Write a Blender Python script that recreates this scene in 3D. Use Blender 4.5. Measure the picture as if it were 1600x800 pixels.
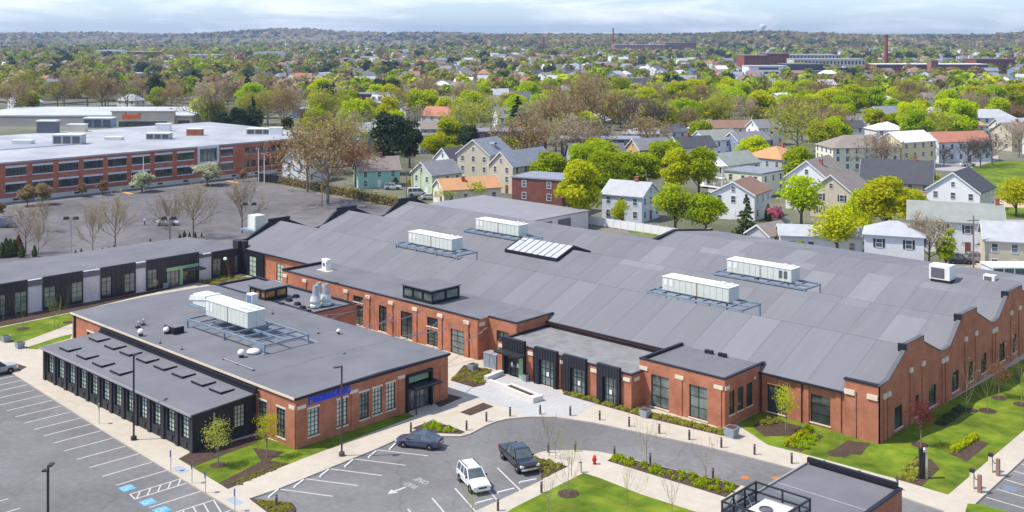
import bpy, bmesh, math, random
import numpy as np
from mathutils import Vector, Matrix

for _o in list(bpy.data.objects):
    bpy.data.objects.remove(_o)
scene = bpy.context.scene
col = scene.collection
rnd = random.Random(7)

# ------------------------------------------------------------------ camera
# survey of the place: level camera 42 m up, horizon 55 px below the top edge
F_PX, CAM_H, HOR = 1700.0, 42.0, 55.0
TH = math.radians(43.15)                      # building axes against the view
AX = (math.cos(TH), -math.sin(TH)); BX = (math.sin(TH), math.cos(TH))
ORG = ((462 - 800) * CAM_H / (704 - HOR), F_PX * CAM_H / (704 - HOR))
CAM = (-(ORG[0]*AX[0] + ORG[1]*AX[1]), -(ORG[0]*BX[0] + ORG[1]*BX[1]))
FWD = (AX[1], BX[1]); RGT = (AX[0], BX[0])    # view forward / right in world x, y

def G(px, py, z=0.0):
    """ground survey: point of the photograph -> metres on the level z"""
    Y = F_PX * (CAM_H - z) / (py - HOR); X = (px - 800) * Y / F_PX
    X -= ORG[0]; Y -= ORG[1]
    return (X*AX[0] + Y*AX[1], X*BX[0] + Y*BX[1])
def V(X, Y):
    """metres right of / ahead of the viewpoint -> world"""
    return (CAM[0] + X*RGT[0] + Y*FWD[0], CAM[1] + X*RGT[1] + Y*FWD[1])

cd = bpy.data.cameras.new('camera'); cam = bpy.data.objects.new('camera', cd); col.objects.link(cam)
cam.location = (CAM[0], CAM[1], CAM_H); cam.rotation_euler = (math.pi/2, 0, TH)
cd.sensor_width = 36; cd.lens = 36 * F_PX / 1600; cd.shift_y = -(400 - HOR) / 1600
cd.clip_start = 1; cd.clip_end = 40000
scene.camera = cam

# ------------------------------------------------------------------ sky and sun
SUN_EL, SUN_AZ = math.radians(57), math.atan2(-RGT[0]*.99 - FWD[0]*.12, -RGT[1]*.99 - FWD[1]*.12)
world = bpy.data.worlds.new('World'); scene.world = world; world.use_nodes = True
nt = world.node_tree; nt.nodes.clear()
def wn(t, **k):
    n = nt.nodes.new(t)
    for a, b in k.items(): setattr(n, a, b)
    return n
wo = wn('ShaderNodeOutputWorld'); bg = wn('ShaderNodeBackground'); sky = wn('ShaderNodeTexSky')
sky.sky_type = 'NISHITA'; sky.sun_disc = False; sky.sun_elevation = SUN_EL; sky.sun_rotation = SUN_AZ
sky.altitude = 50; sky.air_density = 1.0; sky.dust_density = 0.6; sky.ozone_density = 1.6
tc = wn('ShaderNodeTexCoord'); sep = wn('ShaderNodeSeparateXYZ')
nt.links.new(tc.outputs['Generated'], sep.inputs[0])
mx = wn('ShaderNodeMath', operation='MAXIMUM'); mx.inputs[1].default_value = 0.0
nt.links.new(sep.outputs['Z'], mx.inputs[0])
ad = wn('ShaderNodeMath', operation='ADD'); ad.inputs[1].default_value = 0.035
nt.links.new(mx.outputs[0], ad.inputs[0])
dv = wn('ShaderNodeVectorMath', operation='DIVIDE'); cb = wn('ShaderNodeCombineXYZ')
for i in range(2): nt.links.new(ad.outputs[0], cb.inputs[i])
cb.inputs[2].default_value = 1.0
nt.links.new(tc.outputs['Generated'], dv.inputs[0]); nt.links.new(cb.outputs[0], dv.inputs[1])
mz = wn('ShaderNodeMapping'); mz.inputs['Scale'].default_value = (1, 1, 6.5)
nt.links.new(tc.outputs['Generated'], mz.inputs[0])
nz = wn('ShaderNodeTexNoise'); nz.inputs['Scale'].default_value = 7.5; nz.inputs['Detail'].default_value = 8
nz.inputs['Roughness'].default_value = 0.6; nz.inputs['Distortion'].default_value = 0.4
nt.links.new(mz.outputs[0], nz.inputs['Vector'])
cr = wn('ShaderNodeValToRGB'); cr.color_ramp.elements[0].position = 0.47; cr.color_ramp.elements[1].position = 0.64
nt.links.new(nz.outputs['Fac'], cr.inputs[0])
cm = wn('ShaderNodeMath', operation='MULTIPLY'); cm.inputs[1].default_value = 0.7
nt.links.new(cr.outputs[0], cm.inputs[0])
mixs = wn('ShaderNodeMixRGB'); mixs.inputs[2].default_value = (11.0, 11.2, 11.6, 1)     # cloud light against the raw sky
hs = wn('ShaderNodeHueSaturation'); hs.inputs['Saturation'].default_value = 0.8; hs.inputs['Value'].default_value = 1.5
tint = wn('ShaderNodeMixRGB', blend_type='MULTIPLY'); tint.inputs[0].default_value = 1; tint.inputs[2].default_value = (0.78, 0.94, 1.22, 1)
nt.links.new(sky.outputs[0], hs.inputs['Color']); nt.links.new(hs.outputs[0], tint.inputs[1])
nt.links.new(tint.outputs[0], mixs.inputs[1]); nt.links.new(cm.outputs[0], mixs.inputs[0])
nt.links.new(mixs.outputs[0], bg.inputs[0]); bg.inputs[1].default_value = 0.108
nt.links.new(bg.outputs[0], wo.inputs[0])

sd = bpy.data.lights.new('sun', 'SUN'); sun = bpy.data.objects.new('sun', sd); col.objects.link(sun)
sd.energy = 4.7; sd.angle = math.radians(0.55); sd.color = (1.0, 0.93, 0.82)
_d = Vector((-math.sin(SUN_AZ)*math.cos(SUN_EL), -math.cos(SUN_AZ)*math.cos(SUN_EL), -math.sin(SUN_EL)))
sun.rotation_euler = _d.to_track_quat('-Z', 'Y').to_euler(); sun.location = (0, 0, 200)
scene.view_settings.view_transform = 'Standard'; scene.view_settings.look = 'None'
scene.view_settings.exposure = 0.2; scene.view_settings.gamma = 1; scene.view_settings.use_curve_mapping = False
scene.render.engine = 'CYCLES'

# ------------------------------------------------------------------ helpers
class MB:
    """collects faces; build() links them as one mesh object"""
    def __init__(s): s.v = []; s.f = []; s.m = []
    def face(s, *pts, mi=0):
        n = len(s.v); s.v.extend(tuple(p) for p in pts); s.f.append(tuple(range(n, n+len(pts)))); s.m.append(mi); return s
    def hexa(s, p, mi=0):           # 8 points: bottom 0-3 (ccw), top 4-7
        n = len(s.v); s.v.extend(tuple(q) for q in p)
        for f in ((3,2,1,0),(4,5,6,7),(0,1,5,4),(1,2,6,5),(2,3,7,6),(3,0,4,7)):
            s.f.append(tuple(n+i for i in f)); s.m.append(mi)
        return s
    def box(s, x0, y0, z0, x1, y1, z1, mi=0):
        if x0 > x1: x0, x1 = x1, x0
        if y0 > y1: y0, y1 = y1, y0
        return s.hexa([(x0,y0,z0),(x1,y0,z0),(x1,y1,z0),(x0,y1,z0),(x0,y0,z1),(x1,y0,z1),(x1,y1,z1),(x0,y1,z1)], mi)
    def frus(s, cx, cy, z0, z1, ax, ay, bx, by, mi=0):   # tapered box
        return s.hexa([(cx-ax,cy-ay,z0),(cx+ax,cy-ay,z0),(cx+ax,cy+ay,z0),(cx-ax,cy+ay,z0),
                       (cx-bx,cy-by,z1),(cx+bx,cy-by,z1),(cx+bx,cy+by,z1),(cx-bx,cy+by,z1)], mi)
    def prism(s, poly, z0, z1, mi=0):
        a = sum(poly[i][0]*poly[(i+1) % len(poly)][1] - poly[(i+1) % len(poly)][0]*poly[i][1] for i in range(len(poly)))
        if a < 0: poly = poly[::-1]
        n = len(poly); k = len(s.v)
        s.v.extend((p[0], p[1], z0) for p in poly); s.v.extend((p[0], p[1], z1) for p in poly)
        s.f.append(tuple(k+n+i for i in range(n))); s.m.append(mi)
        for i in range(n):
            j = (i+1) % n; s.f.append((k+i, k+j, k+n+j, k+n+i)); s.m.append(mi)
        return s
    def tube(s, p, q, r0, r1=None, n=6, mi=0, cap=True):
        r1 = r0 if r1 is None else r1; p = Vector(p); q = Vector(q); d = (q-p)
        if d.length < 1e-6: return s
        d.normalize(); a = d.orthogonal().normalized(); b = d.cross(a); k = len(s.v)
        for c, r in ((p, r0), (q, r1)):
            for i in range(n):
                t = 2*math.pi*i/n; s.v.append(tuple(c + a*(r*math.cos(t)) + b*(r*math.sin(t))))
        for i in range(n):
            j = (i+1) % n; s.f.append((k+i, k+j, k+n+j, k+n+i)); s.m.append(mi)
        if cap:
            s.f.append(tuple(k+n+i for i in range(n))); s.m.append(mi)
            s.f.append(tuple(k+n-1-i for i in range(n))); s.m.append(mi)
        return s
    def path(s, pts, r, n=5, mi=0):
        for a, b in zip(pts, pts[1:]): s.tube(a, b, r, r, n, mi)
        return s
    def rev(s, prof, n=12, c=(0, 0, 0), mi=0):
        k = len(s.v)
        for r, z in prof:
            for i in range(n):
                t = 2*math.pi*i/n; s.v.append((c[0]+r*math.cos(t), c[1]+r*math.sin(t), c[2]+z))
        for a in range(len(prof)-1):
            for i in range(n):
                j = (i+1) % n; s.f.append((k+a*n+i, k+a*n+j, k+(a+1)*n+j, k+(a+1)*n+i)); s.m.append(mi)
        s.f.append(tuple(k+(len(prof)-1)*n+i for i in range(n))); s.m.append(mi)
        s.f.append(tuple(k+n-1-i for i in range(n))); s.m.append(mi)
        return s
    def mesh(s, name, mats, smooth=False):
        me = bpy.data.meshes.new(name); me.from_pydata(s.v, [], s.f)
        if not isinstance(mats, (list, tuple)): mats = [mats]
        for m in mats: me.materials.append(m)
        if len(mats) > 1: me.polygons.foreach_set('material_index', s.m)
        if smooth: me.polygons.foreach_set('use_smooth', [True]*len(s.f))
        me.update(); return me
    def build(s, name, mats, parent=None, smooth=False, world=False):
        return put(name, s.mesh(name, mats, smooth), parent, world=world)

def put(name, me, parent=None, loc=None, rotz=0, world=False, scale=None):
    o = bpy.data.objects.new(name, me); col.objects.link(o)
    if parent is not None:
        o.parent = parent
        if world:
            r = parent
            while r.parent is not None: r = r.parent
            if parent is r: o.location = (-r.location[0], -r.location[1], -r.location[2])
    if loc is not None: o.location = loc
    if rotz: o.rotation_euler = (0, 0, rotz)
    if scale is not None: o.scale = scale
    return o
def tag(o, label=None, cat=None, group=None, kind=None):
    if label: o['label'] = label
    if cat: o['category'] = cat
    if group: o['group'] = group
    if kind: o['kind'] = kind
    return o
def thing(name, label, cat, loc=(0, 0, 0), rotz=0, group=None):
    o = bpy.data.objects.new(name, None); col.objects.link(o); o.empty_display_size = 0.5
    o.location = loc if len(loc) == 3 else (loc[0], loc[1], 0); o.rotation_euler = (0, 0, rotz)
    return tag(o, label, cat, group)
def dup(root, loc, rotz=None, label=None, group=None, scale=None, mats=None):
    r = root.copy(); col.objects.link(r); r.location = loc if len(loc) == 3 else (loc[0], loc[1], 0)
    if rotz is not None: r.rotation_euler = (0, 0, rotz)
    if scale is not None: r.scale = scale if hasattr(scale, '__len__') else (scale,)*3
    if label: r['label'] = label
    if group: r['group'] = group
    for ch in list(KIDS.get(root.name, root.children)):
        c = ch.copy(); col.objects.link(c); c.parent = r
        if mats and ch.name.split('.')[0] in mats:
            c.material_slots[0].link = 'OBJECT'; c.material_slots[0].material = mats[ch.name.split('.')[0]]
        for g in list(ch.children):
            d = g.copy(); col.objects.link(d); d.parent = c
    return r
KIDS = {}

# ------------------------------------------------------------------ materials
MATS = {}
def mat(name, c, rough=0.8, var=0.0, scale=1.0, spec=0.3, metal=0.0, c2=None, bump=0.0, bscale=None, rand=0.0, coord='pos', detail=4):
    if name in MATS: return MATS[name]
    m = bpy.data.materials.new(name); m.use_nodes = True; t = m.node_tree; b = t.nodes['Principled BSDF']
    b.inputs['Base Color'].default_value = (*c, 1); b.inputs['Roughness'].default_value = rough
    b.inputs['Specular IOR Level'].default_value = spec; b.inputs['Metallic'].default_value = metal
    out = None
    if var or c2 or bump:
        g = t.nodes.new('ShaderNodeNewGeometry') if coord == 'pos' else t.nodes.new('ShaderNodeTexCoord')
        vec = g.outputs['Position'] if coord == 'pos' else g.outputs['Object']
        n = t.nodes.new('ShaderNodeTexNoise'); n.inputs['Scale'].default_value = scale; n.inputs['Detail'].default_value = detail
        n.inputs['Roughness'].default_value = 0.65
        t.links.new(vec, n.inputs['Vector'])
        if var or c2:
            r = t.nodes.new('ShaderNodeValToRGB'); r.color_ramp.elements[0].position = 0.3; r.color_ramp.elements[1].position = 0.7
            lo = tuple(x*(1-var) for x in c); hi = c2 if c2 else tuple(min(1, x*(1+var)) for x in c)
            r.color_ramp.elements[0].color = (*lo, 1); r.color_ramp.elements[1].color = (*hi, 1)
            t.links.new(n.outputs['Fac'], r.inputs[0]); out = r.outputs[0]
        if bump:
            n2 = t.nodes.new('ShaderNodeTexNoise'); n2.inputs['Scale'].default_value = bscale or scale*6; n2.inputs['Detail'].default_value = 3
            t.links.new(vec, n2.inputs['Vector']); bp = t.nodes.new('ShaderNodeBump'); bp.inputs['Strength'].default_value = bump
            bp.inputs['Distance'].default_value = 0.05
            t.links.new(n2.outputs['Fac'], bp.inputs['Height']); t.links.new(bp.outputs[0], b.inputs['Normal'])
    if rand:
        oi = t.nodes.new('ShaderNodeObjectInfo'); h = t.nodes.new('ShaderNodeHueSaturation')
        mr = t.nodes.new('ShaderNodeMapRange'); mr.inputs['To Min'].default_value = 1-rand; mr.inputs['To Max'].default_value = 1+rand
        t.links.new(oi.outputs['Random'], mr.inputs[0]); t.links.new(mr.outputs[0], h.inputs['Value'])
        if out: t.links.new(out, h.inputs['Color'])
        else: h.inputs['Color'].default_value = (*c, 1)
        out = h.outputs[0]
    if out: t.links.new(out, b.inputs['Base Color'])
    MATS[name] = m; return m

def brick_mat(name, c1, c2, mortar, sc=1.0):
    m = bpy.data.materials.new(name); m.use_nodes = True; t = m.node_tree; b = t.nodes['Principled BSDF']
    b.inputs['Roughness'].default_value = 0.9; b.inputs['Specular IOR Level'].default_value = 0.2
    g = t.nodes.new('ShaderNodeNewGeometry'); s = t.nodes.new('ShaderNodeSeparateXYZ'); t.links.new(g.outputs['Position'], s.inputs[0])
    a = t.nodes.new('ShaderNodeMath'); a.operation = 'ADD'; t.links.new(s.outputs['X'], a.inputs[0]); t.links.new(s.outputs['Y'], a.inputs[1])
    cbn = t.nodes.new('ShaderNodeCombineXYZ'); t.links.new(a.outputs[0], cbn.inputs[0]); t.links.new(s.outputs['Z'], cbn.inputs[1])
    br = t.nodes.new('ShaderNodeTexBrick'); br.inputs['Scale'].default_value = 1.0/sc
    br.inputs['Brick Width'].default_value = 0.23; br.inputs['Row Height'].default_value = 0.078; br.inputs['Mortar Size'].default_value = 0.008
    br.inputs['Color1'].default_value = (*c1, 1); br.inputs['Color2'].default_value = (*c2, 1); br.inputs['Mortar'].default_value = (*mortar, 1)
    t.links.new(cbn.outputs[0], br.inputs['Vector'])
    n = t.nodes.new('ShaderNodeTexNoise'); n.inputs['Scale'].default_value = 0.55; n.inputs['Detail'].default_value = 6; n.inputs['Roughness'].default_value = 0.7
    t.links.new(g.outputs['Position'], n.inputs['Vector'])
    r = t.nodes.new('ShaderNodeValToRGB'); r.color_ramp.elements[0].position = 0.3; r.color_ramp.elements[1].position = 0.75
    r.color_ramp.elements[0].color = (0.72, 0.70, 0.70, 1); r.color_ramp.elements[1].color = (1.24, 1.27, 1.3, 1)
    t.links.new(n.outputs['Fac'], r.inputs[0])
    mm = t.nodes.new('ShaderNodeMixRGB'); mm.blend_type = 'MULTIPLY'; mm.inputs[0].default_value = 1
    t.links.new(br.outputs['Color'], mm.inputs[1]); t.links.new(r.outputs[0], mm.inputs[2]); t.links.new(mm.outputs[0], b.inputs['Base Color'])
    bp = t.nodes.new('ShaderNodeBump'); bp.inputs['Strength'].default_value = 0.4; bp.inputs['Distance'].default_value = 0.01; bp.invert = True
    t.links.new(br.outputs['Fac'], bp.inputs['Height']); t.links.new(bp.outputs[0], b.inputs['Normal'])
    MATS[name] = m; return m

brick = brick_mat('brick_red', (0.47, 0.150, 0.072), (0.40, 0.125, 0.060), (0.42, 0.27, 0.18))
brick_office = brick_mat('brick_office', (0.50, 0.155, 0.085), (0.43, 0.135, 0.075), (0.36, 0.22, 0.15))
brick_dark = brick_mat('brick_dark', (0.24, 0.075, 0.055), (0.19, 0.06, 0.048), (0.20, 0.13, 0.10))
stone = mat('cast_stone', (0.66, 0.58, 0.44), 0.8, 0.1, 2)
black_trim = mat('black_trim', (0.016, 0.017, 0.023), 0.5, 0.2, 1)
black_clad = mat('black_cladding', (0.022, 0.023, 0.029), 0.5, 0.25, 0.7, spec=0.4)
white_clad = mat('white_cladding', (0.60, 0.59, 0.60), 0.6, 0.06, 0.8)
green_trim = mat('green_trim', (0.30, 0.45, 0.24), 0.6)
steel_blue = mat('galvanised_steel', (0.22, 0.29, 0.36), 0.5, 0.25, 1.5, metal=0.3)
unit_grey = mat('unit_enamel', (0.60, 0.62, 0.55), 0.5, 0.06, 1.2)
unit_top = mat('unit_top', (0.74, 0.74, 0.69), 0.5, 0.06, 1)
white_paint = mat('white_paint', (0.78, 0.77, 0.75), 0.6, 0.06, 1)
dark_metal = mat('dark_metal', (0.035, 0.03, 0.03), 0.5, 0.2, 2)
bronze = mat('bronze_post', (0.10, 0.065, 0.06), 0.55, 0.2, 3)
galv = mat('grey_metal', (0.42, 0.43, 0.44), 0.45, 0.15, 2, metal=0.4)
planter_grey = mat('planter_grey', (0.27, 0.31, 0.35), 0.7, 0.12, 2)
concrete_light = mat('precast_concrete', (0.62, 0.60, 0.56), 0.85, 0.08, 1.5)
soil = mat('planter_soil', (0.07, 0.045, 0.03), 0.95, 0.3, 6)
rubber = mat('rubber', (0.02, 0.02, 0.022), 0.7)
chrome = mat('chrome', (0.62, 0.62, 0.63), 0.25, metal=0.9)
louvre = mat('louvre_dark', (0.12, 0.12, 0.13), 0.6, 0.2, 3)
def glass_mat(name, c, rough=0.06, c2=None, sc=0.6):
    return mat(name, c, rough, 0.35 if c2 is None else 0.2, sc, spec=0.9, c2=c2)
glass_green = glass_mat('glass_green', (0.36, 0.46, 0.37), 0.08, (0.58, 0.66, 0.54), 0.55)
glass_dark = glass_mat('glass_dark', (0.025, 0.035, 0.035), 0.05, (0.07, 0.09, 0.08), 0.5)
glass_mid = glass_mat('glass_mid', (0.05, 0.075, 0.07), 0.06, (0.22, 0.27, 0.24), 0.45)
glass_amber = glass_mat('glass_amber', (0.22, 0.10, 0.02), 0.1, (0.42, 0.22, 0.05), 1.2)
glass_house = glass_mat('glass_house', (0.06, 0.075, 0.09), 0.08, (0.13, 0.15, 0.18), 0.3)

def roof_mat(name, c, rand=0.0):
    m = mat(name, c, 0.75, 0.07, 0.35, spec=0.35, rand=rand); return m
roof_grey = mat('roof_membrane', (0.150, 0.150, 0.162), 0.78, 0.17, 0.16, spec=0.3, detail=8)
def strip_mat():
    m = bpy.data.materials.new('membrane_strip'); m.use_nodes = True; t = m.node_tree; b = t.nodes['Principled BSDF']
    b.inputs['Roughness'].default_value = 0.75; b.inputs['Specular IOR Level'].default_value = 0.3
    oi = t.nodes.new('ShaderNodeObjectInfo'); r = t.nodes.new('ShaderNodeValToRGB')
    es = r.color_ramp.elements; es[0].position = 0.0; es[0].color = (0.160, 0.160, 0.171, 1)
    es[1].position = 0.35; es[1].color = (0.170, 0.170, 0.182, 1)
    for p, c in ((0.7, (0.178, 0.178, 0.190)), (0.82, (0.200, 0.200, 0.212)), (1.0, (0.215, 0.215, 0.227))):
        e = es.new(p); e.color = (*c, 1)
    t.links.new(oi.outputs['Random'], r.inputs[0])
    g = t.nodes.new('ShaderNodeNewGeometry'); mp = t.nodes.new('ShaderNodeMapping'); mp.inputs['Scale'].default_value = (1.3, 0.12, 0.12)
    t.links.new(g.outputs['Position'], mp.inputs[0])
    n = t.nodes.new('ShaderNodeTexNoise'); n.inputs['Scale'].default_value = 1.0; n.inputs['Detail'].default_value = 5; t.links.new(mp.outputs[0], n.inputs['Vector'])
    r2 = t.nodes.new('ShaderNodeValToRGB'); r2.color_ramp.elements[0].position = 0.3; r2.color_ramp.elements[1].position = 0.7
    r2.color_ramp.elements[0].color = (0.95, 0.95, 0.95, 1); r2.color_ramp.elements[1].color = (1.04, 1.04, 1.045, 1); t.links.new(n.outputs['Fac'], r2.inputs[0])
    mm = t.nodes.new('ShaderNodeMixRGB'); mm.blend_type = 'MULTIPLY'; mm.inputs[0].default_value = 1
    t.links.new(r.outputs[0], mm.inputs[1]); t.links.new(r2.outputs[0], mm.inputs[2]); t.links.new(mm.outputs[0], b.inputs['Base Color'])
    return m
membrane = strip_mat()
membrane_d = mat('membrane_plain', (0.158, 0.158, 0.169), 0.75, 0.08, 0.2, spec=0.3, rand=0.05, detail=7)

# ------------------------------------------------------------------ walls with real openings
class Wl:
    """a facade: start, direction; the outside is on the right hand"""
    def __init__(s, x, y, dx, dy):
        l = math.hypot(dx, dy); s.o = (x, y); s.d = (dx/l, dy/l); s.n = (dy/l, -dx/l)
    def p(s, a, off, z): return (s.o[0]+s.d[0]*a+s.n[0]*off, s.o[1]+s.d[1]*a+s.n[1]*off, z)
    def bx(s, mb, a0, a1, z0, z1, o0, o1, mi=0):
        mb.hexa([s.p(a0, o1, z0), s.p(a1, o1, z0), s.p(a1, o0, z0), s.p(a0, o0, z0),
                 s.p(a0, o1, z1), s.p(a1, o1, z1), s.p(a1, o0, z1), s.p(a0, o0, z1)], mi)
def wall_mesh(mb, W, L, z0, top, ops, rev=0.2, mi=0):
    """top: height or [(s, z), ...]; ops: (a0, a1, z0, z1)"""
    prof = [(0, top), (L, top)] if not isinstance(top, list) else top
    def zt(a, side):
        for (a0, h0), (a1, h1) in zip(prof, prof[1:]):
            if a0 - 1e-6 <= a <= a1 + 1e-6 and a1 - a0 > 1e-6:
                if side > 0 and abs(a - a1) < 1e-6: continue
                return h0 + (h1-h0)*(a-a0)/(a1-a0)
        return prof[-1][1] if a > L/2 else prof[0][1]
    cuts = sorted(set([0, L] + [round(q[0], 4) for q in prof] + [round(o[i], 4) for o in ops for i in (0, 1)]))
    cuts = [c for c in cuts if 0 <= c <= L]
    for a, b in zip(cuts, cuts[1:]):
        if b - a < 1e-4: continue
        m = (a+b)/2; oo = sorted([o for o in ops if o[0] < m < o[1]], key=lambda o: o[2]); z = z0
        for o in oo:
            if o[2] - z > 1e-4: mb.face(W.p(a, 0, z), W.p(b, 0, z), W.p(b, 0, o[2]), W.p(a, 0, o[2]), mi=mi)
            z = o[3]
        mb.face(W.p(a, 0, z), W.p(b, 0, z), W.p(b, 0, zt(b, -1)), W.p(a, 0, zt(a, 1)), mi=mi)
    for a0, a1, h0, h1 in ops:
        mb.face(W.p(a0, 0, h0), W.p(a0, 0, h1), W.p(a0, -rev, h1), W.p(a0, -rev, h0), mi=mi)
        mb.face(W.p(a1, 0, h1), W.p(a1, 0, h0), W.p(a1, -rev, h0), W.p(a1, -rev, h1), mi=mi)
        mb.face(W.p(a0, 0, h1), W.p(a1, 0, h1), W.p(a1, -rev, h1), W.p(a0, -rev, h1), mi=mi)
        mb.face(W.p(a1, 0, h0), W.p(a0, 0, h0), W.p(a0, -rev, h0), W.p(a1, -rev, h0), mi=mi)
def window(W, a0, a1, z0, z1, parent, nx=2, nz=3, fm=None, gm=None, sill=None, off=-0.14, bar=0.04, edge=0.06, lintel=None, name='window'):
    fm = fm or black_trim; gm = gm or glass_mid
    mb = MB(); o0, o1 = off-0.04, off+0.04
    W.bx(mb, a0, a0+edge, z0, z1, o0, o1); W.bx(mb, a1-edge, a1, z0, z1, o0, o1)
    W.bx(mb, a0+edge, a1-edge, z0, z0+edge, o0, o1); W.bx(mb, a0+edge, a1-edge, z1-edge, z1, o0, o1)
    for i in range(1, nx):
        c = a0 + (a1-a0)*i/nx; W.bx(mb, c-bar/2, c+bar/2, z0+edge, z1-edge, o0+0.003, o1-0.003)
    for i in range(1, nz):
        c = z0 + (z1-z0)*i/nz; W.bx(mb, a0+edge, a1-edge, c-bar/2, c+bar/2, o0+0.006, o1-0.006)
    w = mb.build(name, fm, parent, world=True)
    g = MB(); g.face(W.p(a0, off-0.02, z0), W.p(a1, off-0.02, z0), W.p(a1, off-0.02, z1), W.p(a0, off-0.02, z1))
    g.build('pane', gm, w)
    if sill:
        q = MB(); W.bx(q, a0-0.1, a1+0.1, z0-0.14, z0-0.002, -0.19, 0.07); q.build('sill', sill, w)
    if lintel:
        q = MB(); W.bx(q, a0-0.1, a1+0.1, z1+0.002, z1+0.2, -0.05, 0.03); q.build('lintel', lintel, w)
    return w
# ------------------------------------------------------------------ ground
def surf(name, c, c2, sc, rough=0.95, bump=0.0, bs=None, big=None, crack=None):
    """two-scale mottled surface"""
    m = bpy.data.materials.new(name); m.use_nodes = True; t = m.node_tree; b = t.nodes['Principled BSDF']
    b.inputs['Roughness'].default_value = rough; b.inputs['Specular IOR Level'].default_value = 0.2
    g = t.nodes.new('ShaderNodeNewGeometry')
    def noise(s, d=6):
        n = t.nodes.new('ShaderNodeTexNoise'); n.inputs['Scale'].default_value = s; n.inputs['Detail'].default_value = d
        n.inputs['Roughness'].default_value = 0.62; t.links.new(g.outputs['Position'], n.inputs['Vector']); return n
    n = noise(sc); r = t.nodes.new('ShaderNodeValToRGB'); r.color_ramp.elements[0].position = 0.32; r.color_ramp.elements[1].position = 0.68
    r.color_ramp.elements[0].color = (*c, 1); r.color_ramp.elements[1].color = (*c2, 1); t.links.new(n.outputs['Fac'], r.inputs[0])
    out = r.outputs[0]
    if big:
        n2 = noise(big[0], 3); r2 = t.nodes.new('ShaderNodeValToRGB'); r2.color_ramp.elements[0].position = 0.35; r2.color_ramp.elements[1].position = 0.65
        r2.color_ramp.elements[0].color = (big[1],)*3 + (1,); r2.color_ramp.elements[1].color = (big[2],)*3 + (1,)
        t.links.new(n2.outputs['Fac'], r2.inputs[0]); mm = t.nodes.new('ShaderNodeMixRGB'); mm.blend_type = 'MULTIPLY'; mm.inputs[0].default_value = 1
        t.links.new(out, mm.inputs[1]); t.links.new(r2.outputs[0], mm.inputs[2]); out = mm.outputs[0]
    if crack:
        vo = t.nodes.new('ShaderNodeTexVoronoi'); vo.feature = 'DISTANCE_TO_EDGE'; vo.inputs['Scale'].default_value = crack[0]; nw = noise(.35, 4); av = t.nodes.new('ShaderNodeMixRGB'); av.blend_type = 'ADD'; av.inputs[0].default_value = 2.5
        t.links.new(g.outputs['Position'], av.inputs[1]); t.links.new(nw.outputs['Color'], av.inputs[2]); t.links.new(av.outputs[0], vo.inputs['Vector'])
        r4 = t.nodes.new('ShaderNodeValToRGB'); r4.color_ramp.elements[0].position = crack[1]*.4; r4.color_ramp.elements[1].position = crack[1]; r4.color_ramp.elements[0].color = (crack[2],)*3 + (1,); r4.color_ramp.elements[1].color = (1, 1, 1, 1); t.links.new(vo.outputs['Distance'], r4.inputs[0])
        m4 = t.nodes.new('ShaderNodeMixRGB'); m4.blend_type = 'MULTIPLY'; m4.inputs[0].default_value = 1; t.links.new(out, m4.inputs[1]); t.links.new(r4.outputs[0], m4.inputs[2]); out = m4.outputs[0]
    t.links.new(out, b.inputs['Base Color'])
    if bump:
        n3 = noise(bs or sc*5, 2); bp = t.nodes.new('ShaderNodeBump'); bp.inputs['Strength'].default_value = bump; bp.inputs['Distance'].default_value = 0.05
        t.links.new(n3.outputs['Fac'], bp.inputs['Height']); t.links.new(bp.outputs[0], b.inputs['Normal'])
    MATS[name] = m; return m
asphalt = surf('asphalt', (0.155, 0.152, 0.152), (0.195, 0.19, 0.188), 1.6, 0.9, 0.25, 14, (0.07, 0.8, 1.14), (.085, .006, .84))
asphalt_old = surf('asphalt_old', (0.115, 0.106, 0.108), (0.165, 0.155, 0.156), 0.35, 0.9, 0.2, 8, (0.04, 0.75, 1.2), (.07, .008, .8))
concrete = surf('pavement_concrete', (0.44, 0.39, 0.315), (0.50, 0.45, 0.37), 0.8, 0.9, 0.1, 10, (0.09, 0.95, 1.04))
pavers = surf('pavers', (0.38, 0.375, 0.37), (0.46, 0.455, 0.45), 3.0, 0.9, 0.2, 12, (0.2, 0.95, 1.04))
lawn_m = surf('lawn_grass', (0.068, 0.135, 0.005), (0.175, 0.215, 0.016), 0.55, 0.95, 0.8, 9, (0.16, 0.7, 1.3))
mulch_m = surf('mulch', (0.05, 0.032, 0.024), (0.105, 0.07, 0.052), 3.0, 0.97, 0.9, 12)
town_m = surf('town_ground', (0.085, 0.10, 0.04), (0.20, 0.19, 0.16), 0.03, 0.97, 0.3, 2, (0.008, 0.7, 1.3))
marking = mat('road_paint', (0.50, 0.475, 0.44), 0.75, 0.2, 3)
blue_paint = mat('blue_paint', (0.10, 0.36, 0.70), 0.6, 0.12, 2)

def sheet(name, poly, z0, z1, m, kind='structure', parent=None):
    mb = MB(); mb.prism(list(poly), z0, z1); o = mb.build(name, m, parent)
    if kind and parent is None: o['kind'] = kind
    return o
def gp(*pts): return [G(*p) for p in pts]

g0 = MB(); R0 = 7400; gc = V(0, 3500); g0.face(*[(gc[0]+a*R0, gc[1]+b*R0, -0.03) for a, b in ((-1, -1), (1, -1), (1, 1), (-1, 1))])
tag(g0.build('ground', town_m), kind='structure')
lot = sheet('parking_lot', [(-74, -110), (150, -110), (150, 48), (40, 48), (-74, 20)], -0.4, 0.0, asphalt)
lot_w = sheet('rear_parking_lot', [(-190, -60), (-74, -60), (-74, 20), (-76, 108), (-110, 108), (-176, 112), (-181, 116), (-181, 60), (-186, 20)], -0.4, 0.0, asphalt_old)
office_road = sheet('service_drive', [(-188.5, -60), (-181, -60), (-181, 150), (-186, 150)], -0.4, 0.006, asphalt)

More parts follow.
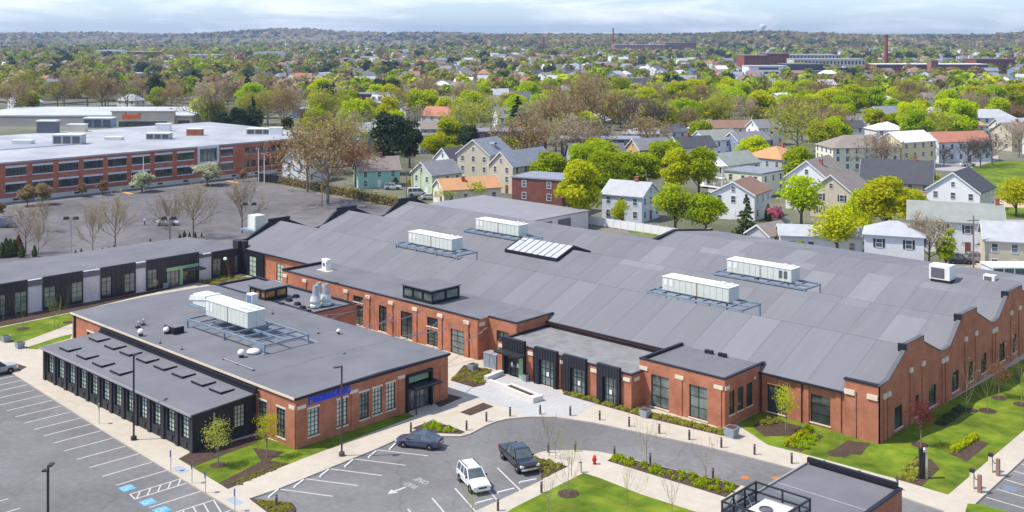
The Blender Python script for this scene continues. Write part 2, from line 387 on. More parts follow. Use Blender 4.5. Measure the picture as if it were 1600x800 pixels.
pav = sheet('pavement', gp((-90, 527), (8, 577), (44, 600), (158, 672.5), (260, 735), (360, 795), (400, 822), (430, 845), (470, 838),
      (389, 781), (436, 765), (590, 702), (642, 678), (655, 681), (700, 683), (720, 683), (735, 679), (760, 666), (775, 660), (795, 655.5), (830, 652.5),
      (870, 653), (930, 662), (1000, 677), (1100, 698), (1200, 723), (1330, 757), (1410, 778), (1475, 800), (1492, 824), (1526, 787), (1600, 718), (1760, 590))
      + [(62, 112), (-56, 112), (-56, 92), (-92, 92), (-92, 45), (-74.4, 45), (-74.4, -30)], -0.4, 0.12, concrete)
pav2 = sheet('pavement', gp((680, 845), (744, 800), (775, 786), (849, 751), (836, 728), (830, 714), (845, 708), (862, 705.5), (900, 705), (935, 707), (960, 712),
      (1075, 740), (1157, 760), (1260, 790), (1340, 815), (1300, 900), (760, 900)), -0.4, 0.12, concrete)
plaza = sheet('paver_plaza', gp((702, 602), (734, 621), (790, 639), (824, 651), (897, 652.8), (931, 632), (860, 608), (785, 584), (735, 588)), 0.0, 0.128, pavers)

def lawn(*pts, z=0.135): return sheet('lawn', gp(*pts), 0.0, z, lawn_m)
def bed(*pts, z=0.15): return sheet('mulch_bed', gp(*pts), 0.0, z, mulch_m)
lawn((279, 719), (356, 766), (470, 719.5), (648, 652), (634, 645), (465, 702), (402, 682), (300, 707))
lawn((1150, 664), (1200, 697), (1252, 710), (1400, 750), (1481, 775), (1600, 674), (1740, 560), (1640, 540), (1372, 690), (1310, 676), (1198, 640))
lawn((912, 741), (940, 750), (1000, 774), (1090, 803), (1140, 826), (760, 826), (800, 797))
lawn((1512, 789), (1530, 790), (1600, 808), (1600, 830), (1500, 830))
lawn((-40, 523), (0, 513), (112, 490), (150, 482), (150, 500), (112, 507), (35, 536), (14, 537), (-10, 531))
lawn((36, 546), (95, 527), (113, 523), (110, 530), (72, 541), (58, 547))
bed((279, 719), (300, 708), (402, 682), (404, 692), (303, 731))
bed((395, 702), (445, 708), (422, 722), (452, 726), (356, 766), (342, 757), (408, 723), z=0.152)
bed((677, 630), (698, 617), (722, 623), (687, 638))
bed((719, 646), (755, 631), (771, 637), (735, 651))
bed((644, 671), (672, 660), (702, 667), (727, 677), (719, 680), (663, 678))
bed((704, 596), (725, 572), (769, 579), (757, 603), (740, 607))
bed((829, 714), (887, 731), (847, 750))
bed((949, 722), (962, 714), (1157, 761), (1134, 779))
bed((30, 581), (42, 575), (17, 567), (6, 571))
bed((-60, 510), (330, 438), (255, 455), (112, 489), (-60, 524), z=0.145)
bed((885, 611), (1000, 641), (1130, 673), (1130, 683), (1000, 652), (880, 618))
bed((300, 440), (350, 430), (398, 436), (392, 448), (330, 447), z=0.16)
bed((1175, 668), (1200, 655), (1258, 670), (1235, 683), (1195, 684), z=0.15)
bed((1226, 700), (1260, 673), (1287, 684), (1252, 708), z=0.152)
bed((1298, 708), (1325, 690), (1360, 695), (1345, 713), (1330, 712), (1318, 717))
bed((1483, 711), (1527, 689), (1546, 695), (1511, 723))
bed((1398, 750), (1432, 715), (1456, 720), (1468, 735), (1440, 762))
bed((1458, 664), (1500, 634), (1509, 640), (1509, 646), (1476, 669))
isl = bed((389, 781), (455, 787), (461, 793), (462, 799), (455, 806), (430, 812), z=0.13)
for px, py, r in ((888, 774, 1.0), (341, 729, 0.75), (36, 515, 0.9), (1437, 697, 0.85), (1516, 643, 0.85), (1543, 644, 0.95), (1561, 624, 0.85), (1596, 634, 0.9), (107, 505, 0.8), (1305, 711, 0.8)):
    c = G(px, py); sheet('mulch_bed', [(c[0]+r*math.cos(t*.4488), c[1]+r*math.sin(t*.4488)) for t in range(14)], 0.0, 0.158, mulch_m)

def strip(parent, p, q, w, z=0.005, m=None, name='parking_line'):
    d = Vector((q[0]-p[0], q[1]-p[1])); d.normalize(); n = Vector((-d.y, d.x))*w/2; mb = MB()
    mb.face((p[0]-n.x, p[1]-n.y, z), (q[0]-n.x, q[1]-n.y, z), (q[0]+n.x, q[1]+n.y, z), (p[0]+n.x, p[1]+n.y, z)); return mb.build(name, m or marking, parent)
C5 = lambda x, y: G(x/4, 600 + y/4)
C6 = lambda x, y: G(400 + x/4, 600 + y/4)
heads = [(-10, -110), (38, -80), (85, -50), (130, -22), (170, 5), (215, 38), (270, 70), (325, 102), (382, 138), (440, 175), (505, 212), (568, 250), (632, 292), (705, 338), (785, 388), (868, 436), (950, 488), (1040, 540), (1130, 592), (1165, 620), (1255, 670), (1335, 725), (1440, 790)]
for i, h in enumerate(heads):
    a = C5(*h); b = (a[0]+0.73*0 + (C5(403, 418)[0]-C5(705, 338)[0]), a[1] + (C5(403, 418)[1]-C5(705, 338)[1]))
    strip(lot, a, b, 0.155)
st = (C5(403, 418)[0]-C5(705, 338)[0], C5(403, 418)[1]-C5(705, 338)[1])
a, b = C5(1130, 592), C5(1165, 620)
strip(lot, (a[0]+st[0], a[1]+st[1]), (b[0]+st[0], b[1]+st[1]), 0.13, 0.009)
for (h0, h1) in (((1130, 592), (1165, 620)), ((1335, 725), (1440, 790))):
    a, b = C5(*h0), C5(*h1)
    for k in range(5):
        t0, t1 = k*0.2, min(1, k*0.2+0.17)
        strip(lot, (a[0]+st[0]*t0, a[1]+st[1]*t0), (b[0]+st[0]*t1, b[1]+st[1]*t1), 0.13, 0.007)
for k in range(6):
    a = C5(-60+75*k*1.02, 590+60*k); a = G(-25+19*k, 749.5+14.8*k)
    strip(lot, a, (a[0]+st[0], a[1]+st[1]), 0.155)
for p, q in (((755, 412), (1075, 448)), ((615, 468), (935, 508)), ((465, 530), (785, 572)), ((305, 592), (635, 635)), ((150, 657), (480, 702)), ((860, 372), (1205, 395))):
    strip(lot, C6(*p), C6(*q), 0.155)
for p, q in (((777, 731), (814, 767)), ((748, 748), (779, 784)), ((711, 763), (744, 800)), ((675, 778), (706, 815)), ((637, 795), (668, 832))):
    strip(lot, G(*p), G(*q), 0.155)
for p, q in (((1541, 777), (1630, 803)), ((1557, 764), (1640, 788)), ((1570, 749), (1650, 773)), ((1584, 736), (1660, 758)), ((1596, 725), (1670, 746)), ((1527, 790), (1620, 818))):
    strip(lot, G(*p), G(*q), 0.155)
rng = random.Random(3)
for r0, r1, n in ((-84, -60, 3), (-118, -100, 2), (-150, -128, 2)):         # faded lines of the rear lot
    pass
for xx in (-92, -108, -124, -140, -156, -170):
    for k in range(26):
        y0 = -20 + k*4.9
        if rng.random() < 0.7 and y0 < 104: strip(lot_w, (xx, y0), (xx+5, y0+0.1), 0.12, 0.006, mat('faded_paint', (0.22, 0.21, 0.21), 0.8, 0.2, 0.7))
for p, q in (((0, 316), (14, 312)), ((184, 298), (206, 303)), ((352, 282), (374, 286))):
    strip(lot_w, G(*p), G(*q), 1.3, 0.012, mat('yellow_paint', (0.62, 0.36, 0.08), 0.7, 0.15, 2), 'painted_hatching')
a, b = G(634, 761), G(605, 772); d = Vector((b[0]-a[0], b[1]-a[1])); d.normalize(); n = Vector((-d.y, d.x))
mb = MB(); L = (Vector(b)-Vector(a)).length
def ar(s, w): return (a[0]+d.x*s+n.x*w, a[1]+d.y*s+n.y*w, 0.006)
mb.face(ar(0, -.12), ar(L*.6, -.12), ar(L*.6, .12), ar(0, .12)); mb.face(ar(L*.6, -.5), ar(L, 0), ar(L*.6, .5)); mb.build('arrow_marking', marking, lot)

dg = None
def text_mesh(s, size, extrude=0.0, fat=0.0, shear=0.0, mats=None):
    cu = bpy.data.curves.new('lettering', 'FONT'); cu.body = s; cu.size = size; cu.extrude = extrude; cu.offset = fat; cu.shear = shear
    cu.align_x = 'LEFT'; cu.resolution_u = 3
    o = bpy.data.objects.new('lettering', cu); col.objects.link(o)
    bpy.context.view_layer.update()
    me = bpy.data.meshes.new_from_object(o.evaluated_get(bpy.context.evaluated_depsgraph_get()))
    bpy.data.objects.remove(o); bpy.data.curves.remove(cu)
    me.materials.clear()
    if mats: me.materials.append(mats)
    return me
# ONE WAY, read by the driver coming from the entrance
cen = G(645, 757); up = d; rt = Vector((up.y, -up.x))
for row, word in enumerate(('ONE', 'WAY')):
    me = text_mesh(word, 1.0, 0, 0.03, mats=mat('worn_paint', (.34, .33, .32), .8, .25, 3)); xs = [v.co.x for v in me.vertices]; w0 = max(xs)-min(xs)
    sx, sy = 1.7/w0, 1.05
    off = -0.2 - 1.35*row*1.0 if row else 0.15
    # the word nearest the driver reads first
    base = Vector(cen) + up*(-1.45 if row == 0 else -0.1)
    M3 = Matrix(((rt.x*sx, up.x*sy, 0, base.x - rt.x*.85), (rt.y*sx, up.y*sy, 0, base.y - rt.y*.85), (0, 0, 1, 0.006), (0, 0, 0, 1)))
    me.transform(M3); put('pavement_lettering', me, lot)
# blue access symbols
def wheelchair(c, ax, ay):
    mb = MB(); s = 0.62
    def q(x, y, z=0.006): return (c[0]+ax.x*x*s+ay.x*y*s, c[1]+ax.y*x*s+ay.y*y*s, z)
    mb.face(q(-1, -1), q(1, -1), q(1, 1), q(-1, 1)); o = mb.build('access_symbol', blue_paint, lot)
    m2 = MB()
    for k in range(10):
        t0, t1 = math.radians(100+k*25), math.radians(100+k*25+25)
        f = lambda t, r: q(-.1+r*math.cos(t), -.25+r*math.sin(t), .010)
        m2.face(f(t0, .42), f(t0, .56), f(t1, .56), f(t1, .42))
    def bar(x0, y0, x1, y1, w):
        e = Vector((x1-x0, y1-y0)); e.normalize(); k = Vector((-e.y, e.x))*w
        m2.face(q(x0-k.x, y0-k.y, .011), q(x1-k.x, y1-k.y, .011), q(x1+k.x, y1+k.y, .011), q(x0+k.x, y0+k.y, .011))
    bar(-.15, .5, -.08, -.12, .09); bar(-.08, -.12, .38, -.16, .08); bar(.38, -.16, .55, -.6, .07); bar(-.1, .2, .3, .18, .06)
    m2.face(*[q(-.17+.15*math.cos(t*.785), .72+.15*math.sin(t*.785), .011) for t in range(8)])
    m2.build('wheelchair_figure', marking, o)
sd2 = Vector(st).normalized(); sr = Vector((sd2.y, -sd2.x))
for px, py in ((198.7, 762.5), (231, 784.5), (252.5, 797)): wheelchair(G(px, py), -sr, -sd2)
for px, py in ((1164, 746), (1212, 747)):
    c = G(px, py); mb = MB(); mb.rev([(0.42, 0), (0.42, 0.008)], 16, (c[0], c[1], 0.0)); o = mb.build('manhole_cover', mat('rusty_iron', (0.42, 0.17, 0.05), 0.8, 0.25, 4))
    tag(o, 'rusty orange round manhole cover in the drive, ' + ('nearer the shrub bed' if px < 1200 else 'right one, by the small grey-roofed building'), 'manhole cover')
for px, py in ((282, 735.5), (367, 785)):                   # grey tactile pads
    c = G(px, py); sheet('tactile_pad', [(c[0]+sd2.x*a-sr.x*b, c[1]+sd2.y*a-sr.y*b) for a, b in ((-.45, -.9), (.45, -.9), (.45, .9), (-.45, .9))], 0.05, 0.127, mat('tactile', (0.32, 0.36, 0.42), 0.8, 0.1, 3))
# ------------------------------------------------------------------ the big brick hall
hall = thing('brick_factory_hall', 'long red brick factory hall under a grey humped roof with stepped gables', 'building', (-17, 42, 0))
Wf = Wl(-76, 42, 1, 0); ops = [(29.4+76, 31.7+76, 0.4, 3.4), (34.6+76, 36.9+76, 0.5, 3.5), (-64.2+76, -62.2+76, 0.4, 3.4)]
mb = MB(); wall_mesh(mb, Wf, 114.7, 0, 4.5, ops); mb.build('front_wall', brick, hall, world=True)
for o in ops[:2]:
    window(Wf, *o, hall, 1, 3, gm=glass_dark, sill=stone, fm=mat('white_frame', (0.6, 0.6, 0.58), 0.6) if 0 else None)
window(Wf, *ops[2], hall, 2, 4, gm=glass_green, sill=stone)
mb = MB(); mb.box(38.7, 41.6, 0, 42.4, 41.995, 6.0); mb.box(38.7, 42, 4.4, 39.0, 42.6, 6.0); mb.build('corner_pier', brick, hall, world=True)
mb = MB(); mb.box(38.6, 41.5, 6.0, 42.3, 42.1, 6.14); mb.build('coping', black_trim, hall, world=True)
for x0 in (38.72, 41.2):
    mb = MB(); mb.box(x0, 41.45, 4.55, x0+1.15, 41.598, 5.05); mb.build('stone_block', stone, hall, world=True)
mb = MB(); mb.box(39.9, 41.5, 0, 40.0, 41.597, 5.0); mb.build('corner_pier', brick, hall, world=True)
for x0 in (28.7, 33.0, 33.9, 37.6):
    mb = MB(); mb.box(x0, 41.86, 0, x0+0.55, 41.998, 4.42); mb.build('pilaster', brick, hall, world=True)
mb = MB(); mb.tube((28.75, 41.75, 0.1), (28.75, 41.75, 4.4), .07); mb.build('downpipe', black_trim, hall, world=True)
mb = MB(); mb.tube((33.75, 41.75, 0.1), (33.75, 41.75, 4.4), .06); mb.build('downpipe', black_trim, hall, world=True)
# black corner cladding at the far left of the front
mb = MB(); mb.box(-76.1, 41.6, 0, -67.6, 41.99, 4.55)
for k in range(22): mb.box(-76.1+k*.39, 41.55, 0, -76.05+k*.39, 41.6, 4.55)
mb.build('black_cladding', black_clad, hall, world=True)
Wc = Wl(-76.1, 41.55, 1, 0); window(Wc, 4.6, 6.7, 0.3, 3.7, hall, 2, 4, gm=glass_green, off=0.05)

GP = [(41.6, 6.0), (43.8, 6.05), (48.1, 8.3), (48.4, 8.35), (48.41, 8.95), (52.9, 8.95), (52.91, 8.3), (57.7, 6.25), (59.0, 6.1), (60.3, 6.25), (63.3, 8.5), (63.9, 8.6), (63.91, 9.2), (68.5, 9.2),
      (68.51, 8.6), (73.4, 6.45), (74.6, 6.3), (75.8, 6.45), (78.9, 8.6), (79.5, 8.7), (79.51, 9.2), (84.4, 9.2), (84.41, 8.6), (89.4, 6.45), (92, 6.4), (97.5, 7.1), (104, 6.6), (110, 6.0)]
Wg = Wl(42.4, 41.6, 0, 1)
gw = [(45.5, 47.4, 0.55, 2.85), (50.7, 51.7, 0.6, 2.85), (54.4, 56.4, 0.65, 2.9), (60.9, 63.0, 0.75, 3.0), (66.0, 67.4, 0.8, 3.05), (70.1, 71.9, 0.85, 3.15), (76.3, 78.2, 0.9, 3.2), (81.1, 82.4, 1.0, 3.3), (86, 87.8, 1.0, 3.3), (92, 94, 1, 3.3)]
gw = [(a-41.6, b-41.6, c, e) for a, b, c, e in gw]
mb = MB(); wall_mesh(mb, Wg, 68.4, 0, [(a-41.6, z) for a, z in GP], gw)
mb2 = [(a-41.6, z) for a, z in GP]
for (a, za), (b, zb) in zip(mb2, mb2[1:]):                     # back of the parapet
    mb.face(Wg.p(b, -.35, 4), Wg.p(a, -.35, 4), Wg.p(a, -.35, za), Wg.p(b, -.35, zb))
    mb.face(Wg.p(a, 0, za), Wg.p(b, 0, zb), Wg.p(b, -.35, zb), Wg.p(a, -.35, za))
mb.build('gable_wall', brick, hall, world=True)
for o in gw: window(Wg, *o, hall, 1, 2, gm=glass_dark, sill=stone)
coping_m = mat('coping_metal', (0.10, 0.105, 0.12), 0.5, 0.1, 2)
mb = MB()
for (a, za), (b, zb) in zip(mb2, mb2[1:]):
    if b-a < 0.05:
        lo, hi = min(za, zb), max(za, zb)
        mb.hexa([Wg.p(a-.05, .05, lo), Wg.p(b+.05, .05, lo), Wg.p(b+.05, -.40, lo), Wg.p(a-.05, -.40, lo), Wg.p(a-.05, .05, hi+.09), Wg.p(b+.05, .05, hi+.09), Wg.p(b+.05, -.40, hi+.09), Wg.p(a-.05, -.40, hi+.09)]); continue
    mb.hexa([Wg.p(a, .06, za), Wg.p(b, .06, zb), Wg.p(b, -.42, zb), Wg.p(a, -.42, za), Wg.p(a, .06, za+.1), Wg.p(b, .06, zb+.1), Wg.p(b, -.42, zb+.1), Wg.p(a, -.42, za+.1)])
mb.build('coping', coping_m, hall, world=True)
for y in (48.38, 63.88, 79.48):                                   # dark scupper boxes at the steps
    mb = MB(); mb.box(41.6, y-.35, 8.15 if y < 60 else 8.4, 42.43, y, 9.0 if y < 60 else 9.25)
    mb.build('scupper_box', black_trim, hall, world=True)
for y, z, n in ((43.0, 4.75, 2), (49.5, 6.0, 1), (52.7, 6.0, 1), (58.2, 5.1, 2), (65.0, 6.2, 1), (68.3, 6.2, 1), (74.0, 5.35, 2), (80.4, 6.4, 1), (83.5, 6.5, 1), (90, 5.3, 2)):
    for k in range(n):
        yy = y + k*0.95
        mb = MB(); mb.box(42.401, yy-.28, 0, 42.53, yy+.28, z-.3); mb.build('pilaster', brick, hall, world=True)
        mb = MB(); mb.box(42.402, yy-.36, z-.29, 42.58, yy+.36, z+.22); mb.build('stone_block', stone, hall, world=True)
# left end wall
LP = [(y, z-.35) for y, z in GP if y <= 89.5]
Wl_ = Wl(-76, 89.4, 0, -1)
mb = MB(); rp = [(89.4-a, z) for a, z in LP][::-1]
wall_mesh(mb, Wl_, 89.4-41.6, 0, rp, [])
for (a, za), (b, zb) in zip(rp, rp[1:]): mb.face(Wl_.p(b, -.3, 3.5), Wl_.p(a, -.3, 3.5), Wl_.p(a, -.3, za), Wl_.p(b, -.3, zb))
mb.build('end_wall', black_clad, hall, world=True)
mb = MB()
for (a, za), (b, zb) in zip(rp, rp[1:]):
    if b-a < 0.05: continue
    mb.hexa([Wl_.p(a, .06, za-.35), Wl_.p(b, .06, zb-.35), Wl_.p(b, -.4, zb-.35), Wl_.p(a, -.4, za-.35), Wl_.p(a, .06, za+.1), Wl_.p(b, .06, zb+.1), Wl_.p(b, -.4, zb+.1), Wl_.p(a, -.4, za+.1)])
mb.build('coping', black_trim, hall, world=True)
mb = MB(); mb.box(-76, 89.4, 0, -21.5, 89.7, 5.4); mb.box(-21.8, 89.7, 0, -21.4, 110, 5.7); mb.box(-21.8, 110, 0, 42.3, 110.3, 5.1); mb.build('back_wall', brick, hall, world=True)
mb = MB(); mb.hexa([(-22, 89.7, 5.6), (-21.3, 89.7, 5.6), (-21.3, 98, 6.7), (-22, 98, 6.7), (-22, 89.7, 5.9), (-21.3, 89.7, 5.9), (-21.3, 98, 7.0), (-22, 98, 7.0)])
mb.hexa([(-22, 98, 6.7), (-21.3, 98, 6.7), (-21.3, 110, 5.2), (-22, 110, 5.2), (-22, 98, 7.0), (-21.3, 98, 7.0), (-21.3, 110, 5.5), (-22, 110, 5.5)]); mb.build('coping', black_trim, hall, world=True)
# roof: base deck + membrane strips
RP = [(41.75, 4.62), (50.7, 8.15), (59.0, 5.6), (64.8, 7.67), (66.3, 8.2), (74.6, 5.7), (80.4, 7.75), (81.9, 8.25), (90.2, 5.5)]
RB = [(90.2, 5.5), (97.8, 6.75), (110.2, 5.2)]
mb = MB()
for (a, za), (b, zb) in zip(RP, RP[1:]): mb.face((-75.7, a, za), (42.05, a, za), (42.05, b, zb), (-75.7, b, zb))
for (a, za), (b, zb) in zip(RB, RB[1:]): mb.face((-21.6, a, za), (42.05, a, za), (42.05, b, zb), (-21.6, b, zb))
roof = mb.build('roof', mat('roof_deck', (0.10, 0.10, 0.115), 0.9), hall, world=True)
segs = [(0, [0, 1]), (0, [1, 2]), (0, [2, 3]), (0, [3, 4]), (0, [4, 5]), (0, [5, 6]), (0, [6, 7, 8]), (1, [0, 1]), (1, [1, 2])]
NS = 30; WS = (42.05+75.7)/NS; random.seed(5)
for pi, idx in segs:
    P0 = RP if pi == 0 else RB
    for i in range(NS):
        x0, x1 = -75.7+i*WS+.02, -75.7+(i+1)*WS-.02
        if pi == 1 and x1 < -20: continue
        x0 = max(x0, -21.6) if pi == 1 else x0
        mb = MB(); e = .03
        for a, b in zip(idx, idx[1:]):
            (ya, za), (yb, zb) = P0[a], P0[b]
            ya += e if a == idx[0] else 0; yb -= e if b == idx[-1] else 0
            mb.face((x0, ya, za+.012), (x1, ya, za+.012), (x1, yb, zb+.012), (x0, yb, zb+.012))
            mb.face((x0, ya, za-.01), (x0, ya, za+.012), (x0, yb, zb+.012), (x0, yb, zb-.01)); mb.face((x1, ya, za+.012), (x1, ya, za-.01), (x1, yb, zb-.01), (x1, yb, zb+.012))
        mb.build('membrane_strip', membrane_d if x0 < -14 and (idx[0] in (0, 1) or i % 4) and pi == 0 else membrane, roof)
mb = MB(); mb.box(-76, 41.55, 4.42, 38.6, 41.99, 4.6); mb.build('gutter', black_trim, hall, world=True)
for px, py in ((1108, 551), (1129, 556)):
    c = G(px, py, 5.2); mb = MB(); mb.box(c[0]-.5, c[1]-.2, 4.9, c[0]+.5, c[1]+.2, 5.5)
    mb.build('roof_scupper', black_trim, hall, world=True)

def flat_block(root, x0, y0, x1, y1, top, zr, cop=black_trim, sides=('f', 'r'), roofm=None):
    """coping + roof of a flat-roofed block"""
    mb = MB(); t = .3
    if 'f' in sides: mb.box(x0-.06, y0-.06, top, x1+.06, y0+t, top+.12)
    if 'r' in sides: mb.box(x1-t, y0+t, top, x1+.06, y1+.06, top+.12)
    if 'b' in sides: mb.box(x0+t, y1-t, top, x1-t, y1+.06, top+.12)
    if 'l' in sides: mb.box(x0-.06, y0+t, top, x0+t, y1+.06, top+.12)
    mb.build('coping', cop, root, world=True)
    m2 = MB()                                                  # inner faces of the parapet
    if 'f' in sides: m2.box(x0+.01, y0+.2, zr-.1, x1-.01, y0+t-.02, top)
    if 'r' in sides: m2.box(x1-t+.02, y0+t, zr-.1, x1-.2, y1, top)
    if 'b' in sides: m2.box(x0+.3, y1-t+.02, zr-.1, x1-.3, y1-.2, top)
    if 'l' in sides: m2.box(x0+.2, y0+t, zr-.1, x0+t-.02, y1, top)
    if m2.v: m2.build('parapet', black_trim, root, world=True)
    mb = MB(); mb.box(x0+.02, y0+.02, zr-.3, x1-.02, y1-.02, zr); return mb.build('roof', roofm or roof_grey, root, world=True)

# ---- courtyard range in front of the hall
rng1 = thing('brick_courtyard_range', 'flat-roofed red brick range with tall dark windows facing the courtyard cables', 'building', (-30, 34, 0))
W1 = Wl(-51, 34, 1, 0)
b1 = [(-33.4, -31.2, 0.3, 3.1), (-33.4, -31.2, 3.5, 4.35), (-27.7, -26.0, 0.3, 3.9), (-23.0, -20.6, 0.3, 3.9), (-17.6, -15.2, 2.85, 4.05), (-17.6, -15.2, 0.3, 2.4), (-13.0, -9.4, 0.15, 3.3), (-46.6, -45, 0.3, 3.3), (-40.2, -38.6, 0.3, 3.3)]
b1 = [(a+51, b+51, c, e) for a, b, c, e in b1]
mb = MB(); wall_mesh(mb, W1, 43, 0, 5.3, b1)
W1b = Wl(-8, 36, 1, 0); wall_mesh(mb, W1b, 5, 0, 5.3, [(1.5, 3.7, 1.4, 3.9)])
wall_mesh(mb, Wl(-8, 34, 0, 1), 2, 0, 5.3, []); wall_mesh(mb, Wl(-3, 36, 0, 1), 6, 0, 5.3, []); wall_mesh(mb, Wl(-51, 42, 0, -1), 8, 0, 5.3, [])
mb.build('wall', brick, rng1, world=True)
for i, o in enumerate(b1): window(W1, *o, rng1, 3 if i == 6 else 2, 2 if i in (1, 4) else 4, gm=glass_dark if i != 6 else glass_mid, sill=stone if i not in (6,) else None, name='window' if i != 6 else 'glazed_door')
window(W1b, 1.5, 3.7, 1.4, 3.9, rng1, 2, 3, gm=glass_dark)
flat_block(rng1, -51, 34, -8, 43.2, 5.3, 5.2, sides=('f',)); flat_block(rng1, -8, 36, -3, 43.2, 5.3, 5.2, sides=('f', 'r'))
mb = MB(); mb.box(-51.06, 34, 5.3, -50.7, 43, 5.6); mb.box(-51, 34.3, 5.2, -50.7, 43, 5.3); mb.build('coping', black_trim, rng1, world=True)
for k in range(9):
    x = -50.1 + 5.02*k
    if x > -8.6: x = -8.9
    mb = MB(); mb.box(x-.38, 33.86, 0, x+.38, 33.998, 4.4); mb.build('pilaster', brick, rng1, world=True)
    mb = MB(); mb.box(x-.5, 33.8, 4.41, x+.5, 33.997, 4.85); mb.build('stone_block', stone, rng1, world=True)
mb = MB(); mb.box(-7.997, 34.3, 4.41, -7.8, 35.2, 4.85); mb.build('stone_block', stone, rng1, world=True)
for i, x in enumerate((-36.9, -36.1)):
    mb = MB(); mb.box(-37.2 if i else -37.9, 33.9, 5.42, -37.0 if i else -37.2, 34.3, 5.5)
    if i == 0: mb.build('coping', black_trim, rng1, world=True)
# ---- entrance block with black portals
ent = thing('brick_entrance_block', 'low brick entrance block with four black metal portals along the plaza', 'building', (7, 32.5, 0))
WE = Wl(-3, 32.5, 1, 0); eo = [(1.6, 4.6, 0.15, 3.0), (7.3, 9.6, 0.2, 3.2), (12.2, 14.4, 0.2, 3.2), (17.0, 18.9, 0.2, 3.2)]
mb = MB(); wall_mesh(mb, WE, 20.8, 0, 3.95, eo); wall_mesh(mb, Wl(17.8, 32.5, 0, 1), 9.5, 0, 3.95, []); wall_mesh(mb, Wl(-3, 42, 0, -1), 9.5, 0, 3.95, []); mb.build('wall', brick, ent, world=True)
flat_block(ent, -3, 32.5, 17.8, 42, 3.95, 3.85, sides=('f', 'r', 'l', 'b'), roofm=mat('old_roof', (0.19, 0.188, 0.19), 0.85, 0.16, 0.5, c2=(0.26, 0.255, 0.25)))
for i, (a, b, w0, w1) in enumerate(((1.3, 4.9, 1.6, 4.6), (6.6, 10.1, 7.3, 9.6), (11.1, 14.5, 12.2, 14.4), (16.2, 19.4, 17.0, 18.9))):
    zt = 4.55 if i else 4.75; mb = MB(); o1 = .45
    z1 = 3.2 if i else 3.0
    WE.bx(mb, a, w0, 0.12, zt, .002, o1); WE.bx(mb, w1, b, 0.12, zt, .002, o1); WE.bx(mb, w0, w1, z1, zt, .002, o1)
    for k in range(int((b-a)/.42)+1):
        c = a + k*.42
        if not (w0-.05 < c < w1+.05): WE.bx(mb, c, c+.05, .12, zt, o1, o1+.04)
        else: WE.bx(mb, c, c+.05, z1, zt, o1, o1+.04)
    mb.build('portal', black_clad, ent, world=True)
    w = window(WE, w0, w1, .15, z1, ent, 3 if i else 4, 3 if i else 2, gm=glass_mid if i else glass_dark, off=0.05, name='window' if i else 'entrance_door')
    q = MB(); c = (w0+w1)/2
    for cc in ((c,) if i else (c-.5, c+.5)): WE.bx(q, cc-.17, cc+.17, 1.25, 1.75, .095, .105)
    q.build('notice', white_paint, w)
mb = MB(); WE.bx(mb, 1.0, 5.2, 3.0, 3.2, .45, 1.7); mb.build('canopy', black_clad, ent, world=True)
mb = MB(); WE.bx(mb, 4.1, 4.75, .12, 3.0, .45, .5); mb.build('green_panel', green_trim, ent, world=True)
for a in (0.3, 5.2, 10.35, 15.0, 19.7):
    mb = MB(); WE.bx(mb, a, a+.95, 3.2, 3.6, .003, .1); mb.build('stone_block', stone, ent, world=True)
mb = MB(); mb.box(17.803, 33.0, 3.2, 17.9, 33.9, 3.6); mb.build('stone_block', stone, ent, world=True)
for a in (6.1, 10.6): mb = MB(); mb.tube(WE.p(a, .08, .2), WE.p(a, .08, 3.9), .05); mb.build('downpipe', black_trim, ent, world=True)

# ---- projecting pavilion block right of the entrance
blk = thing('brick_corner_block', 'projecting flat-roofed brick block with two large dark windows beside the drive', 'building', (23, 34.7, 0))
W3 = Wl(17.3, 34.7, 1, 0); o3 = [(1.6, 4.0, .35, 3.9), (6.7, 9.0, .35, 3.9)]
W3s = Wl(28.5, 34.7, 0, 1); o3s = [(.9, 2.0, 1.3, 3.8), (2.6, 3.8, 1.3, 3.8), (4.4, 5.7, 1.3, 3.8)]
mb = MB(); wall_mesh(mb, W3, 11.2, 0, 5.3, o3); wall_mesh(mb, W3s, 7.3, 0, 5.3, o3s); wall_mesh(mb, Wl(17.3, 42, 0, -1), 7.3, 3, 5.3, []); mb.build('wall', brick, blk, world=True)
for o in o3: window(W3, *o, blk, 2, 3, gm=glass_mid, sill=stone)
for o in o3s: window(W3s, *o, blk, 1, 1, gm=glass_dark, sill=stone)
flat_block(blk, 17.3, 34.7, 28.5, 43, 5.3, 5.1, sides=('f', 'r', 'l'))
for a in (.05, 4.9, 9.9):
    mb = MB(); W3.bx(mb, a, a+1.1, 4.15, 4.55, .003, .12); mb.build('stone_block', stone, blk, world=True)
    if a > 1: mb = MB(); W3.bx(mb, a+.2, a+.9, 0, 4.14, .002, .1); mb.build('pilaster', brick, blk, world=True)
mb = MB(); W3s.bx(mb, .05, .8, 4.15, 4.55, .003, .12); mb.build('stone_block', stone, blk, world=True)
mb = MB(); W3s.bx(mb, 6.0, 6.2, 4.0, 4.25, .003, .12); mb.build('wall_lamp', white_paint, blk, world=True)

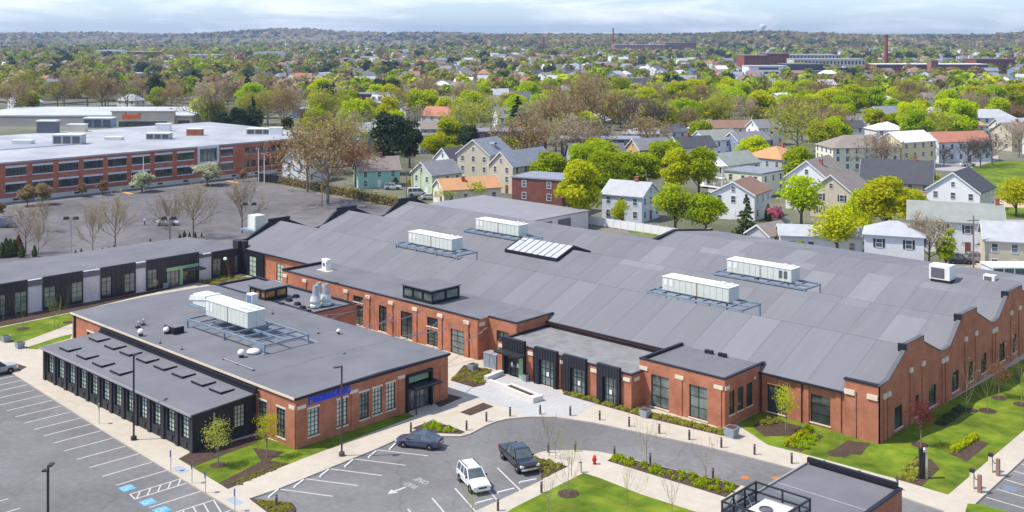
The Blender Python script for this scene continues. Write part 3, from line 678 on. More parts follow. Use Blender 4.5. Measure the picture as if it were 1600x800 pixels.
# ---- the brick office with the blue sign
off = thing('brick_office_building', 'low brick office building with blue lettering over the front windows', 'building', (-25, 10, 0))
WF = Wl(0, 0, 0, 1); fo = [(1.5, 2.9, .95, 3.75), (5.2, 6.6, .95, 3.8), (8.2, 9.5, .95, 3.8), (10.0, 11.3, 1.0, 3.85), (11.9, 13.2, 1.0, 3.9), (14.7, 18.6, .13, 4.25)]
WL = Wl(-49.8, 0, 1, 0); lo = [(43.2, 44.7, .7, 3.7), (46.5, 48.0, .7, 3.7), (4.2, 7.4, 1.2, 3.6)]
mb = MB(); wall_mesh(mb, WF, 21.2, 0, 5.25, fo); wall_mesh(mb, WL, 49.8, 0, 5.25, lo)
wall_mesh(mb, Wl(0, 21.2, -1, 0), 49.8, 0, 5.25, []); wall_mesh(mb, Wl(-49.8, 21.2, 0, -1), 21.2, 0, 5.25, []); mb.build('wall', brick, off, world=True)
for i, o in enumerate(fo[:5]): window(WF, *o, off, 3, 6, gm=glass_green if i != 2 else glass_mid, sill=stone, lintel=stone)
for o in lo: window(WL, *o, off, 3, 5, gm=glass_mid, sill=stone, lintel=stone)
dr = window(WF, 14.9, 18.4, .13, 2.75, off, 5, 1, gm=glass_mid, off=-.25, name='entrance_door')
mb = MB(); WF.bx(mb, 14.7, 14.98, .12, 4.25, -.3, .3); WF.bx(mb, 18.35, 18.6, .12, 4.25, -.3, .3); WF.bx(mb, 14.98, 18.35, 4.0, 4.25, -.3, .3); mb.build('door_surround', black_trim, off, world=True)
mb = MB(); WF.bx(mb, 14.98, 18.35, 3.15, 4.0, -.28, -.2); mb.build('transom_panel', green_trim, off, world=True)
mb = MB(); WF.bx(mb, 14.9, 18.9, 2.8, 3.0, -.25, 1.6); WF.bx(mb, 14.95, 15.05, .12, 2.8, 1.4, 1.5); mb.build('canopy', black_trim, off, world=True)
for a in (.15, 6.9, 13.55): mb = MB(); WF.bx(mb, a, a+1.05, 4.05, 4.4, .003, .1); mb.build('stone_block', stone, off, world=True)
for a in (48.7, 42.0): mb = MB(); WL.bx(mb, a, a+.95, 4.05, 4.4, .003, .1); mb.build('stone_block', stone, off, world=True)
for a in (.05, 7.05, 13.7, 19.9): mb = MB(); WF.bx(mb, a, a+.8, 0, 4.04, .002, .09); mb.build('pilaster', brick, off, world=True)
for a in (48.95,): mb = MB(); WL.bx(mb, a, a+.8, 0, 4.04, .002, .09); mb.build('pilaster', brick, off, world=True)
mb = MB(); WL.bx(mb, .7, .95, 0, 5.1, .01, .2); mb.build('downpipe', black_trim, off, world=True)
mb = MB(); WF.bx(mb, 20.5, 20.8, 1.9, 2.6, .003, .05); mb.build('wall_notice', mat('sign_navy', (.08, .1, .2), .5), off, world=True)
for nm, (a0, b0, a1, b1), m in (('roof_edge', (-50.0, -.2, .2, -.02), stone), ('roof_edge', (.02, -.2, .22, 21.4), black_trim), ('roof_edge', (-50, 21.2, .02, 21.4), black_trim)):
    mb = MB(); mb.box(a0, b0, 5.1, a1, b1, 5.34); mb.build(nm, m, off, world=True)
mb = MB(); ys = (-.18, 10.6, 21.3)
for (a, za), (b, zb) in ((( -.15, 5.35), (10.6, 5.55)), ((10.6, 5.55), (21.3, 5.35))):
    mb.hexa([(-49.98, a, 5.05), (.15, a, 5.05), (.15, b, 5.05), (-49.98, b, 5.05), (-49.98, a, za), (.15, a, za), (.15, b, zb), (-49.98, b, zb)])
oroof = mb.build('roof', roof_grey, off, world=True)
for x in (-42.5, -34.2, -25.8, -17.4, -8.8):           # lapped seams on the two slopes
    for (a, za), (b, zb) in (((.0, 5.353), (10.6, 5.553)), ((10.6, 5.553), (21.2, 5.353))):
        mb = MB(); mb.face((x, a, za+.004), (x+.09, a, za+.004), (x+.09, b, zb+.004), (x, b, zb+.004))
        mb.build('seam', mat('roof_seam', (0.10, 0.102, 0.118), 0.8), oroof)
sg = MB(); WF.bx(sg, 1.5, 6.85, 4.27, 4.31, .01, .05); sg = sg.build('sign', brick, off, world=True)
sign_blue = mat('sign_blue', (0.004, 0.06, 0.62), 0.4, spec=0.5)
xx = 0.0; tot = None
def letters(s, x0, x1, z, W, parent, m, depth=.08, fat=.035, hscale=1.0, o=.06):
    ws = []; full = text_mesh(s, 1.0, 0, fat, mats=m); w = max(v.co.x for v in full.vertices); k = (x1-x0)/w
    for i, ch in enumerate(s):
        pre = text_mesh(s[:i+1], 1.0, depth/2/k, fat, mats=m); one = text_mesh(ch, 1.0, depth/2/k, fat, mats=m)
        dx = max(v.co.x for v in pre.vertices) - max(v.co.x for v in one.vertices)
        for v in one.vertices:
            c = v.co; p = W.p(x0+(c.x+dx)*k, o+c.z*k, z+c.y*k*hscale); v.co = p
        put('letter', one, parent)
        bpy.data.meshes.remove(pre)
    bpy.data.meshes.remove(full)
letters('Panasonic', 1.5, 6.95, 4.3, WF, sg, sign_blue, fat=.036, hscale=1.0)
# rear extension of the office, between the two roofs
ext = thing('brick_link_block', 'small flat-roofed brick block carrying the exhaust stacks behind the office', 'building', (-38, 25, 0))
mb = MB(); wall_mesh(mb, Wl(-26, 21.45, 0, 1), 7.2, 0, 5.3, [(2.5, 4.5, .4, 3.2)]); wall_mesh(mb, Wl(-50, 21.45, 1, 0), 24, 0, 5.3, []); wall_mesh(mb, Wl(-26, 28.65, -1, 0), 24, 0, 5.3, []); mb.build('wall', brick, ext, world=True)
window(Wl(-26, 21.45, 0, 1), 2.5, 4.5, .4, 3.2, ext, 2, 3, gm=glass_dark)
flat_block(ext, -50, 21.45, -26, 28.65, 5.3, 5.15, sides=('f', 'r', 'b', 'l'))

# ---- black pavilion with the row of windows
pavn = thing('black_clad_pavilion', 'black metal clad pavilion with a row of tall windows beside the parking lot', 'building', (-24, -7.6, 0))
WP = Wl(-41.1, -7.6, 1, 0); po = [(1.1+2.82*k, 2.75+2.82*k, 1.15, 3.4) for k in range(12)]
WPe = Wl(-6.9, -7.6, 0, 1); pe = [(2.4, 2.8, 1.1, 3.5), (4.9, 6.2, 1.2, 3.5)]
mb = MB(); wall_mesh(mb, WP, 34.2, 0, 3.95, po, rev=.3); wall_mesh(mb, WPe, 7.4, 0, [(0, 3.95), (7.4, 4.35)], pe, rev=.3); wall_mesh(mb, Wl(-41.1, -.2, 0, -1), 7.4, 0, [(0, 4.35), (7.4, 3.95)], [])
mb.build('wall', black_clad, pavn, world=True)
for o in po: window(WP, *o, pavn, 3, 5, gm=glass_green, off=-.22)
for i, o in enumerate(pe): window(WPe, *o, pavn, 3 if i else 1, 5, gm=glass_green, off=-.2)
for k in range(13):
    mb = MB(); a = .62+2.82*k-.5; WP.bx(mb, max(0, a), a+.55, 0, 3.9, .002, .16); mb.build('pilaster', black_clad, pavn, world=True)
for k in range(12):
    mb = MB(); a = 1.3+2.82*k; WP.bx(mb, a-.1, a+1.45, .98, 1.12, .002, .14); WP.bx(mb, a+.35, a+.9, .3, .95, .002, .07); mb.build('sill_panel', black_clad, pavn, world=True)
mb = MB(); mb.hexa([(-41.4, -7.9, 3.88), (-6.6, -7.9, 3.88), (-6.6, -.15, 4.3), (-41.4, -.15, 4.3), (-41.4, -7.9, 4.0), (-6.6, -7.9, 4.0), (-6.6, -.15, 4.42), (-41.4, -.15, 4.42)])
proof = mb.build('roof', roof_grey, pavn, world=True)
mb = MB(); mb.box(-41.45, -8.0, 3.8, -6.55, -7.91, 4.02); mb.build('roof_edge', mat('edge_grey', (.3, .29, .28), .6), pavn, world=True)
mb = MB(); mb.box(-41.2, -.42, 4.4, -6.5, -.2, 4.95); mb.box(-41.2, -.62, 4.4, -6.5, -.5, 4.62); mb.build('gutter_band', black_trim, pavn, world=True)
sk0 = None
SKY = [(-38.3, -1.9), (-37.6, -5.9), (-33.1, -5.9), (-28.9, -6.0), (-24.6, -6.0), (-33.8, -2.1), (-30.0, -2.1), (-26.0, -2.1), (-22.0, -2.1), (-18.0, -2.1), (-13.9, -2.1), (-10.3, -2.1)]
skm = MB(); skm.box(-1.15, -.85, 0, 1.15, .85, .22); skm = skm.mesh('skylight', black_trim)
skt = MB(); skt.box(-1.13, -.83, .22, 1.13, .83, .26); skt = skt.mesh('skylight_lid', mat('lid_grey', (.155, .155, .168), .75, .08, .6))
for x, y in SKY:
    zz = 4.0 + (y+7.9)/7.75*.42
    o = put('skylight', skm, pavn, loc=(x+24, y+7.6, zz-.03)); put('skylight_lid', skt, o)

# ---- dark and pale wing at the left
wing = thing('panelled_office_wing', 'long low office wing with alternating black and pale metal panels', 'building', (-74.4, 5, 0))
WW = Wl(-74.4, -60, 0, 1)
pan = [('b', -8.5, -2.0), ('w', -2.0, 0.6-1.2), ('b', -.6, 4.4), ('w', 4.4, 6.7), ('b', 6.7, 13.0), ('w', 13.0, 15.9), ('b', 15.9, 21.8), ('w', 21.8, 23.7), ('b', 23.7, 33.3), ('w', 33.3, 35.8), ('b', 35.8, 43.5)]
pan = [('b', -60, -24), ('w', -24, -21), ('b', -21, -15), ('w', -15, -12), ('b', -12, -8.5)] + pan
wins = [(-7.6, -5.8), (-1.2+.8, 1.2), (2.5, 4.3), (6.9, 8.7), (11.2, 12.95), (16.0, 17.7), (19.9, 21.7), (23.9, 25.6), (36.0, 37.6), (40.3, 41.9)]
for c, a, b in pan:
    zt = 5.15 if c == 'b' else 4.95
    if b > 34: zt = 4.75 if c == 'b' else 4.6
    oo = [(w0+60, w1+60, .45, 3.5) for w0, w1 in wins if c == 'b' and w0 >= a-.01 and w1 <= b+.01]
    if a == 23.7: oo.append((27.3+60, 33.0+60, .13, 3.1))
    W2 = Wl(-74.4 + (.25 if c == 'b' else 0), a, 0, 1)
    mb = MB(); oo2 = [(p-60-a, q-60-a, r, s) for p, q, r, s in oo]
    wall_mesh(mb, W2, b-a, 0, zt, oo2, rev=.25)
    mb.face(W2.p(0, 0, zt), W2.p(b-a, 0, zt), W2.p(b-a, -.4, zt), W2.p(0, -.4, zt)); mb.face(W2.p(0, 0, 0), W2.p(0, 0, zt), W2.p(0, -.3, zt), W2.p(0, -.3, 0)); mb.face(W2.p(b-a, 0, zt), W2.p(b-a, 0, 0), W2.p(b-a, -.3, 0), W2.p(b-a, -.3, zt))
    n = max(1, int((b-a)/(.8 if c == 'b' else .45)))
    for k in range(1, n):
        s = (b-a)*k/n
        if any(p-.05 < s < q+.05 for p, q, r, t in oo2):
            top = max(t for p, q, r, t in oo2 if p-.05 < s < q+.05); W2.bx(mb, s-.025, s+.025, top, zt, 0, .04)
        else: W2.bx(mb, s-.025, s+.025, .1, zt, 0, .04)
    mb.build('black_panel' if c == 'b' else 'pale_panel', black_clad if c == 'b' else white_clad, wing, world=True)
    for p, q, r, s in oo2:
        if q-p < 4: window(W2, p, q, r, s, wing, 2, 4, gm=glass_mid, off=-.15)
        else:
            window(W2, p, p+2.3, .13, 2.7, wing, 3, 2, gm=glass_mid, off=-.15, name='entrance_door'); window(W2, p+2.9, q, .13, 2.5, wing, 2, 1, gm=glass_dark, off=-.22, name='entrance_door')
            mb = MB(); W2.bx(mb, p-.1, q+.1, 2.75, 3.3, -.1, .12); W2.bx(mb, p+2.35, p+2.85, .12, 2.75, -.1, .12); mb.build('green_surround', green_trim, wing, world=True)
            mb = MB(); W2.bx(mb, p+2.9, q+.5, 2.45, 2.7, .12, 1.9); mb.build('canopy', black_trim, wing, world=True)
wroof = MB()
for (xa, za), (xb, zb) in (((-74.25, 4.9), (-82.5, 5.15)), ((-82.5, 5.15), (-91.5, 4.7))):
    for y0, y1, dz in ((-60, 15, 0), (15, 34, -.12), (34, 41.5, -.35)):
        wroof.hexa([(xb, y0, 4), (xa, y0, 4), (xa, y1, 4), (xb, y1, 4), (xb, y0, zb+dz), (xa, y0, za+dz), (xa, y1, za+dz), (xb, y1, zb+dz)])
wroof.build('roof', roof_grey, wing, world=True)
mb = MB(); mb.box(-91.5, -60, 0, -91.4, 41.5, 4.4); mb.box(-91.5, 41.4, 0, -76, 41.6, 4.2); mb.build('back_wall', white_clad, wing, world=True)
mb = MB(); mb.box(-75.8, 41.51, 4.0, -73.2, 42.4, 5.9); mb.box(-75.8, 40.9, 0, -74.16, 41.51, 5.9); mb.build('corner_tower', black_clad, wing, world=True)

# ---- small plant building bottom right
sm = thing('small_brick_plant_building', 'small brick building with grey membrane roof at the bottom right edge', 'building', (48.5, 12, 0))
Ws = Wl(44.2, -4, 1, 0)
mb = MB(); wall_mesh(mb, Ws, 8.6, 0, 4.05, []); wall_mesh(mb, Wl(52.8, -4, 0, 1), 27.3, 0, 4.05, [(18.5, 20.5, .3, 2.9)]); wall_mesh(mb, Wl(52.8, 23.3, -1, 0), 8.6, 0, 4.05, []); wall_mesh(mb, Wl(44.2, 23.3, 0, -1), 27.3, 0, 4.05, []); mb.build('wall', brick, sm, world=True)
window(Wl(52.8, -4, 0, 1), 18.5, 20.5, .3, 2.9, sm, 2, 2, gm=glass_dark)
flat_block(sm, 44.2, -4, 52.8, 23.3, 4.05, 3.95, sides=('r', 'b'))
mb = MB(); mb.box(44.15, -4, 3.9, 44.3, 23.0, 4.1); mb.build('roof_edge', mat('edge_grey', (.3, .29, .28), .6), sm, world=True)
mb = MB(); mb.box(44.3, 22.95, 4.17, 52.5, 23.3, 4.55); mb.build('parapet', black_trim, sm, world=True)
mb = MB(); mb.face((44.3, 17.6, 3.956), (52.4, 17.6, 3.956), (52.4, 17.75, 3.956), (44.3, 17.75, 3.956)); mb.build('seam', mat('roof_lap', (.30, .30, .32), .8), sm, world=True)
scr = thing('glazed_screen_enclosure', 'open-topped glass screen with dark steel frame on the small plant roof', 'enclosure', (47.4, 10.6, 3.95))
X0, Y0, X1, Y1, Z0, Z1 = 45.0, 8.0, 49.8, 13.1, 3.96, 5.6
ps = [(x, y) for x in (X0, (X0+X1)/2, X1) for y in (Y0, (Y0*2+Y1)/3, (Y0+2*Y1)/3, Y1) if x in (X0, X1) or y in (Y0, Y1)]
for x, y in ps: mb = MB(); mb.box(x-.06, y-.06, Z0, x+.06, y+.06, Z1); mb.build('post', dark_metal, scr, world=True)
for z in (Z0+.75, Z1-.12):
    mb = MB(); mb.box(X0-.07, Y0-.07, z, X1+.07, Y0+.07, z+.12); mb.box(X0-.07, Y1-.07, z, X1+.07, Y1+.07, z+.12); mb.box(X0-.07, Y0+.07, z, X0+.07, Y1-.07, z+.12); mb.box(X1-.07, Y0+.07, z, X1+.07, Y1-.07, z+.12); mb.build('rail', dark_metal, scr, world=True)
def clear_glass():
    m = bpy.data.materials.new('screen_glass'); m.use_nodes = True; t = m.node_tree; b = t.nodes['Principled BSDF']
    t.nodes.remove(b); o = t.nodes['Material Output']; g = t.nodes.new('ShaderNodeBsdfGlossy'); g.inputs['Roughness'].default_value = .03; tr = t.nodes.new('ShaderNodeBsdfTransparent'); tr.inputs[0].default_value = (.82, .88, .9, 1)
    lw = t.nodes.new('ShaderNodeFresnel'); mxx = t.nodes.new('ShaderNodeMixShader'); t.links.new(lw.outputs[0], mxx.inputs[0]); t.links.new(tr.outputs[0], mxx.inputs[1]); t.links.new(g.outputs[0], mxx.inputs[2]); t.links.new(mxx.outputs[0], o.inputs[0]); return m
cg = clear_glass()
for (x0, y0), (x1, y1) in (((X0, Y0), (X1, Y0)), ((X1, Y0), (X1, Y1)), ((X1, Y1), (X0, Y1)), ((X0, Y1), (X0, Y0))):
    for k in range(2):
        ax, ay, bx_, by = x0+(x1-x0)*k/2, y0+(y1-y0)*k/2, x0+(x1-x0)*(k+1)/2, y0+(y1-y0)*(k+1)/2
        mb = MB(); mb.face((ax, ay, Z0+.05), (bx_, by, Z0+.05), (bx_, by, Z1-.13), (ax, ay, Z1-.13)); mb.build('glass_panel', cg, scr, world=True)
mb = MB()
for x, y, s in ((X0, Y0+1.7, 1), (X0, Y1-1.7, 1), (X1, Y0+1.7, -1)): mb.tube((x, y, Z1-.2), (x+s*.8, y, Z0), .05)
mb.build('brace', galv, scr, world=True)
eu = thing('enclosed_rooftop_unit', 'white rooftop unit with a round fan inside the glass screen', 'air handler', (47.4, 10.6, 3.955))
mb = MB(); mb.box(46.3, 9.3, 3.96, 48.8, 12.3, 4.8); mb.build('casing', unit_grey, eu, world=True)
mb = MB(); mb.rev([(.55, 0), (.55, .1), (.45, .1), (.45, .03)], 16, (47.4, 10.5, 4.8)); mb.build('fan', louvre, eu, world=True)
mb = MB(); mb.box(46.25, 9.25, 4.8, 48.85, 9.35, 4.86); mb.build('lid_edge', galv, eu, world=True); mb = MB(); mb.box(46.25, 12.25, 4.8, 48.85, 12.35, 4.86); mb.build('lid_edge', galv, eu, world=True)
# ------------------------------------------------------------------ rooftop plant
def make_unit(name, label, loc, L=10.1, D=2.4, h=1.8):
    u = thing(name, label, 'air handler', loc, 0, 'large rooftop air handlers')
    mb = MB(); mb.box(.05, .05, 0, L-.05, D-.05, h-.05); mb.build('casing', unit_grey, u)
    n = 11; w = L/n
    pm = MB(); pm.box(.03, 0, .08, w-.03, .05, h-.08); pm = pm.mesh('side_panel', unit_grey)
    for k in range(n): put('side_panel', pm, u, loc=(k*w, 0, 0))
    em = MB(); em.box(0, .03, .08, .05, D/2-.03, h-.08); em = em.mesh('end_panel', unit_grey)
    for k in range(2): put('end_panel', em, u, loc=(L-.05, k*D/2, 0))
    for k in (0, 1):
        mb = MB(); mb.box(.25+k*w, -.03, .7, .25+k*w+.5, 0.005, h-.35); mb.build('data_plate', white_paint, u)
    mb = MB(); mb.box(L*.52, -.02, .05, L*.52+.12, .02, h-.1); mb.build('rust_streak_joint', mat('rust', (.25, .13, .05), .9, .2, 3), u)
    mb = MB(); mb.box(-.06, -.06, h-.05, L+.06, D+.06, h+.04); lid = mb.build('lid', unit_top, u)
    for k in range(2):
        for j in range(2):
            mb = MB(); mb.rev([(.42, 0), (.42, .16), (.34, .16), (.34, .05)], 14, (L-.8-k*1.25, .62+j*1.15, h+.04)); mb.build('fan_ring', unit_top, u)
            mb = MB(); mb.rev([(.33, 0), (.33, .02)], 14, (L-.8-k*1.25, .62+j*1.15, h+.06)); mb.build('fan_opening', louvre, u)
    return u
def make_frame(label, x0, x1, y0, y1, z0, z1, legs):
    f = thing('steel_support_frame', label, 'steel frame', (x0, y0, z0), 0, 'roof support frames')
    L, D, h = x1-x0, y1-y0, z1-z0
    for y in (0, D*.48, D): mb = MB(); mb.box(0, y-.09, h-.26, L, y+.09, h); mb.build('long_beam', steel_blue, f)
    for k in range(8):
        x = L*k/7; mb = MB(); mb.box(x-.07, .09, h-.24, x+.07, D-.09, h-.04); mb.build('cross_beam', steel_blue, f)
    for k in range(legs):
        for y in (0, D):
            x = .12 + (L-.24)*k/(legs-1); mb = MB(); mb.box(x-.1, y-.1, -.02 if legs else 0, x+.1, y+.1, h-.26); mb.box(x-.22, y-.22, -.02, x+.22, y+.22, .08); mb.build('leg', steel_blue, f)
    return f
def roofz(y):
    for (a, za), (b, zb) in zip(RP, RP[1:]):
        if a <= y <= b: return za+(zb-za)*(y-a)/(b-a)
for i, (x, y, l) in enumerate(((-41.0, 51.3, 'on the front roof hump left of the skylight'), (-41.7, 67.3, 'on the rear hump behind the glazed skylight'),
                               (7.9, 52.4, 'on the front roof hump right of the skylight'), (8.2, 67.6, 'on the rear hump near the houses at right'))):
    u = make_unit('rooftop_air_handler', 'long pale grey air handler ' + l, (x, y, 8.55))
    if i == 3:
        for k in (0, 1): mb = MB(); mb.box(8.2+k*.75, -.04, .45, 8.7+k*.75, .004, 1.45); mb.build('dark_louvre', louvre, u)
    z0 = min(roofz(y-1.5), roofz(y+2.7))
    make_frame('blue-grey steel frame under the air handler ' + l, x-1.4, x+13.0, y-1.5, y+2.7, z0-.1, 8.53, 4)
u = make_unit('rooftop_air_handler', 'tall pale grey air handler on blue steel legs on the office roof', (-31, 8.5, 6.62), 9.4, 2.5, 2.0)
make_frame('blue galvanised steel frame on legs on the office roof', -31.6, -14.6, 6.2, 12.3, 5.47, 6.6, 3)
def box_thing(name, label, cat, loc, parts, group=None, rotz=0):
    t = thing(name, label, cat, loc, rotz, group)
    for nm, m, f in parts: mb = MB(); f(mb); mb.build(nm, m, t)
    return t
box_thing('rooftop_unit', 'white hooded rooftop unit with dark louvres behind the big office air handler', 'rooftop unit', (-40.5, 12.3, 5.5), [
    ('casing', unit_grey, lambda m: m.box(0, 0, .3, 6.2, 2.2, 1.7)), ('hood', unit_top, lambda m: m.hexa([(-.9, -.1, .7), (3.2, -.1, 1.3), (3.2, 2.3, 1.3), (-.9, 2.3, .7), (-.6, -.1, 1.35), (3.2, -.1, 1.85), (3.2, 2.3, 1.85), (-.6, 2.3, 1.35)])),
    ('louvre', louvre, lambda m: m.box(3.4, -.04, .45, 6.0, -.001, 1.5)), ('base', steel_blue, lambda m: m.box(-.6, -.3, -.02, 6.8, 2.5, .2))])
box_thing('rooftop_unit', 'small upright unit with a blue panel beside the amber roof lantern', 'rooftop unit', (-34.6, 16.8, 5.48), [
    ('casing', unit_top, lambda m: m.box(0, 0, .25, 1.3, 1.0, 1.9)), ('blue_panel', mat('blue_panel', (.14, .25, .38), .5), lambda m: m.box(.15, -.05, .4, 1.15, -.001, 1.75)), ('base', dark_metal, lambda m: m.box(-.3, -.3, -.06, 2.2, 1.3, .25))])
def lantern(label, x0, y0, x1, y1, z0, z1, gm, nx, ny, m=black_trim):
    t = thing('roof_lantern', label, 'roof lantern', ((x0+x1)/2, (y0+y1)/2, z0))
    Wa = Wl(x0, y0, 1, 0); Wb = Wl(x1, y0, 0, 1); LX, LY = x1-x0, y1-y0
    oa = [(LX*k/nx+.15, LX*(k+1)/nx-.15, z0+.35, z1-.3) for k in range(nx)]; ob = [(LY*k/ny+.15, LY*(k+1)/ny-.15, z0+.35, z1-.3) for k in range(ny)]
    mb = MB(); wall_mesh(mb, Wa, LX, z0-.05, z1, oa, .12); wall_mesh(mb, Wb, LY, z0-.05, z1, ob, .12); wall_mesh(mb, Wl(x1, y1, -1, 0), LX, z0-.05, z1, []); wall_mesh(mb, Wl(x0, y1, 0, -1), LY, z0-.05, z1, []); mb.build('wall', m, t, world=True)
    for o in oa: window(Wa, *o, t, 1, 1, fm=m, gm=gm, off=-.08)
    for o in ob: window(Wb, *o, t, 1, 1, fm=m, gm=gm, off=-.08)
    mb = MB(); mb.box(x0-.2, y0-.2, z1, x1+.2, y1+.2, z1+.14); mb.build('roof', roof_grey, t, world=True)
lantern('small black roof lantern with amber panes on the office roof', -40.1, 20.9, -36.3, 24.6, 5.3, 6.85, glass_amber, 3, 2)
lantern('wide black roof lantern with green panes on the courtyard range', -24.4, 35.6, -18.3, 40.8, 5.2, 7.0, glass_mid, 3, 2)
# glazed ridge skylight
t = thing('ridge_skylight', 'black-framed ridge skylight with milky white glazing bars on the hall roof', 'skylight', (-25, 64.5, 7.2))
skw = mat('milky_glazing', (.46, .47, .52), .3, .05, 1)
xa, xb, ya, yr, yb, ze, zr = -30.0, -19.2, 62.6, 66.6, 70.6, 7.35, 8.72
for y0, z0, y1, z1 in ((ya, ze, yr, zr), (yr, zr, yb, ze)):
    for k in range(8):
        a, b = xa+(xb-xa)*k/8+.06, xa+(xb-xa)*(k+1)/8-.06
        mb = MB(); mb.hexa([(a, y0, z0-.05), (b, y0, z0-.05), (b, y1, z1-.05), (a, y1, z1-.05), (a, y0, z0), (b, y0, z0), (b, y1, z1), (a, y1, z1)]); mb.build('pane', skw, t, world=True)
    for k in range(9):
        a = xa+(xb-xa)*k/8; mb = MB(); mb.hexa([(a-.05, y0, z0-.1), (a+.05, y0, z0-.1), (a+.05, y1, z1-.1), (a-.05, y1, z1-.1), (a-.05, y0, z0+.05), (a+.05, y0, z0+.05), (a+.05, y1, z1+.05), (a-.05, y1, z1+.05)]); mb.build('glazing_bar', dark_metal, t, world=True)
mb = MB(); mb.box(xa-.2, ya-.15, 6.6, xb+.2, ya-.001, 7.4); mb.build('kerb', black_trim, t, world=True); mb = MB(); mb.box(xa-.2, yb+.001, 6.4, xb+.2, yb+.15, 7.4); mb.build('kerb', black_trim, t, world=True)
for x in (xa-.2, xb+.05):
    mb = MB(); mb.hexa([(x, ya, 6.6), (x+.15, ya, 6.6), (x+.15, yr, 6.6), (x, yr, 6.6), (x, ya, 7.42), (x+.15, ya, 7.42), (x+.15, yr, zr+.12), (x, yr, zr+.12)]); mb.hexa([(x, yr, 6.6), (x+.15, yr, 6.6), (x+.15, yb, 6.6), (x, yb, 6.6), (x, yr, zr+.12), (x+.15, yr, zr+.12), (x+.15, yb, 7.42), (x, yb, 7.42)])
    mb.build('end_frame', black_trim, t, world=True)
# exhaust stacks
for i, (x, y, l) in enumerate(((-30.2, 25.4, 'rear left'), (-28.8, 25.6, 'rear right'), (-29.0, 24.0, 'front'))):
    t = thing('exhaust_stack', f'grey exhaust fan with tapered upblast cone, {l} one of three on the link block', 'exhaust fan', (x, y, 5.13), 0, 'exhaust stacks on the link block')
    mb = MB(); mb.rev([(.75, 0), (.75, .35), (.6, .5), (.75, .9), (.6, 1.5)], 14); mb.build('fan_housing', unit_grey, t)
    mb = MB(); mb.rev([(.58, 1.5), (.5, 1.7), (.32, 3.0), (.3, 2.95)], 14); mb.build('cone', galv, t)
    mb = MB(); mb.box(-.8, -.8, 0, .8, .8, .12); mb.build('base', dark_metal, t)
k = 0
for px, py in sorted(((440, 477), (452, 470), (463, 464), (473, 482), (465, 476), (512, 474), (482, 488))):
    c = G(px, py, 5.2); mb = MB(); mb.frus(c[0], c[1], 5.12, 5.55, .45, .35, .3, .25); k += 1
    tag(mb.build('roof_curb_block', rubber), ['first','second','third','fourth','fifth','sixth','seventh'][k-1] + ' black pipe block from the left on the link block roof', 'pipe block', 'black pipe blocks round the stacks')
# roof vents
def vent(kind, px, py, z, label, s=1.0):
    s *= .75
    c = G(px, py, z); t = thing('roof_vent', label, 'roof vent', (c[0], c[1], z-.02))
    if kind == 'mush':
        mb = MB(); mb.rev([(.35*s, 0), (.35*s, .45*s)], 12); mb.build('curb', dark_metal, t)
        mb = MB(); mb.rev([(.42*s, .4*s), (.5*s, .55*s), (.5*s, .8*s), (.3*s, 1.05*s), (.1*s, 1.12*s)], 12); mb.build('cap', white_paint, t, smooth=True)
    elif kind == 'goose':
        mb = MB(); mb.path([(0, 0, 0), (0, 0, .7*s), (.25*s, 0, .95*s), (.55*s, 0, .9*s), (.6*s, 0, .6*s)], .16*s, 8); mb.build('gooseneck', galv, t)
        mb = MB(); mb.box(-.35*s, -.35*s, 0, .35*s, .35*s, .15); mb.build('curb', dark_metal, t)
    elif kind == 'dome':
        mb = MB(); mb.rev([(1.0*s, .1), (1.05*s, .3), (.8*s, .6*s), (.4*s, .75*s), (.1, .8*s)], 14); mb.build('dome', white_paint, t, smooth=True)
        mb = MB(); mb.rev([(.7*s, 0), (.7*s, .12)], 14); mb.build('curb', dark_metal, t)
    elif kind == 'post':
        mb = MB(); mb.tube((0, 0, 0), (0, 0, .9*s), .07, .07, 8); mb.build('pipe', galv, t); mb = MB(); mb.rev([(.16, 0), (.16, .1)], 8); mb.build('flashing', dark_metal, t)
    elif kind == 'hatch':
        mb = MB(); mb.box(-1.6*s, -.9*s, 0, 1.6*s, .9*s, .75); mb.build('curb', black_trim, t); mb = MB(); mb.box(-1.5*s, -.8*s, .75, 1.5*s, .8*s, .8); mb.build('lid', roof_grey, t)
vent('hatch', 272, 518, 5.5, 'black roof hatch curb at the left of the office roof'); vent('mush', 220, 524, 5.45, 'white mushroom vent left of the black roof hatch'); vent('mush', 260, 521, 5.45, 'white mushroom vent in front of the black roof hatch')
vent('goose', 223, 507, 5.5, 'dark gooseneck vent at the left end of the office roof'); vent('goose', 215, 511, 5.5, 'grey elbow vent left of the mushroom vent')
vent('mush', 377, 558, 5.45, 'white mushroom vent in the middle of the office roof', 1.1); vent('dome', 396, 552, 5.45, 'large white domed exhaust fan in the middle of the office roof')
vent('post', 250, 536, 5.4, 'short white pipe vent near the pavilion gutter', 1.1); vent('post', 284, 546, 5.4, 'short brown pipe near the pavilion gutter', .9)
vent('post', 497, 521, 5.5, 'thin pipe vent near the courtyard edge of the office roof', 1.1); vent('mush', 529, 521, 5.5, 'slim white pipe vent at the courtyard edge of the office roof', .7); vent('post', 426, 490, 5.5, 'blue-grey pipe right of the office air handler', 1.0)
vent('post', 538, 553, 5.5, 'low pipe stub on the right half of the office roof', .4); vent('mush', 352, 408, 5.0, 'dark roof vent on the far end of the panelled wing', .8)
c = G(510, 422, 5.2)
box_thing('roof_vent_cowl', 'white square vent cowl on a pale pad on the courtyard range roof', 'roof vent', (c[0], c[1], 5.19), [('pad', stone, lambda m: m.box(-1.4, -.9, 0, 1.4, .9, .06)), ('cowl', white_paint, lambda m: (m.box(-.5, -.5, .06, .5, .5, 1.5), m.box(-.75, -.4, 1.5, .75, .4, 1.75))), ('opening', louvre, lambda m: m.box(-.25, -.52, .7, .25, -.501, 1.2))])
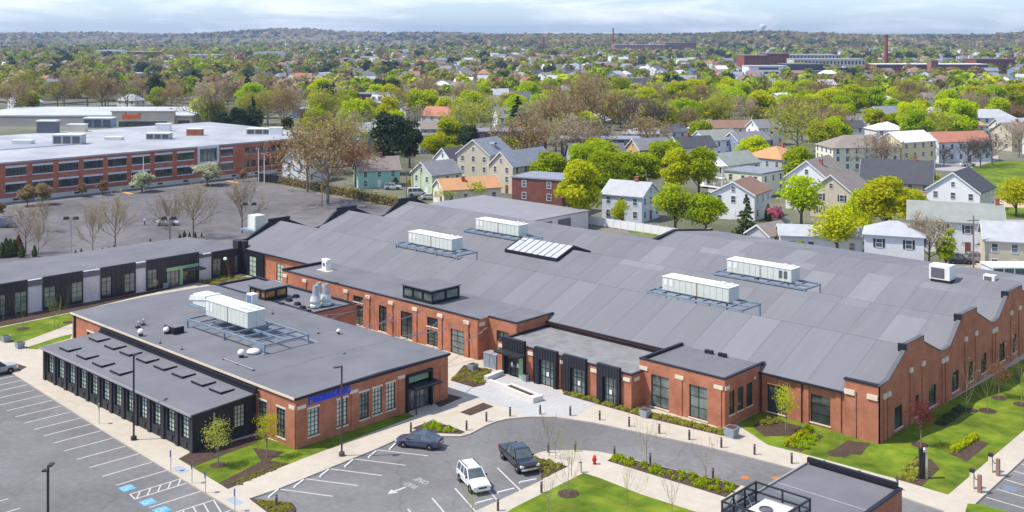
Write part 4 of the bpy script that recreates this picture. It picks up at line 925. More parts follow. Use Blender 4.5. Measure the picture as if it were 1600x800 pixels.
for px, py, z, s, l in ((1472, 434, 6.5, 1.5, 'pale boxy condenser with dark grille at the back edge of the hall roof'), (1547, 439, 6.4, .8, 'small white fan unit at the far right of the hall roof')):
    c = G(px, py, z); box_thing('rooftop_condenser', l, 'condenser', (c[0], c[1], z-.3), [('casing', unit_top, lambda m: m.box(-s, -.7*s, .2, s, .7*s, 1.5*s)), ('grille', louvre, lambda m: m.box(-s*.8, -.7*s-.03, .4, s*.5, -.7*s-.001, 1.25*s)), ('base', dark_metal, lambda m: m.box(-s*.9, -.6*s, -.3, s*1.1, .6*s, .2))])
c = G(400, 357, 5.0)
box_thing('rooftop_unit', 'tall pale green-grey unit standing behind the panelled wing roof', 'rooftop unit', (c[0], c[1], 4.6), [('casing', unit_grey, lambda m: m.box(-1.3, -1, .3, 1.3, 1.3, 3.0)), ('side_panel', unit_top, lambda m: m.box(-.6, -1.04, .5, 1.1, -1.001, 2.8)), ('base', steel_blue, lambda m: m.box(-3, -1.6, 0, 1.8, 1.6, .3))])
# pipes on the office roof
for l, pts in (('thin pipe run on blocks across the right half of the office roof', ((455, 519), (475, 527), (497, 535))), ('thin pipe run on blocks in front of the domed exhaust fan', ((350, 561), (372, 569), (396, 578)))):
    mb = MB(); q = [(*G(*p, 5.45), 5.5) for p in pts]; mb.path(q, .05); o = mb.build('roof_pipe', galv); tag(o, l, 'pipe')
    for p in q: m2 = MB(); m2.box(p[0]-.15, p[1]-.15, 5.35, p[0]+.15, p[1]+.15, 5.46); m2.build('pipe_block', rubber, o)

# ------------------------------------------------------------------ courtyard cables
wire = mat('cable', (.24, .22, .27), .6)
for i in range(9):
    xw = -38 + 4.0*i; xo = -30 + 3.6*i if i % 2 == 0 else -36 + 3.6*i
    if xo > -2: xo = -2
    p, q = Vector((xw, 33.8, 4.75)), Vector((xo, 21.4, 5.2)); mb = MB()
    pts = [tuple(p.lerp(q, k/8) + Vector((0, 0, -.5*(1-(2*k/8-1)**2)))) for k in range(9)]; mb.path(pts, .05, 5)
    o = tag(mb.build('light_cable', wire), ['first', 'second', 'third', 'fourth', 'fifth', 'sixth', 'seventh', 'eighth', 'ninth'][i] + ' sagging light cable over the courtyard, counted from the exhaust stacks', 'cable', 'cables strung over the courtyard')
    for k in range(1, 8, 2): m2 = MB(); x, y, z = pts[k]; m2.rev([(.03, 0), (.07, -.06), (.07, -.14), (.02, -.2)][::-1], 6, (x, y, z)); m2.build('bulb', white_paint, o)

# ------------------------------------------------------------------ street furniture
bl = thing('bollard', 'x', 'bollard', (0, 0, 0), 0, 'dark bronze bollards'); mb = MB(); mb.rev([(.11, 0), (.11, .82)], 10); mb.build('post', bronze, bl); mb = MB(); mb.rev([(.1, .82), (.1, .93)], 10); mb.build('light_band', mat('lens', (.35, .33, .36), .4), bl); mb = MB(); mb.rev([(.12, .93), (.12, 1.0)], 10); mb.build('cap', bronze, bl)
BO = [(642, 677, 'at the corner of the shrub bed beside the sedan'), (729, 674, 'at the right tip of the shrub bed beside the sedan'), (760, 660, 'where the kerb starts to curve below the mulch square'), (797, 652, 'left of the concrete bench at the top of the curve'), (844, 649, 'in front of the concrete planter bench'), (891, 651, 'right of the concrete planter bench'), (937, 658, 'first along the hall after the paver plaza'), (983, 668, 'in front of the right end of the entrance block'),
      (1030, 679, 'below the planter at the projecting block'), (1077, 689, 'in front of the second large window of the projecting block'), (1127, 701, 'just below the corner planter'), (1179, 712, 'below the left end of the right lawn'), (1237, 726, 'below the orange flower row'), (1288, 738, 'behind the left end of the small roof parapet'), (1343, 754, 'behind the middle of the small roof parapet'), (1402, 768, 'behind the right end of the small roof parapet'),
      (857, 709, 'above the pickup on the lower kerb'), (899, 707, 'on the lower kerb left of the red hydrant'), (960, 715, 'at the tip of the long shrub bed'), (1016, 726, 'in the long shrub bed beside the bare saplings'), (1114, 750, 'at the right end of the long shrub bed'), (846, 772, 'on the path beside the white wheel stop'), (778, 800, 'at the bottom edge below the white car'), (432, 793, 'in the teardrop planting island')]
used = False
for px, py, l in BO:
    c = G(px, py); lab = 'dark bronze bollard ' + l
    if not used: bl.location = (c[0], c[1], .12); bl['label'] = lab; used = True
    else: dup(bl, (c[0], c[1], .12), label=lab)
c = G(907, 740); t = thing('path_post', 'short pale post at the corner of the lower lawn', 'post', (c[0], c[1], .12)); mb = MB(); mb.box(-.1, -.1, 0, .1, .1, .95); mb.build('post', stone, t); mb = MB(); mb.box(-.12, -.12, .95, .12, .12, 1.0); mb.build('cap', bronze, t)

def lamp_post(label, loc, h, heads, m=dark_metal, rot=0, arm=.2):
    t = thing('lamp_post', label, 'lamp post', loc, rot)
    mb = MB(); mb.rev([(.3, 0), (.3, .35), (.26, .38)], 12); mb.build('base', m, t)
    mb = MB(); mb.box(-.075, -.075, .38, .075, .075, h); mb.build('pole', m, t)
    for k in range(heads):
        s = 1 if k == 0 else -1; mb = MB(); mb.box(min(.075*s, arm*s), -.04, h-.14, max(.075*s, arm*s), .04, h-.06); mb.build('arm', m, t)
        mb = MB(); mb.box(min(arm*s, (arm+.4)*s), -.14, h-.16, max(arm*s, (arm+.65)*s), .2, h-.04); mb.build('lamp_head', m, t)
    return t
a1 = math.atan2(FWD[1], FWD[0])
c = G(209, 689); lamp_post('tall dark lamp post on the pavement beside the black pavilion', (c[0], c[1], .12), 8.8, 1, rot=a1)
c = G(534, 714); lamp_post('tall dark lamp post on the pavement in front of the blue lettering', (c[0], c[1], .12), 9.0, 1, bronze, rot=a1+2)
c = V(-725/F_PX*84.5, 84.5); lamp_post('dark lamp post top with four heads at the bottom left edge', (c[0], c[1], 0), 8.5, 2, rot=a1, arm=.3)
for px, pb, pt, l in ((111, 400, 338, 'nearest the wing roof at left'), (264, 392, 338, 'between the two round bare trees'), (390, 372, 316, 'behind the tall grey rooftop unit')):
    c = G(px, pb); h = (pb-pt)*CAM_H/(pb-HOR); t = thing('lamp_post', 'twin-head floodlight pole in the rear lot ' + l, 'lamp post', (c[0], c[1], 0), a1-math.pi/2)
    mb = MB(); mb.tube((0, 0, 0), (0, 0, h), .12, .09, 8); mb.build('pole', galv, t)
    mb = MB(); mb.box(-.8, -.05, h-.25, .8, .05, h-.15); mb.build('arm', galv, t)
    for s in (-1, 1): mb = MB(); mb.frus(s*.9, 0, h-.6, h-.05, .55, .35, .35, .3); mb.build('lamp_head', dark_metal, t)
for px, pb, pt, l in ((224, 300, 242, 'in the island beside the blossoming tree'), (404, 285, 232, 'left one of the pair by the white house'), (413, 287, 240, 'right one of the pair by the white house')):
    c = G(px, pb); h = (pb-pt)*CAM_H/(pb-HOR); t = thing('lamp_post', 'thin white lamp pole ' + l, 'lamp post', (c[0], c[1], 0), a1-math.pi/2)
    mb = MB(); mb.tube((0, 0, 0), (0, 0, h), .13, .1, 8); mb.build('pole', white_paint, t); mb = MB(); mb.box(-.9, -.15, h-.2, .3, .15, h); mb.build('lamp_head', galv, t)

def sign_post(label, loc, h, m, w=.4, hh=.62, rot=0, txt=None):
    t = thing('parking_sign', label, 'sign', loc, rot, 'blue parking signs' if m is sign_blue else None)
    mb = MB(); mb.tube((0, 0, 0), (0, 0, h), .035, .035, 6); mb.build('post', galv, t)
    mb = MB(); mb.box(-w/2, -.06, h-hh, w/2, -.04, h); p = mb.build('plate', m, t)
    if m is sign_blue:
        m2 = MB(); m2.box(-w*.3, -.066, h-hh*.5, w*.3, -.0605, h-hh*.35); m2.box(-.03, -.066, h-hh*.85, .05, -.0605, h-hh*.5); m2.build('symbol', white_paint, p)
    return t
for px, py, l in ((267, 738, 'farthest up the kerb, before the tactile pad'), (300, 757, 'second down the kerb'), (321, 772, 'third down the kerb'), (367, 801, 'nearest, beside the lower tactile pad')):
    c = G(px, py); sign_post('blue accessible parking sign on a thin pole, ' + l, (c[0], c[1], .12), 2.0, sign_blue, rot=math.radians(-42))
c = G(155, 664); sign_post('small white sign on a pole beside the pavilion', (c[0], c[1], .12), 2.2, white_paint, rot=math.radians(-42))
c = G(1578, 803); sign_post('wide pale blank-backed sign plate in the right parking lot', (c[0], c[1], 0), 2.4, mat('plate_blue', (.35, .38, .55), .5), 1.1, .4, rot=math.radians(20))

def planter(px, py, label, s=1.0, plant=True, h=.8):
    c = G(px, py); t = thing('planter', label, 'planter', (c[0], c[1], .12), 0, 'square grey planters')
    mb = MB(); mb.frus(0, 0, 0, h, .42*s, .42*s, .52*s, .52*s); mb.build('tub', planter_grey, t)
    mb = MB(); mb.box(-.44*s, -.44*s, h-.02, .44*s, .44*s, h+.01); mb.build('soil', soil, t)
planter(739, 580, 'square grey planter in the courtyard mouth'); planter(821, 597, 'tall narrow grey planter beside the glass entrance', .6); planter(1008, 653, 'square grey planter between the entrance block and projecting block', .95)
planter(1143, 684, 'large square grey planter at the brick corner by the right lawn', 1.2, h=1.0); planter(9, 535, 'square grey planter at the left edge by the lawn', 1.0); planter(31, 545, 'square grey planter between the two left lawn strips', 1.0); planter(257, 450, 'blue-grey planter at the green-framed wing entrance', 1.0)
c = G(929, 727); t = thing('fire_hydrant', 'red fire hydrant on the lower pavement', 'hydrant', (c[0], c[1], .12)); redp = mat('hydrant_red', (.55, .02, .02), .45)
mb = MB(); mb.rev([(.2, 0), (.2, .06), (.14, .08), (.14, .6), (.18, .62), (.18, .68), (.14, .72), (.1, .85), (.03, .9)], 12); mb.build('barrel', redp, t); mb = MB(); mb.tube((-.26, 0, .48), (.26, 0, .48), .08, .08, 8); mb.tube((0, -.26, .42), (0, 0, .42), .1, .1, 8); mb.build('outlet', redp, t)
def bench(label, p0, p1, w, h, plant=None):
    d = Vector((p1[0]-p0[0], p1[1]-p0[1])); L = d.length; t = thing('planter_bench', label, 'bench', (p0[0], p0[1], .12), math.atan2(d.y, d.x))
    mb = MB(); i = .35
    if plant: mb.box(0, 0, 0, L, i, h); mb.box(0, w-i, 0, L, w, h); mb.box(0, i, 0, i, w-i, h); mb.box(L-i*2.5, i, 0, L, w-i, h)
    else: mb.box(0, 0, 0, L, w, h)
    mb.build('concrete_wall', concrete_light, t)
    if plant: mb = MB(); mb.box(i, i, 0, L-i*2.5, w-i, h-.12); mb.build('soil', soil, t)
bench('long pale concrete planter bench on the paver plaza', G(785, 612), G(833, 632), 1.5, .6, True)
bench('pale concrete bench wall along the planting bed by the entrance', G(762, 598), G(787, 588), .6, .6); bench('low pale concrete kerb bench on the plaza leading to the long bench', G(762, 601), G(792, 611), .5, .45)
c = G(766, 577)
box_thing('utility_cabinet', 'grey utility cabinet beside the entrance block', 'cabinet', (c[0], c[1], .12), [('cabinet', planter_grey, lambda m: m.box(-1.2, 0, 0, 1.0, 1.3, 1.75)), ('lid', galv, lambda m: m.box(-1.25, -.05, 1.75, 1.05, 1.35, 1.82)), ('door_seam', dark_metal, lambda m: m.box(-.12, -.02, .1, -.08, -.001, 1.7))])
for px, py, l in ((1526, 770, 'nearer'), (1555, 744, 'farther')):
    c = G(px, py); t = thing('charging_station', f'brown and grey twin-post charging station on the right pavement, {l} one', 'charging station', (c[0], c[1], .12), 0, 'charging stations on the right pavement')
    mb = MB(); mb.box(-.75, .3, 0, -.4, .6, 1.75); mb.build('grey_post', stone, t); mb = MB(); mb.box(-.77, .28, 1.5, -.38, .62, 1.8); mb.build('screen_head', dark_metal, t)
    mb = MB(); mb.box(.1, -.15, 0, .42, .15, 1.6); mb.build('brown_post', mat('brown_post', (.27, .16, .13), .6), t); mb = MB(); mb.path([(-.45, .4, 1.3), (-.15, .2, 1.0), (.12, 0, 1.15)], .04); mb.build('cable', rubber, t)
c = G(1443, 750); t = thing('information_pylon', 'dark free-standing pylon with a silvery rounded head on the right lawn', 'pylon', (c[0], c[1], .14), math.radians(43))
mb = MB(); mb.box(-.42, -.15, 0, .12, .15, 2.9); mb.build('dark_face', dark_metal, t); mb = MB(); mb.box(.121, -.16, 0, .34, .16, 2.55); mb.rev([(.24, 0), (.24, .25), (.12, .36)], 12, (.1, 0, 2.55)); mb.build('silver_head', chrome, t)
ws = MB(); ws.hexa([(-.9, -.09, 0), (.9, -.09, 0), (.9, .09, 0), (-.9, .09, 0), (-.86, -.06, .13), (.86, -.06, .13), (.86, .06, .13), (-.86, .06, .13)]); wsm = ws.mesh('wheel_stop', white_paint)
WS_ = [((840, 408), (872, 378), 'under the nose of the dark sedan'), ((700, 465), (755, 420), 'first empty stall beside the sedan'), ((553, 523), (610, 475), 'second empty stall from the sedan'), ((396, 585), (460, 535), 'third empty stall from the sedan'), ((237, 650), (300, 602), 'fourth empty stall from the sedan'), ((78, 713), (140, 663), 'fifth empty stall from the sedan, by the island')]
WS2 = [((777.5, 771), (804, 764.5), 'in the empty stall between the white car and the pickup'), ((743, 788), (770, 781), 'under the nose of the white car'), ((812, 755), (838, 750), 'under the nose of the dark pickup')]
for p, q, l in [(C6(*a), C6(*b), l) for a, b, l in WS_] + [(G(*a), G(*b), l) for a, b, l in WS2]:
    o = put('wheel_stop', wsm, loc=((p[0]+q[0])/2, (p[1]+q[1])/2, .004), rotz=math.atan2(q[1]-p[1], q[0]-p[0])); tag(o, 'white concrete wheel stop ' + l, 'wheel stop', 'white wheel stops')

# ------------------------------------------------------------------ vehicles
def paint(name, c, rough=.22): 
    m = mat(name, c, rough, spec=.6); m.node_tree.nodes['Principled BSDF'].inputs['Coat Weight'].default_value = .6; return m
tail = mat('tail_lamp', (.45, .01, .01), .25); head = mat('head_lamp', (.75, .75, .78), .1); amber_l = mat('plate_amber', (.6, .3, .03), .4); carglass = glass_mat('car_glass', (.05, .07, .08), .04, (.10, .13, .14), 1.5)
def vehicle(name, label, cat, loc, rot, kind, m, group=None):
    """x forward; stations of the lower body: (x, bottom, shoulder, half width)"""
    t = thing(name, label, cat, loc, rot, group)
    if kind == 'sedan':
        S = [(-2.38, .45, .85, .62), (-2.3, .28, .98, .8), (-1.7, .22, 1.0, .9), (0, .2, .95, .92), (1.3, .22, .9, .91), (2.1, .26, .78, .82), (2.36, .38, .66, .6)]; ax = (-1.42, 1.4); R_ = .33; W = .92
        cabin = dict(b0=-1.95, r0=-.95, r1=.35, b1=1.25, zb=.95, zr=1.46, wb=.84, wr=.62)
    elif kind == 'suv':
        S = [(-2.32, .5, 1.0, .75), (-2.28, .38, 1.1, .88), (-1.6, .32, 1.1, .92), (0, .3, 1.08, .93), (1.2, .32, 1.06, .92), (2.1, .36, .98, .86), (2.32, .48, .85, .72)]; ax = (-1.38, 1.38); R_ = .37; W = .93
        cabin = dict(b0=-2.2, r0=-2.0, r1=.15, b1=.95, zb=1.07, zr=1.74, wb=.86, wr=.7)
    elif kind == 'pickup':
        S = [(-2.85, .55, 1.1, .9), (-2.8, .48, 1.18, .97), (-1.8, .42, 1.18, .98), (0, .4, 1.16, .98), (1.5, .42, 1.16, .98), (2.6, .46, 1.12, .95), (2.85, .58, 1.0, .85)]; ax = (-1.8, 1.85); R_ = .42; W = .98
        cabin = dict(b0=-.95, r0=-.75, r1=.8, b1=1.45, zb=1.15, zr=1.88, wb=.9, wr=.74)
    elif kind == 'van':
        S = [(-2.6, .5, 1.1, .9), (-2.5, .4, 1.2, .98), (0, .35, 1.2, 1.0), (1.6, .38, 1.15, .98), (2.4, .42, 1.05, .9), (2.6, .5, .9, .75)]; ax = (-1.6, 1.6); R_ = .36; W = 1.0
        cabin = dict(b0=-2.5, r0=-2.4, r1=.8, b1=1.7, zb=1.17, zr=2.1, wb=.95, wr=.85)
    mb = MB(); rings = []
    for x, zb, zt, hw in S: rings.append([(x, -hw*.88, zb), (x, hw*.88, zb), (x, hw, zb+.18), (x, hw, zt-.16), (x, hw*.93, zt-.03), (x, hw*.6, zt+.02), (x, -hw*.6, zt+.02), (x, -hw*.93, zt-.03), (x, -hw, zt-.16), (x, -hw, zb+.18)])
    k = len(mb.v)
    for r in rings: mb.v.extend(r)
    n = 10
    for i in range(len(rings)-1):
        for j in range(n): mb.f.append((k+i*n+j, k+i*n+(j+1) % n, k+(i+1)*n+(j+1) % n, k+(i+1)*n+j)); mb.m.append(0)
    mb.f.append(tuple(k+j for j in range(n))[::-1]); mb.m.append(0); mb.f.append(tuple(k+(len(rings)-1)*n+j for j in range(n))); mb.m.append(0)
    if kind == 'pickup':
        pass
    body = mb.build('body', m, t, smooth=False)
    c = cabin; B = [(c['b0'], -c['wb'], c['zb']), (c['b1'], -c['wb'], c['zb']), (c['b1'], c['wb'], c['zb']), (c['b0'], c['wb'], c['zb'])]; T_ = [(c['r0'], -c['wr'], c['zr']), (c['r1'], -c['wr'], c['zr']), (c['r1'], c['wr'], c['zr']), (c['r0'], c['wr'], c['zr'])]
    mb = MB(); mb.face(B[1], B[2], T_[2], T_[1]); mb.build('windscreen', carglass, t); mb = MB(); mb.face(B[3], B[0], T_[0], T_[3]); mb.build('rear_window', carglass if kind != 'van' else m, t)
    mb = MB(); mb.face(B[0], B[1], T_[1], T_[0]); mb.build('side_window', carglass, t); mb = MB(); mb.face(B[2], B[3], T_[3], T_[2]); mb.build('side_window', carglass, t)
    mb = MB(); xm, zr = (c['r0']+c['r1'])/2, c['zr']
    mb.hexa([(c['r0']-.08, -c['wr']-.03, zr-.04), (c['r1']+.06, -c['wr']-.03, zr-.04), (c['r1']+.06, c['wr']+.03, zr-.04), (c['r0']-.08, c['wr']+.03, zr-.04), (c['r0']+.1, -c['wr']+.1, zr+.05), (c['r1']-.12, -c['wr']+.1, zr+.05), (c['r1']-.12, c['wr']-.1, zr+.05), (c['r0']+.1, c['wr']-.1, zr+.05)])
    for a, b in zip(B, T_): mb.tube(a, b, .05, .045, 5)
    for y in (-1, 1):
        for f in ((.5,) if kind in ('sedan', 'pickup') else (.33, .66)):
            xb = c['b0']*(1-f)+c['b1']*f*1.0; xt = c['r0']*(1-f)+c['r1']*f; mb.tube((xb*.6+xt*.4, y*c['wb'], c['zb']), (xt, y*c['wr'], zr), .045, .04, 5)
    mb.build('roof', m, t)
    if kind == 'pickup':
        mb = MB(); mb.box(-2.7, -.8, 1.195, -1.05, .8, 1.225); mb.build('bed_cover', mat('bed_cover', (.05, .06, .09), .6), t)
        for y in (-1, 1): mb = MB(); mb.box(-2.75, y*.9-.06, 1.15, -1.0, y*.9+.06, 1.28); mb.build('bed_rail', m, t)
    if kind == 'suv':
        for y in (-1, 1): mb = MB(); mb.box(-1.8, y*.62-.03, 1.8, 0, y*.62+.03, 1.86); mb.build('roof_rail', dark_metal, t)
    tm = MB(); pr = [(R_*.62, -.12), (R_*.96, -.12), (R_, -.07), (R_, .07), (R_*.96, .12), (R_*.62, .12)]
    tm = MB(); tm.rev(pr, 16); tm = tm.mesh('tyre', rubber); tm.transform(Matrix.Rotation(math.pi/2, 4, 'X'))
    rm = MB(); rm.rev([(R_*.64, -.1), (R_*.64, .1), (R_*.3, .09)], 10); rm = rm.mesh('rim', galv if kind != 'pickup' else chrome); rm.transform(Matrix.Rotation(math.pi/2, 4, 'X'))
    hub = MB(); hub.rev([(R_*.28, -.13), (R_*.28, .13)], 10); hub = hub.mesh('wheel', galv); hub.transform(Matrix.Rotation(math.pi/2, 4, 'X'))
    for x in ax:
        for y in (-1, 1):
            w = put('wheel', hub, t, loc=(x, y*(W-.11), R_)); put('tyre', tm, w); put('rim', rm, w)
            mb = MB(); mb.tube((x, y*(W-.02), R_), (x, y*(W+.012), R_), R_*1.13, R_*1.13, 14); mb.build('wheel_arch', rubber, t)
    f, b = S[-1], S[0]
    for y in (-1, 1):
        mb = MB(); mb.box(f[0]-.22, y*f[3]*.95-.16, f[2]-.2, f[0]+.02, y*f[3]*.95+.16, f[2]-.02); mb.build('headlight', head, t)
        mb = MB(); mb.box(b[0]-.02, y*b[3]*.95-.14, b[2]-.14, b[0]+.2, y*b[3]*.95+.14, b[2]+.06); mb.build('tail_light', tail, t)
        mb = MB(); mb.frus(c['b1']-.28, y*(c['wb']+.14), c['zb']+.02, c['zb']+.2, .05, .1, .04, .08); mb.build('mirror', m if kind == 'sedan' else dark_metal, t)
        for xd in ((-.35, .75) if kind != 'pickup' else (.3, 1.2)): mb = MB(); mb.box(xd-.12, y*W-.015, c['zb']-.2, xd+.1, y*W+.02, c['zb']-.16); mb.build('door_handle', chrome if kind != 'sedan' else m, t)
    mb = MB(); mb.box(f[0]-.03, -f[3]*.55, f[1]+.12, f[0]+.03, f[3]*.55, f[2]-.1); mb.build('grille', dark_metal, t)
    mb = MB(); mb.box(f[0]-.25, -f[3]*1.02, f[1]-.08, f[0]+.06, f[3]*1.02, f[1]+.12); mb.build('front_bumper', chrome if kind == 'pickup' else (m if kind == 'sedan' else white_paint), t)
    mb = MB(); mb.box(b[0]-.06, -b[3]*1.05, b[1]-.06, b[0]+.2, b[3]*1.05, b[1]+.12); mb.build('rear_bumper', chrome if kind == 'pickup' else m, t)
    mb = MB(); mb.box(b[0]-.075, -.25, b[1]+.16, b[0]-.01, .25, b[1]+.3); mb.build('number_plate', white_paint, t)
    return t
p, q = G(669, 712), G(589, 703); ang = math.atan2(q[1]-p[1], q[0]-p[0]); c = G(655, 697); vehicle('parked_sedan', 'dark blue-grey sedan parked in the stall beside the shrub bed', 'car', (c[0], c[1], 0), ang, 'sedan', paint('sedan_blue', (.055, .06, .10)))
p, q = G(711, 763), G(744, 800); ang = math.atan2(q[1]-p[1], q[0]-p[0]); c = G(740, 759); vehicle('parked_suv', 'white sport utility car parked nose-in beside the dark pickup', 'car', (c[0], c[1], 0), ang, 'suv', paint('suv_white', (.72, .73, .74)))
p, q = G(777, 731), G(814, 767); ang = math.atan2(q[1]-p[1], q[0]-p[0]); c = G(810, 726); vehicle('parked_pickup', 'black crew-cab pickup truck with chrome bumper parked by the lower pavement', 'pickup', (c[0], c[1], 0), ang, 'pickup', paint('pickup_black', (.022, .024, .035)))
p, q = C5(705, 338), C5(403, 418); ang = math.atan2(q[1]-p[1], q[0]-p[0]); c = G(-6, 585); vehicle('parked_suv', 'grey car cut off by the left edge of the photo by the mulch square', 'car', (c[0], c[1], 0), ang+math.pi, 'suv', paint('car_silver', (.32, .33, .34)))
# ------------------------------------------------------------------ plants
nr = np.random.RandomState(11)
def leaf_mat(name, c1, c2, rand=.10, trans=.48):
    m = bpy.data.materials.new(name); m.use_nodes = True; t = m.node_tree; t.nodes.remove(t.nodes['Principled BSDF']); o = t.nodes['Material Output']
    at = t.nodes.new('ShaderNodeAttribute'); at.attribute_name = 'tint'; mx = t.nodes.new('ShaderNodeMixRGB'); mx.inputs[1].default_value = (*c1, 1); mx.inputs[2].default_value = (*c2, 1)
    t.links.new(at.outputs['Fac'], mx.inputs[0])
    oi = t.nodes.new('ShaderNodeObjectInfo'); h = t.nodes.new('ShaderNodeHueSaturation'); mr = t.nodes.new('ShaderNodeMapRange'); mr.inputs['To Min'].default_value = 1-rand*1.5; mr.inputs['To Max'].default_value = 1+rand*1.5
    m2 = t.nodes.new('ShaderNodeMapRange'); m2.inputs['To Min'].default_value = .5-rand*.15; m2.inputs['To Max'].default_value = .5+rand*.12
    t.links.new(oi.outputs['Random'], mr.inputs[0]); t.links.new(mr.outputs[0], h.inputs['Value']); t.links.new(oi.outputs['Random'], m2.inputs[0]); t.links.new(m2.outputs[0], h.inputs['Hue']); t.links.new(mx.outputs[0], h.inputs['Color'])
    d = t.nodes.new('ShaderNodeBsdfDiffuse'); tr = t.nodes.new('ShaderNodeBsdfTranslucent'); ms = t.nodes.new('ShaderNodeMixShader'); ms.inputs[0].default_value = trans
    t.links.new(h.outputs[0], d.inputs[0]); t.links.new(h.outputs[0], tr.inputs[0]); t.links.new(d.outputs[0], ms.inputs[1]); t.links.new(tr.outputs[0], ms.inputs[2]); t.links.new(ms.outputs[0], o.inputs[0])
    MATS[name] = m; return m
LM = dict(lime=leaf_mat('leaf_lime', (.33, .41, .008), (.58, .64, .015)), yellow=leaf_mat('leaf_yellow', (.40, .44, .008), (.66, .68, .02)), green=leaf_mat('leaf_green', (.25, .35, .008), (.47, .58, .018)), olive=leaf_mat('leaf_olive', (.31, .32, .045), (.54, .52, .11)),
          brown=leaf_mat('leaf_brown', (.25, .18, .09), (.44, .32, .16)), tan=leaf_mat('leaf_tan', (.33, .27, .18), (.54, .44, .29)), dark=leaf_mat('leaf_dark', (.03, .05, .03), (.085, .115, .05), trans=.15), ever=leaf_mat('leaf_evergreen', (.05, .085, .03), (.14, .18, .06), trans=.15),
          red=leaf_mat('leaf_red', (.13, .03, .03), (.26, .08, .07)), rust=leaf_mat('leaf_rust', (.22, .10, .04), (.36, .20, .09)), white=leaf_mat('blossom_white', (.30, .34, .14), (.66, .66, .50)), pink=leaf_mat('blossom_pink', (.45, .10, .16), (.68, .25, .32)), grey=leaf_mat('twig_grey', (.14, .115, .095), (.24, .20, .17)))
bark = mat('bark', (.13, .10, .08), .95, .25, 3); bark_l = mat('bark_pale', (.26, .215, .165), .95, .2, 4); bark_g = mat('bark_grey', (.20, .175, .155), .95, .2, 3)

def flakes(P, N, S, T, name, m, jit=.55, ex=None):
    """quads at P with normals near N, sizes S, tints T"""
    n = len(P); r = nr.normal(size=(n, 3)); Nn = N*(1-jit) + r*jit; Nn /= np.linalg.norm(Nn, axis=1)[:, None]+1e-9
    a = np.cross(Nn, nr.normal(size=(n, 3))); a /= np.linalg.norm(a, axis=1)[:, None]+1e-9; b = np.cross(Nn, a)
    s = S[:, None]; asp = (.6+.5*nr.rand(n))[:, None]
    v = np.empty((n, 4, 3)); v[:, 0] = P-a*s-b*s*asp*.6; v[:, 1] = P+a*s*.7-b*s*asp; v[:, 2] = P+a*s+b*s*asp*.7; v[:, 3] = P-a*s*.6+b*s*asp
    if ex is not None:
        ev, ef, et = ex; vv = np.concatenate([v.reshape(-1, 3), ev]); ff = [tuple(range(4*i, 4*i+4)) for i in range(n)] + [tuple(4*n+j for j in f) for f in ef]; tt = np.concatenate([np.repeat(T, 4), et])
        me = bpy.data.meshes.new(name); me.from_pydata(vv.tolist(), [], ff)
    else:
        me = bpy.data.meshes.new(name); me.vertices.add(4*n); me.vertices.foreach_set('co', v.ravel()); me.loops.add(4*n); me.loops.foreach_set('vertex_index', np.arange(4*n, dtype=np.int32)); me.polygons.add(n); me.polygons.foreach_set('loop_start', np.arange(0, 4*n, 4, dtype=np.int32)); me.polygons.foreach_set('loop_total', np.full(n, 4, dtype=np.int32)); tt = np.repeat(T, 4); me.update(calc_edges=True)
    at = me.attributes.new('tint', 'FLOAT', 'POINT'); at.data.foreach_set('value', np.clip(tt, 0, 1).astype(np.float32)); me.materials.append(m); me.update(); return me
def unit(n): 
    d = nr.normal(size=(n, 3)); return d/np.linalg.norm(d, axis=1)[:, None]
def lobes(H, R, base, k, spread=.62):
    c = []
    for i in range(k):
        d = unit(1)[0]*nr.rand()**.4*spread; c.append((d[0]*R, d[1]*R, base+(H-base)*(.5+d[2]*.62), (.30+.22*nr.rand())*R))
    return c
def maple(H, R, base, k, nl, leaf, m, open_=0.0, rt=.022):
    L = lobes(H, R, base, k); P, N, S, T = [], [], [], []
    for x, y, z, r in L:
        n = nl//k; d = unit(n); d[:, 2] = np.where(d[:, 2] < -.35, -d[:, 2]*.6, d[:, 2]); rr = r*(1-.45*nr.rand(n)**2+open_*nr.normal(size=n)*.25)
        P.append(np.array([x, y, z])+d*rr[:, None]*np.array([1, 1, .85])); N.append(d*.7+np.array([0, 0, .5])); S.append(leaf*(.55+.75*nr.rand(n))); T.append(np.clip(.15+.3*nr.rand()+.5*nr.rand(n), 0, 1))
    P, N, S, T = map(np.concatenate, (P, N, S, T)); P[:, 2] = np.maximum(P[:, 2], base*.6)
    crown = flakes(P, N, S, T, 'crown', m)
    mb = MB(); r0 = H*rt; mb.tube((0, 0, -.1), (0, 0, base), r0*1.25, r0, 7); mb.tube((0, 0, base), (0, 0, base+(H-base)*.5), r0, r0*.4, 6)
    for x, y, z, r in L[:9]:
        s = base*.75+(z-base)*.25; mb.tube((0, 0, min(s, base+(H-base)*.4)), (x*.55, y*.55, (s+z)/2+.3), r0*.55, r0*.35, 5); mb.tube((x*.55, y*.55, (s+z)/2+.3), (x, y, z+r*.5), r0*.35, r0*.1, 4)
    return mb.mesh('trunk', bark), crown
